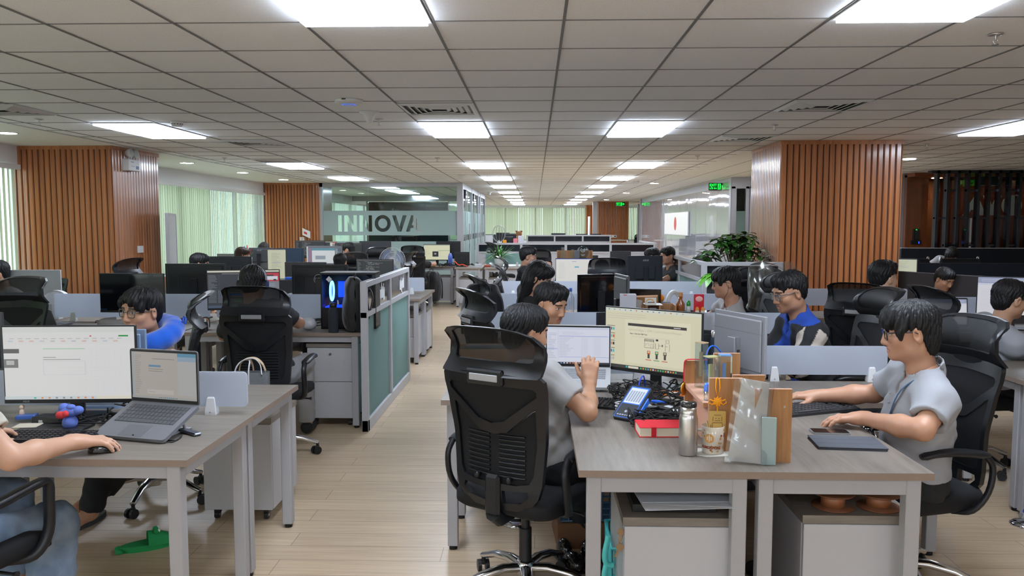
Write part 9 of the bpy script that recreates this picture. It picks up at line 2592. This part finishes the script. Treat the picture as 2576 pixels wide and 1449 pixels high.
boxed('name_card', 'white card with an orange arc logo standing on the shelf', 'card', (sx - 0.165, sy - 0.05, sz + 0.243), (0.085, 0.004, 0.052), R(4), 'matte', srgb(226, 222, 214), 0.001, None, lambda b: (b.mat(M['matte'], srgb(245, 175, 80)), b.tube([(0.028 * math.cos(R(a)) - 0.005, -0.0022, 0.018 + 0.024 * math.sin(R(a))) for a in range(0, 181, 15)], 0.003, 5), b.mat(M['matte'], srgb(40, 40, 60)), b.box(-0.022, 0.03, -0.0026, -0.002, 0.014, 0.019)))
boxed('shelf_plate', 'thin white plate laid across the left part of the brown shelf', 'plate', (sx - 0.14, sy, sz + 0.2402), (0.13, 0.15, 0.003), 0, 'paint', srgb(215, 212, 206), 0.001)
r = thing('orange_fruit', 'orange sitting above the brown shelf', 'orange', (sx - 0.03, sy + 0.06, sz + 0.275)); r.location = (sx - 0.02, sy + 0.45, T75 + 0.21)
b = MB().mat(pmat('orange_peel', srgb(245, 150, 30), 0.45, bump=0.3, bscale=300)); b.sphere((0, 0, 0.036), (0.037, 0.037, 0.035), 20, 14); b.build('fruit', r); b = MB().mat(M['leaf'], (0.03, 0.12, 0.02)); b.sphere((0.006, 0, 0.071), (0.006, 0.006, 0.003)); b.build('stalk', r)
boxed('shelf_box', 'dark box carrying the orange, behind the brown shelf', 'box', (sx - 0.04, sy + 0.45, T75), (0.22, 0.12, 0.21), 0, 'matte', srgb(60, 60, 66), 0.003)
r = thing('toy_figure', 'small white toy figure beside the orange', 'toy', (sx - 0.11, sy + 0.45, T75 + 0.2105)); b = MB().mat(M['paint'], srgb(215, 215, 218)); b.sphere((0, 0, 0.075), (0.03, 0.028, 0.03)); b.lathe([(0, 0), (0.028, 0), (0.022, 0.05), (0, 0.055)], 14); b.build('body', r)
bottle('water_bottle', 'clear water bottle with a blue label behind the white toy figure', sx - 0.215, sy + 0.55, T75, [(0, 0), (0.032, 0), (0.033, 0.22), (0.012, 0.27), (0.012, 0.29), (0, 0.29)], M['clear_bag'], None, (M['paint'], srgb(60, 120, 220), [(0.0335, 0.10), (0.0335, 0.15)]))
bottle('dark_bottle', 'dark blue-grey insulated bottle standing by the silver monitor back', at(1801, 830, 4.55).x, 4.55, T75, [(0, 0), (0.031, 0), (0.033, 0.005), (0.033, 0.185), (0.028, 0.195), (0, 0.195)], M['matte'], srgb(34, 46, 60), (M['steel'], None, [(0.0285, 0.195), (0.0285, 0.225), (0.024, 0.23), (0, 0.23)]), 'flask')
bottle('soda_bottle', 'clear bottle with a blue cap before the dashboard monitor', at(1434, 710, 7.3).x, 7.2, T75, [(0, 0), (0.034, 0), (0.035, 0.17), (0.014, 0.215), (0.013, 0.23), (0, 0.23)], M['clear_bag'], None, (M['paint'], srgb(80, 110, 200), [(0.016, 0.23), (0.016, 0.262), (0, 0.262)]))
boxed('blue_box', 'blue boxes and gadgets on the desk under the dashboard monitor', 'box', (at(1420, 725, 7.0).x, 6.95, T75), (0.14, 0.10, 0.05), R(15), 'paint', srgb(40, 90, 190), 0.003)
boxed('white_carton', 'white box with small print beside the dark bottle', 'box', (at(1772, 815, 5.0).x, 4.98, T75), (0.12, 0.10, 0.17), R(8), 'matte', srgb(190, 193, 205), 0.002, None, lambda b: (b.mat(M['matte'], srgb(220, 150, 90)), b.box(-0.01, 0.005, -0.0508, -0.05, 0.13, 0.165)))
cables('orange_cable', 'orange cable arching behind the leaning man', [[(0.46, 4.62, T75 + 0.01), (0.48, 4.66, 0.86), (0.56, 4.7, 0.87), (0.64, 4.72, 0.86)]], 0.004, pmat('orange_cable', srgb(230, 150, 70), 0.5))
p = at(1445, 646, 10.9)
r = thing('award_shelf', 'low brown shelf of glass awards behind the dashboard monitor', 'shelf', (p.x, 10.85, T75), 0)
b = MB().mat(M['oak_box']); b.box(-0.24, 0.24, -0.06, 0.06, 0.36, 0.372); b.box(-0.24, 0.24, 0.05, 0.06, 0.36, 0.48); b.box(-0.24, -0.23, -0.06, 0.06, 0, 0.48); b.box(0.23, 0.24, -0.06, 0.06, 0, 0.48); b.build('frame', r)
for k, (dx, w, h_, lab) in enumerate(((-0.16, 0.04, 0.15, 'tapered glass award on the brown award shelf'), (-0.03, 0.035, 0.12, 'small pointed glass award on the award shelf'))):
 t_ = thing('glass_award', lab, 'award', (p.x + dx, 10.82, T75 + 0.373), 0, 'glass awards'); b = MB().mat(M['crystal']); b.add([(-w, -0.02, 0), (w, -0.02, 0), (w, 0.02, 0), (-w, 0.02, 0), (-w * 0.5, -0.01, h_), (w * 0.5, -0.01, h_), (w * 0.5, 0.01, h_), (-w * 0.5, 0.01, h_)], [(3, 2, 1, 0), (4, 5, 6, 7), (0, 1, 5, 4), (1, 2, 6, 5), (2, 3, 7, 6), (3, 0, 4, 7)], False); b.build('block', t_)
t_ = thing('glass_award', 'round glass award with a laurel emblem on the award shelf', 'award', (p.x + 0.11, 10.82, T75 + 0.373), 0, 'glass awards')
b = MB().mat(M['crystal']); b.tube([(0, -0.012, 0.085), (0, 0.012, 0.085)], 0.08, 28); b.build('disc', t_)
b = MB().mat(M['paint'], srgb(200, 205, 210)); b.tube([(0.026 * math.cos(R(a)), -0.014, 0.115 + 0.026 * math.sin(R(a))) for a in range(130, 411, 20)], 0.005, 5); b.box(-0.03, 0.03, -0.0145, -0.0125, 0.05, 0.056); b.box(-0.02, 0.02, -0.0145, -0.0125, 0.035, 0.041); b.build('emblem', t_)
b = MB().mat(M['black']); b.box(-0.05, 0.05, -0.02, 0.02, 0, 0.012); b.build('plinth', t_)
boxed('curved_card', 'grey curved card standing among the glass awards', 'card', (p.x + 0.03, 10.80, T75 + 0.373), (0.07, 0.03, 0.11), R(30), 'paint', srgb(130, 135, 142), 0.004)
r = thing('plastic_wrap', 'clear plastic cover pulled over a chair headrest before the big pillar', 'plastic cover', (2.05, 6.9, 0))
b = MB().mat(M['clear_bag'])
b.sheet(lambda u, v: ((0.24 - 0.05 * v + 0.03 * math.sin(7 * u * PI + 3 * v)) * math.cos(2 * PI * u), (0.12 + 0.03 * math.sin(9 * u + 5 * v)) * math.sin(2 * PI * u), 0.86 + 0.36 * v + 0.05 * math.sin(2 * PI * u * 2) * v + 0.02 * math.sin(11 * u * PI)), 40, 12)
b.sheet(lambda u, v: ((0.19 + 0.03 * math.sin(7 * u * PI + 3)) * (1 - v) * math.cos(2 * PI * u), 0.12 * (1 - v) * math.sin(2 * PI * u), 1.22 + 0.05 * math.sin(4 * PI * u) * (1 - v) + 0.03 * v), 40, 4)
b.build('film', r)
chair('black chair wrapped in clear plastic before the big right pillar', 2.05, 7.12, 178)
r = thing('desk_phone', 'small black computer box with a white label on the desk before the pillar', 'mini computer', (at(2145, 790, 7.35).x, 7.35, T75), R(-8))
b = MB().mat(M['paint'], (0.025, 0.027, 0.030)); b.box(-0.09, 0.09, -0.08, 0.08, 0, 0.13, 0.004); b.build('case', r); b = MB().mat(M['paint'], srgb(205, 208, 212)); b.box(0.03, 0.065, -0.081, -0.08, 0.03, 0.055); b.build('label', r)
b = MB().mat(M['rubber']); b.tube(spline([(-0.06, -0.085, 0.0), (-0.07, -0.10, 0.05), (-0.05, -0.085, 0.12), (0.0, -0.02, 0.137), (0.04, 0.02, 0.135)], 4), 0.004, 5); b.build('cord', r)
boxed('sticky_note', 'yellow note strip on the charcoal cubicle panel', 'note', (5.08, 8.105, 0.975), (0.10, 0.004, 0.022), R(-10), 'matte', srgb(230, 175, 80), 0)
r = thing('teddy_bear', 'brown teddy bear sitting high before the far blinds', 'teddy bear', (-0.62, 29.9, T75)); b = MB().mat(M['matte'], srgb(150, 105, 70)); b.sphere((0, 0, 0.2), (0.14, 0.12, 0.2)); b.sphere((0, -0.02, 0.47), (0.12, 0.11, 0.11)); b.build('body', r)
b = MB().mat(M['matte'], srgb(130, 88, 58)); [b.sphere((s * 0.09, -0.02, 0.56), 0.04) for s in (-1, 1)]; b.build('ears', r)
boxed('desk_stack', 'far grey cabinet under the teddy bear', 'cabinet', (-0.62, 29.9, 0), (0.35, 0.35, 0.748), 0, 'paint', srgb(150, 150, 155), 0.004)
boxed('white_paper', 'white paper hanging on the far monitor back behind the plant', 'paper', (-1.62, 27.52, 0.93), (0.30, 0.004, 0.28), 0, 'matte', srgb(215, 216, 220), 0)
for lab, x, c, s in (('yellow toy on the cabinet left of the far partition', -0.85, srgb(245, 160, 40), 0.05), ('pink box on the cabinet left of the far partition', -0.55, srgb(225, 130, 140), 0.06), ('white box on the cabinet left of the far partition', -0.40, srgb(205, 205, 215), 0.08)):
 boxed('small_toy', lab, 'toy', (x, 22.0, 0.95), (s * 2, s * 2, s * 4), 0, 'matte', c, 0.01, 'things on the far cabinet')
boxed('low_cabinet', 'dark low cabinet behind the floor plant, left of the far partition', 'cabinet', (-0.75, 22.0, 0), (1.1, 0.5, 0.949), 0, 'paint', srgb(40, 44, 52), 0.004)
r = thing('white_pole', 'slim white pole standing behind the farthest partition', 'pole', (1.86, 27.8, 0)); b = MB().mat(M['white_pl']); b.cyl((0, 0, 0), (0, 0, 1.85), 0.04, 10); b.lathe([(0, 0), (0.15, 0), (0.15, 0.03), (0, 0.03)], 16); b.build('pole', r)
r = thing('trolley_rail', 'bent chrome rail in front of the far wooden column', 'rail', (3.05, 30.0, 0)); b = MB().mat(M['chrome']); b.tube(spline([(-0.4, 0, 0.0), (-0.4, 0, 0.9), (-0.3, 0, 0.98), (0.3, 0, 0.98), (0.4, 0, 0.9), (0.4, 0, 0.0)], 4), 0.025, 8); b.build('rail', r)
r = thing('oscillating_fan', 'thin wire fan guard above the floor plant, far', 'fan', (-1.1, 24.0, 0)); b = MB().mat(M['white_pl']); b.cyl((0, 0, 0.0), (0, 0, 1.1), 0.02, 8); b.lathe([(0, 0), (0.18, 0), (0.18, 0.02), (0, 0.03)], 16); b.build('pole', r)
b = MB().mat(M['alu']); [b.tube([(0.2 * math.cos(R(a)) * math.cos(R(k * 30)), 0.1 * math.sin(R(k * 30)), 1.3 + 0.25 * math.sin(R(a))) for a in range(0, 361, 20)], 0.006, 4) for k in range(6)]; b.build('guard', r)
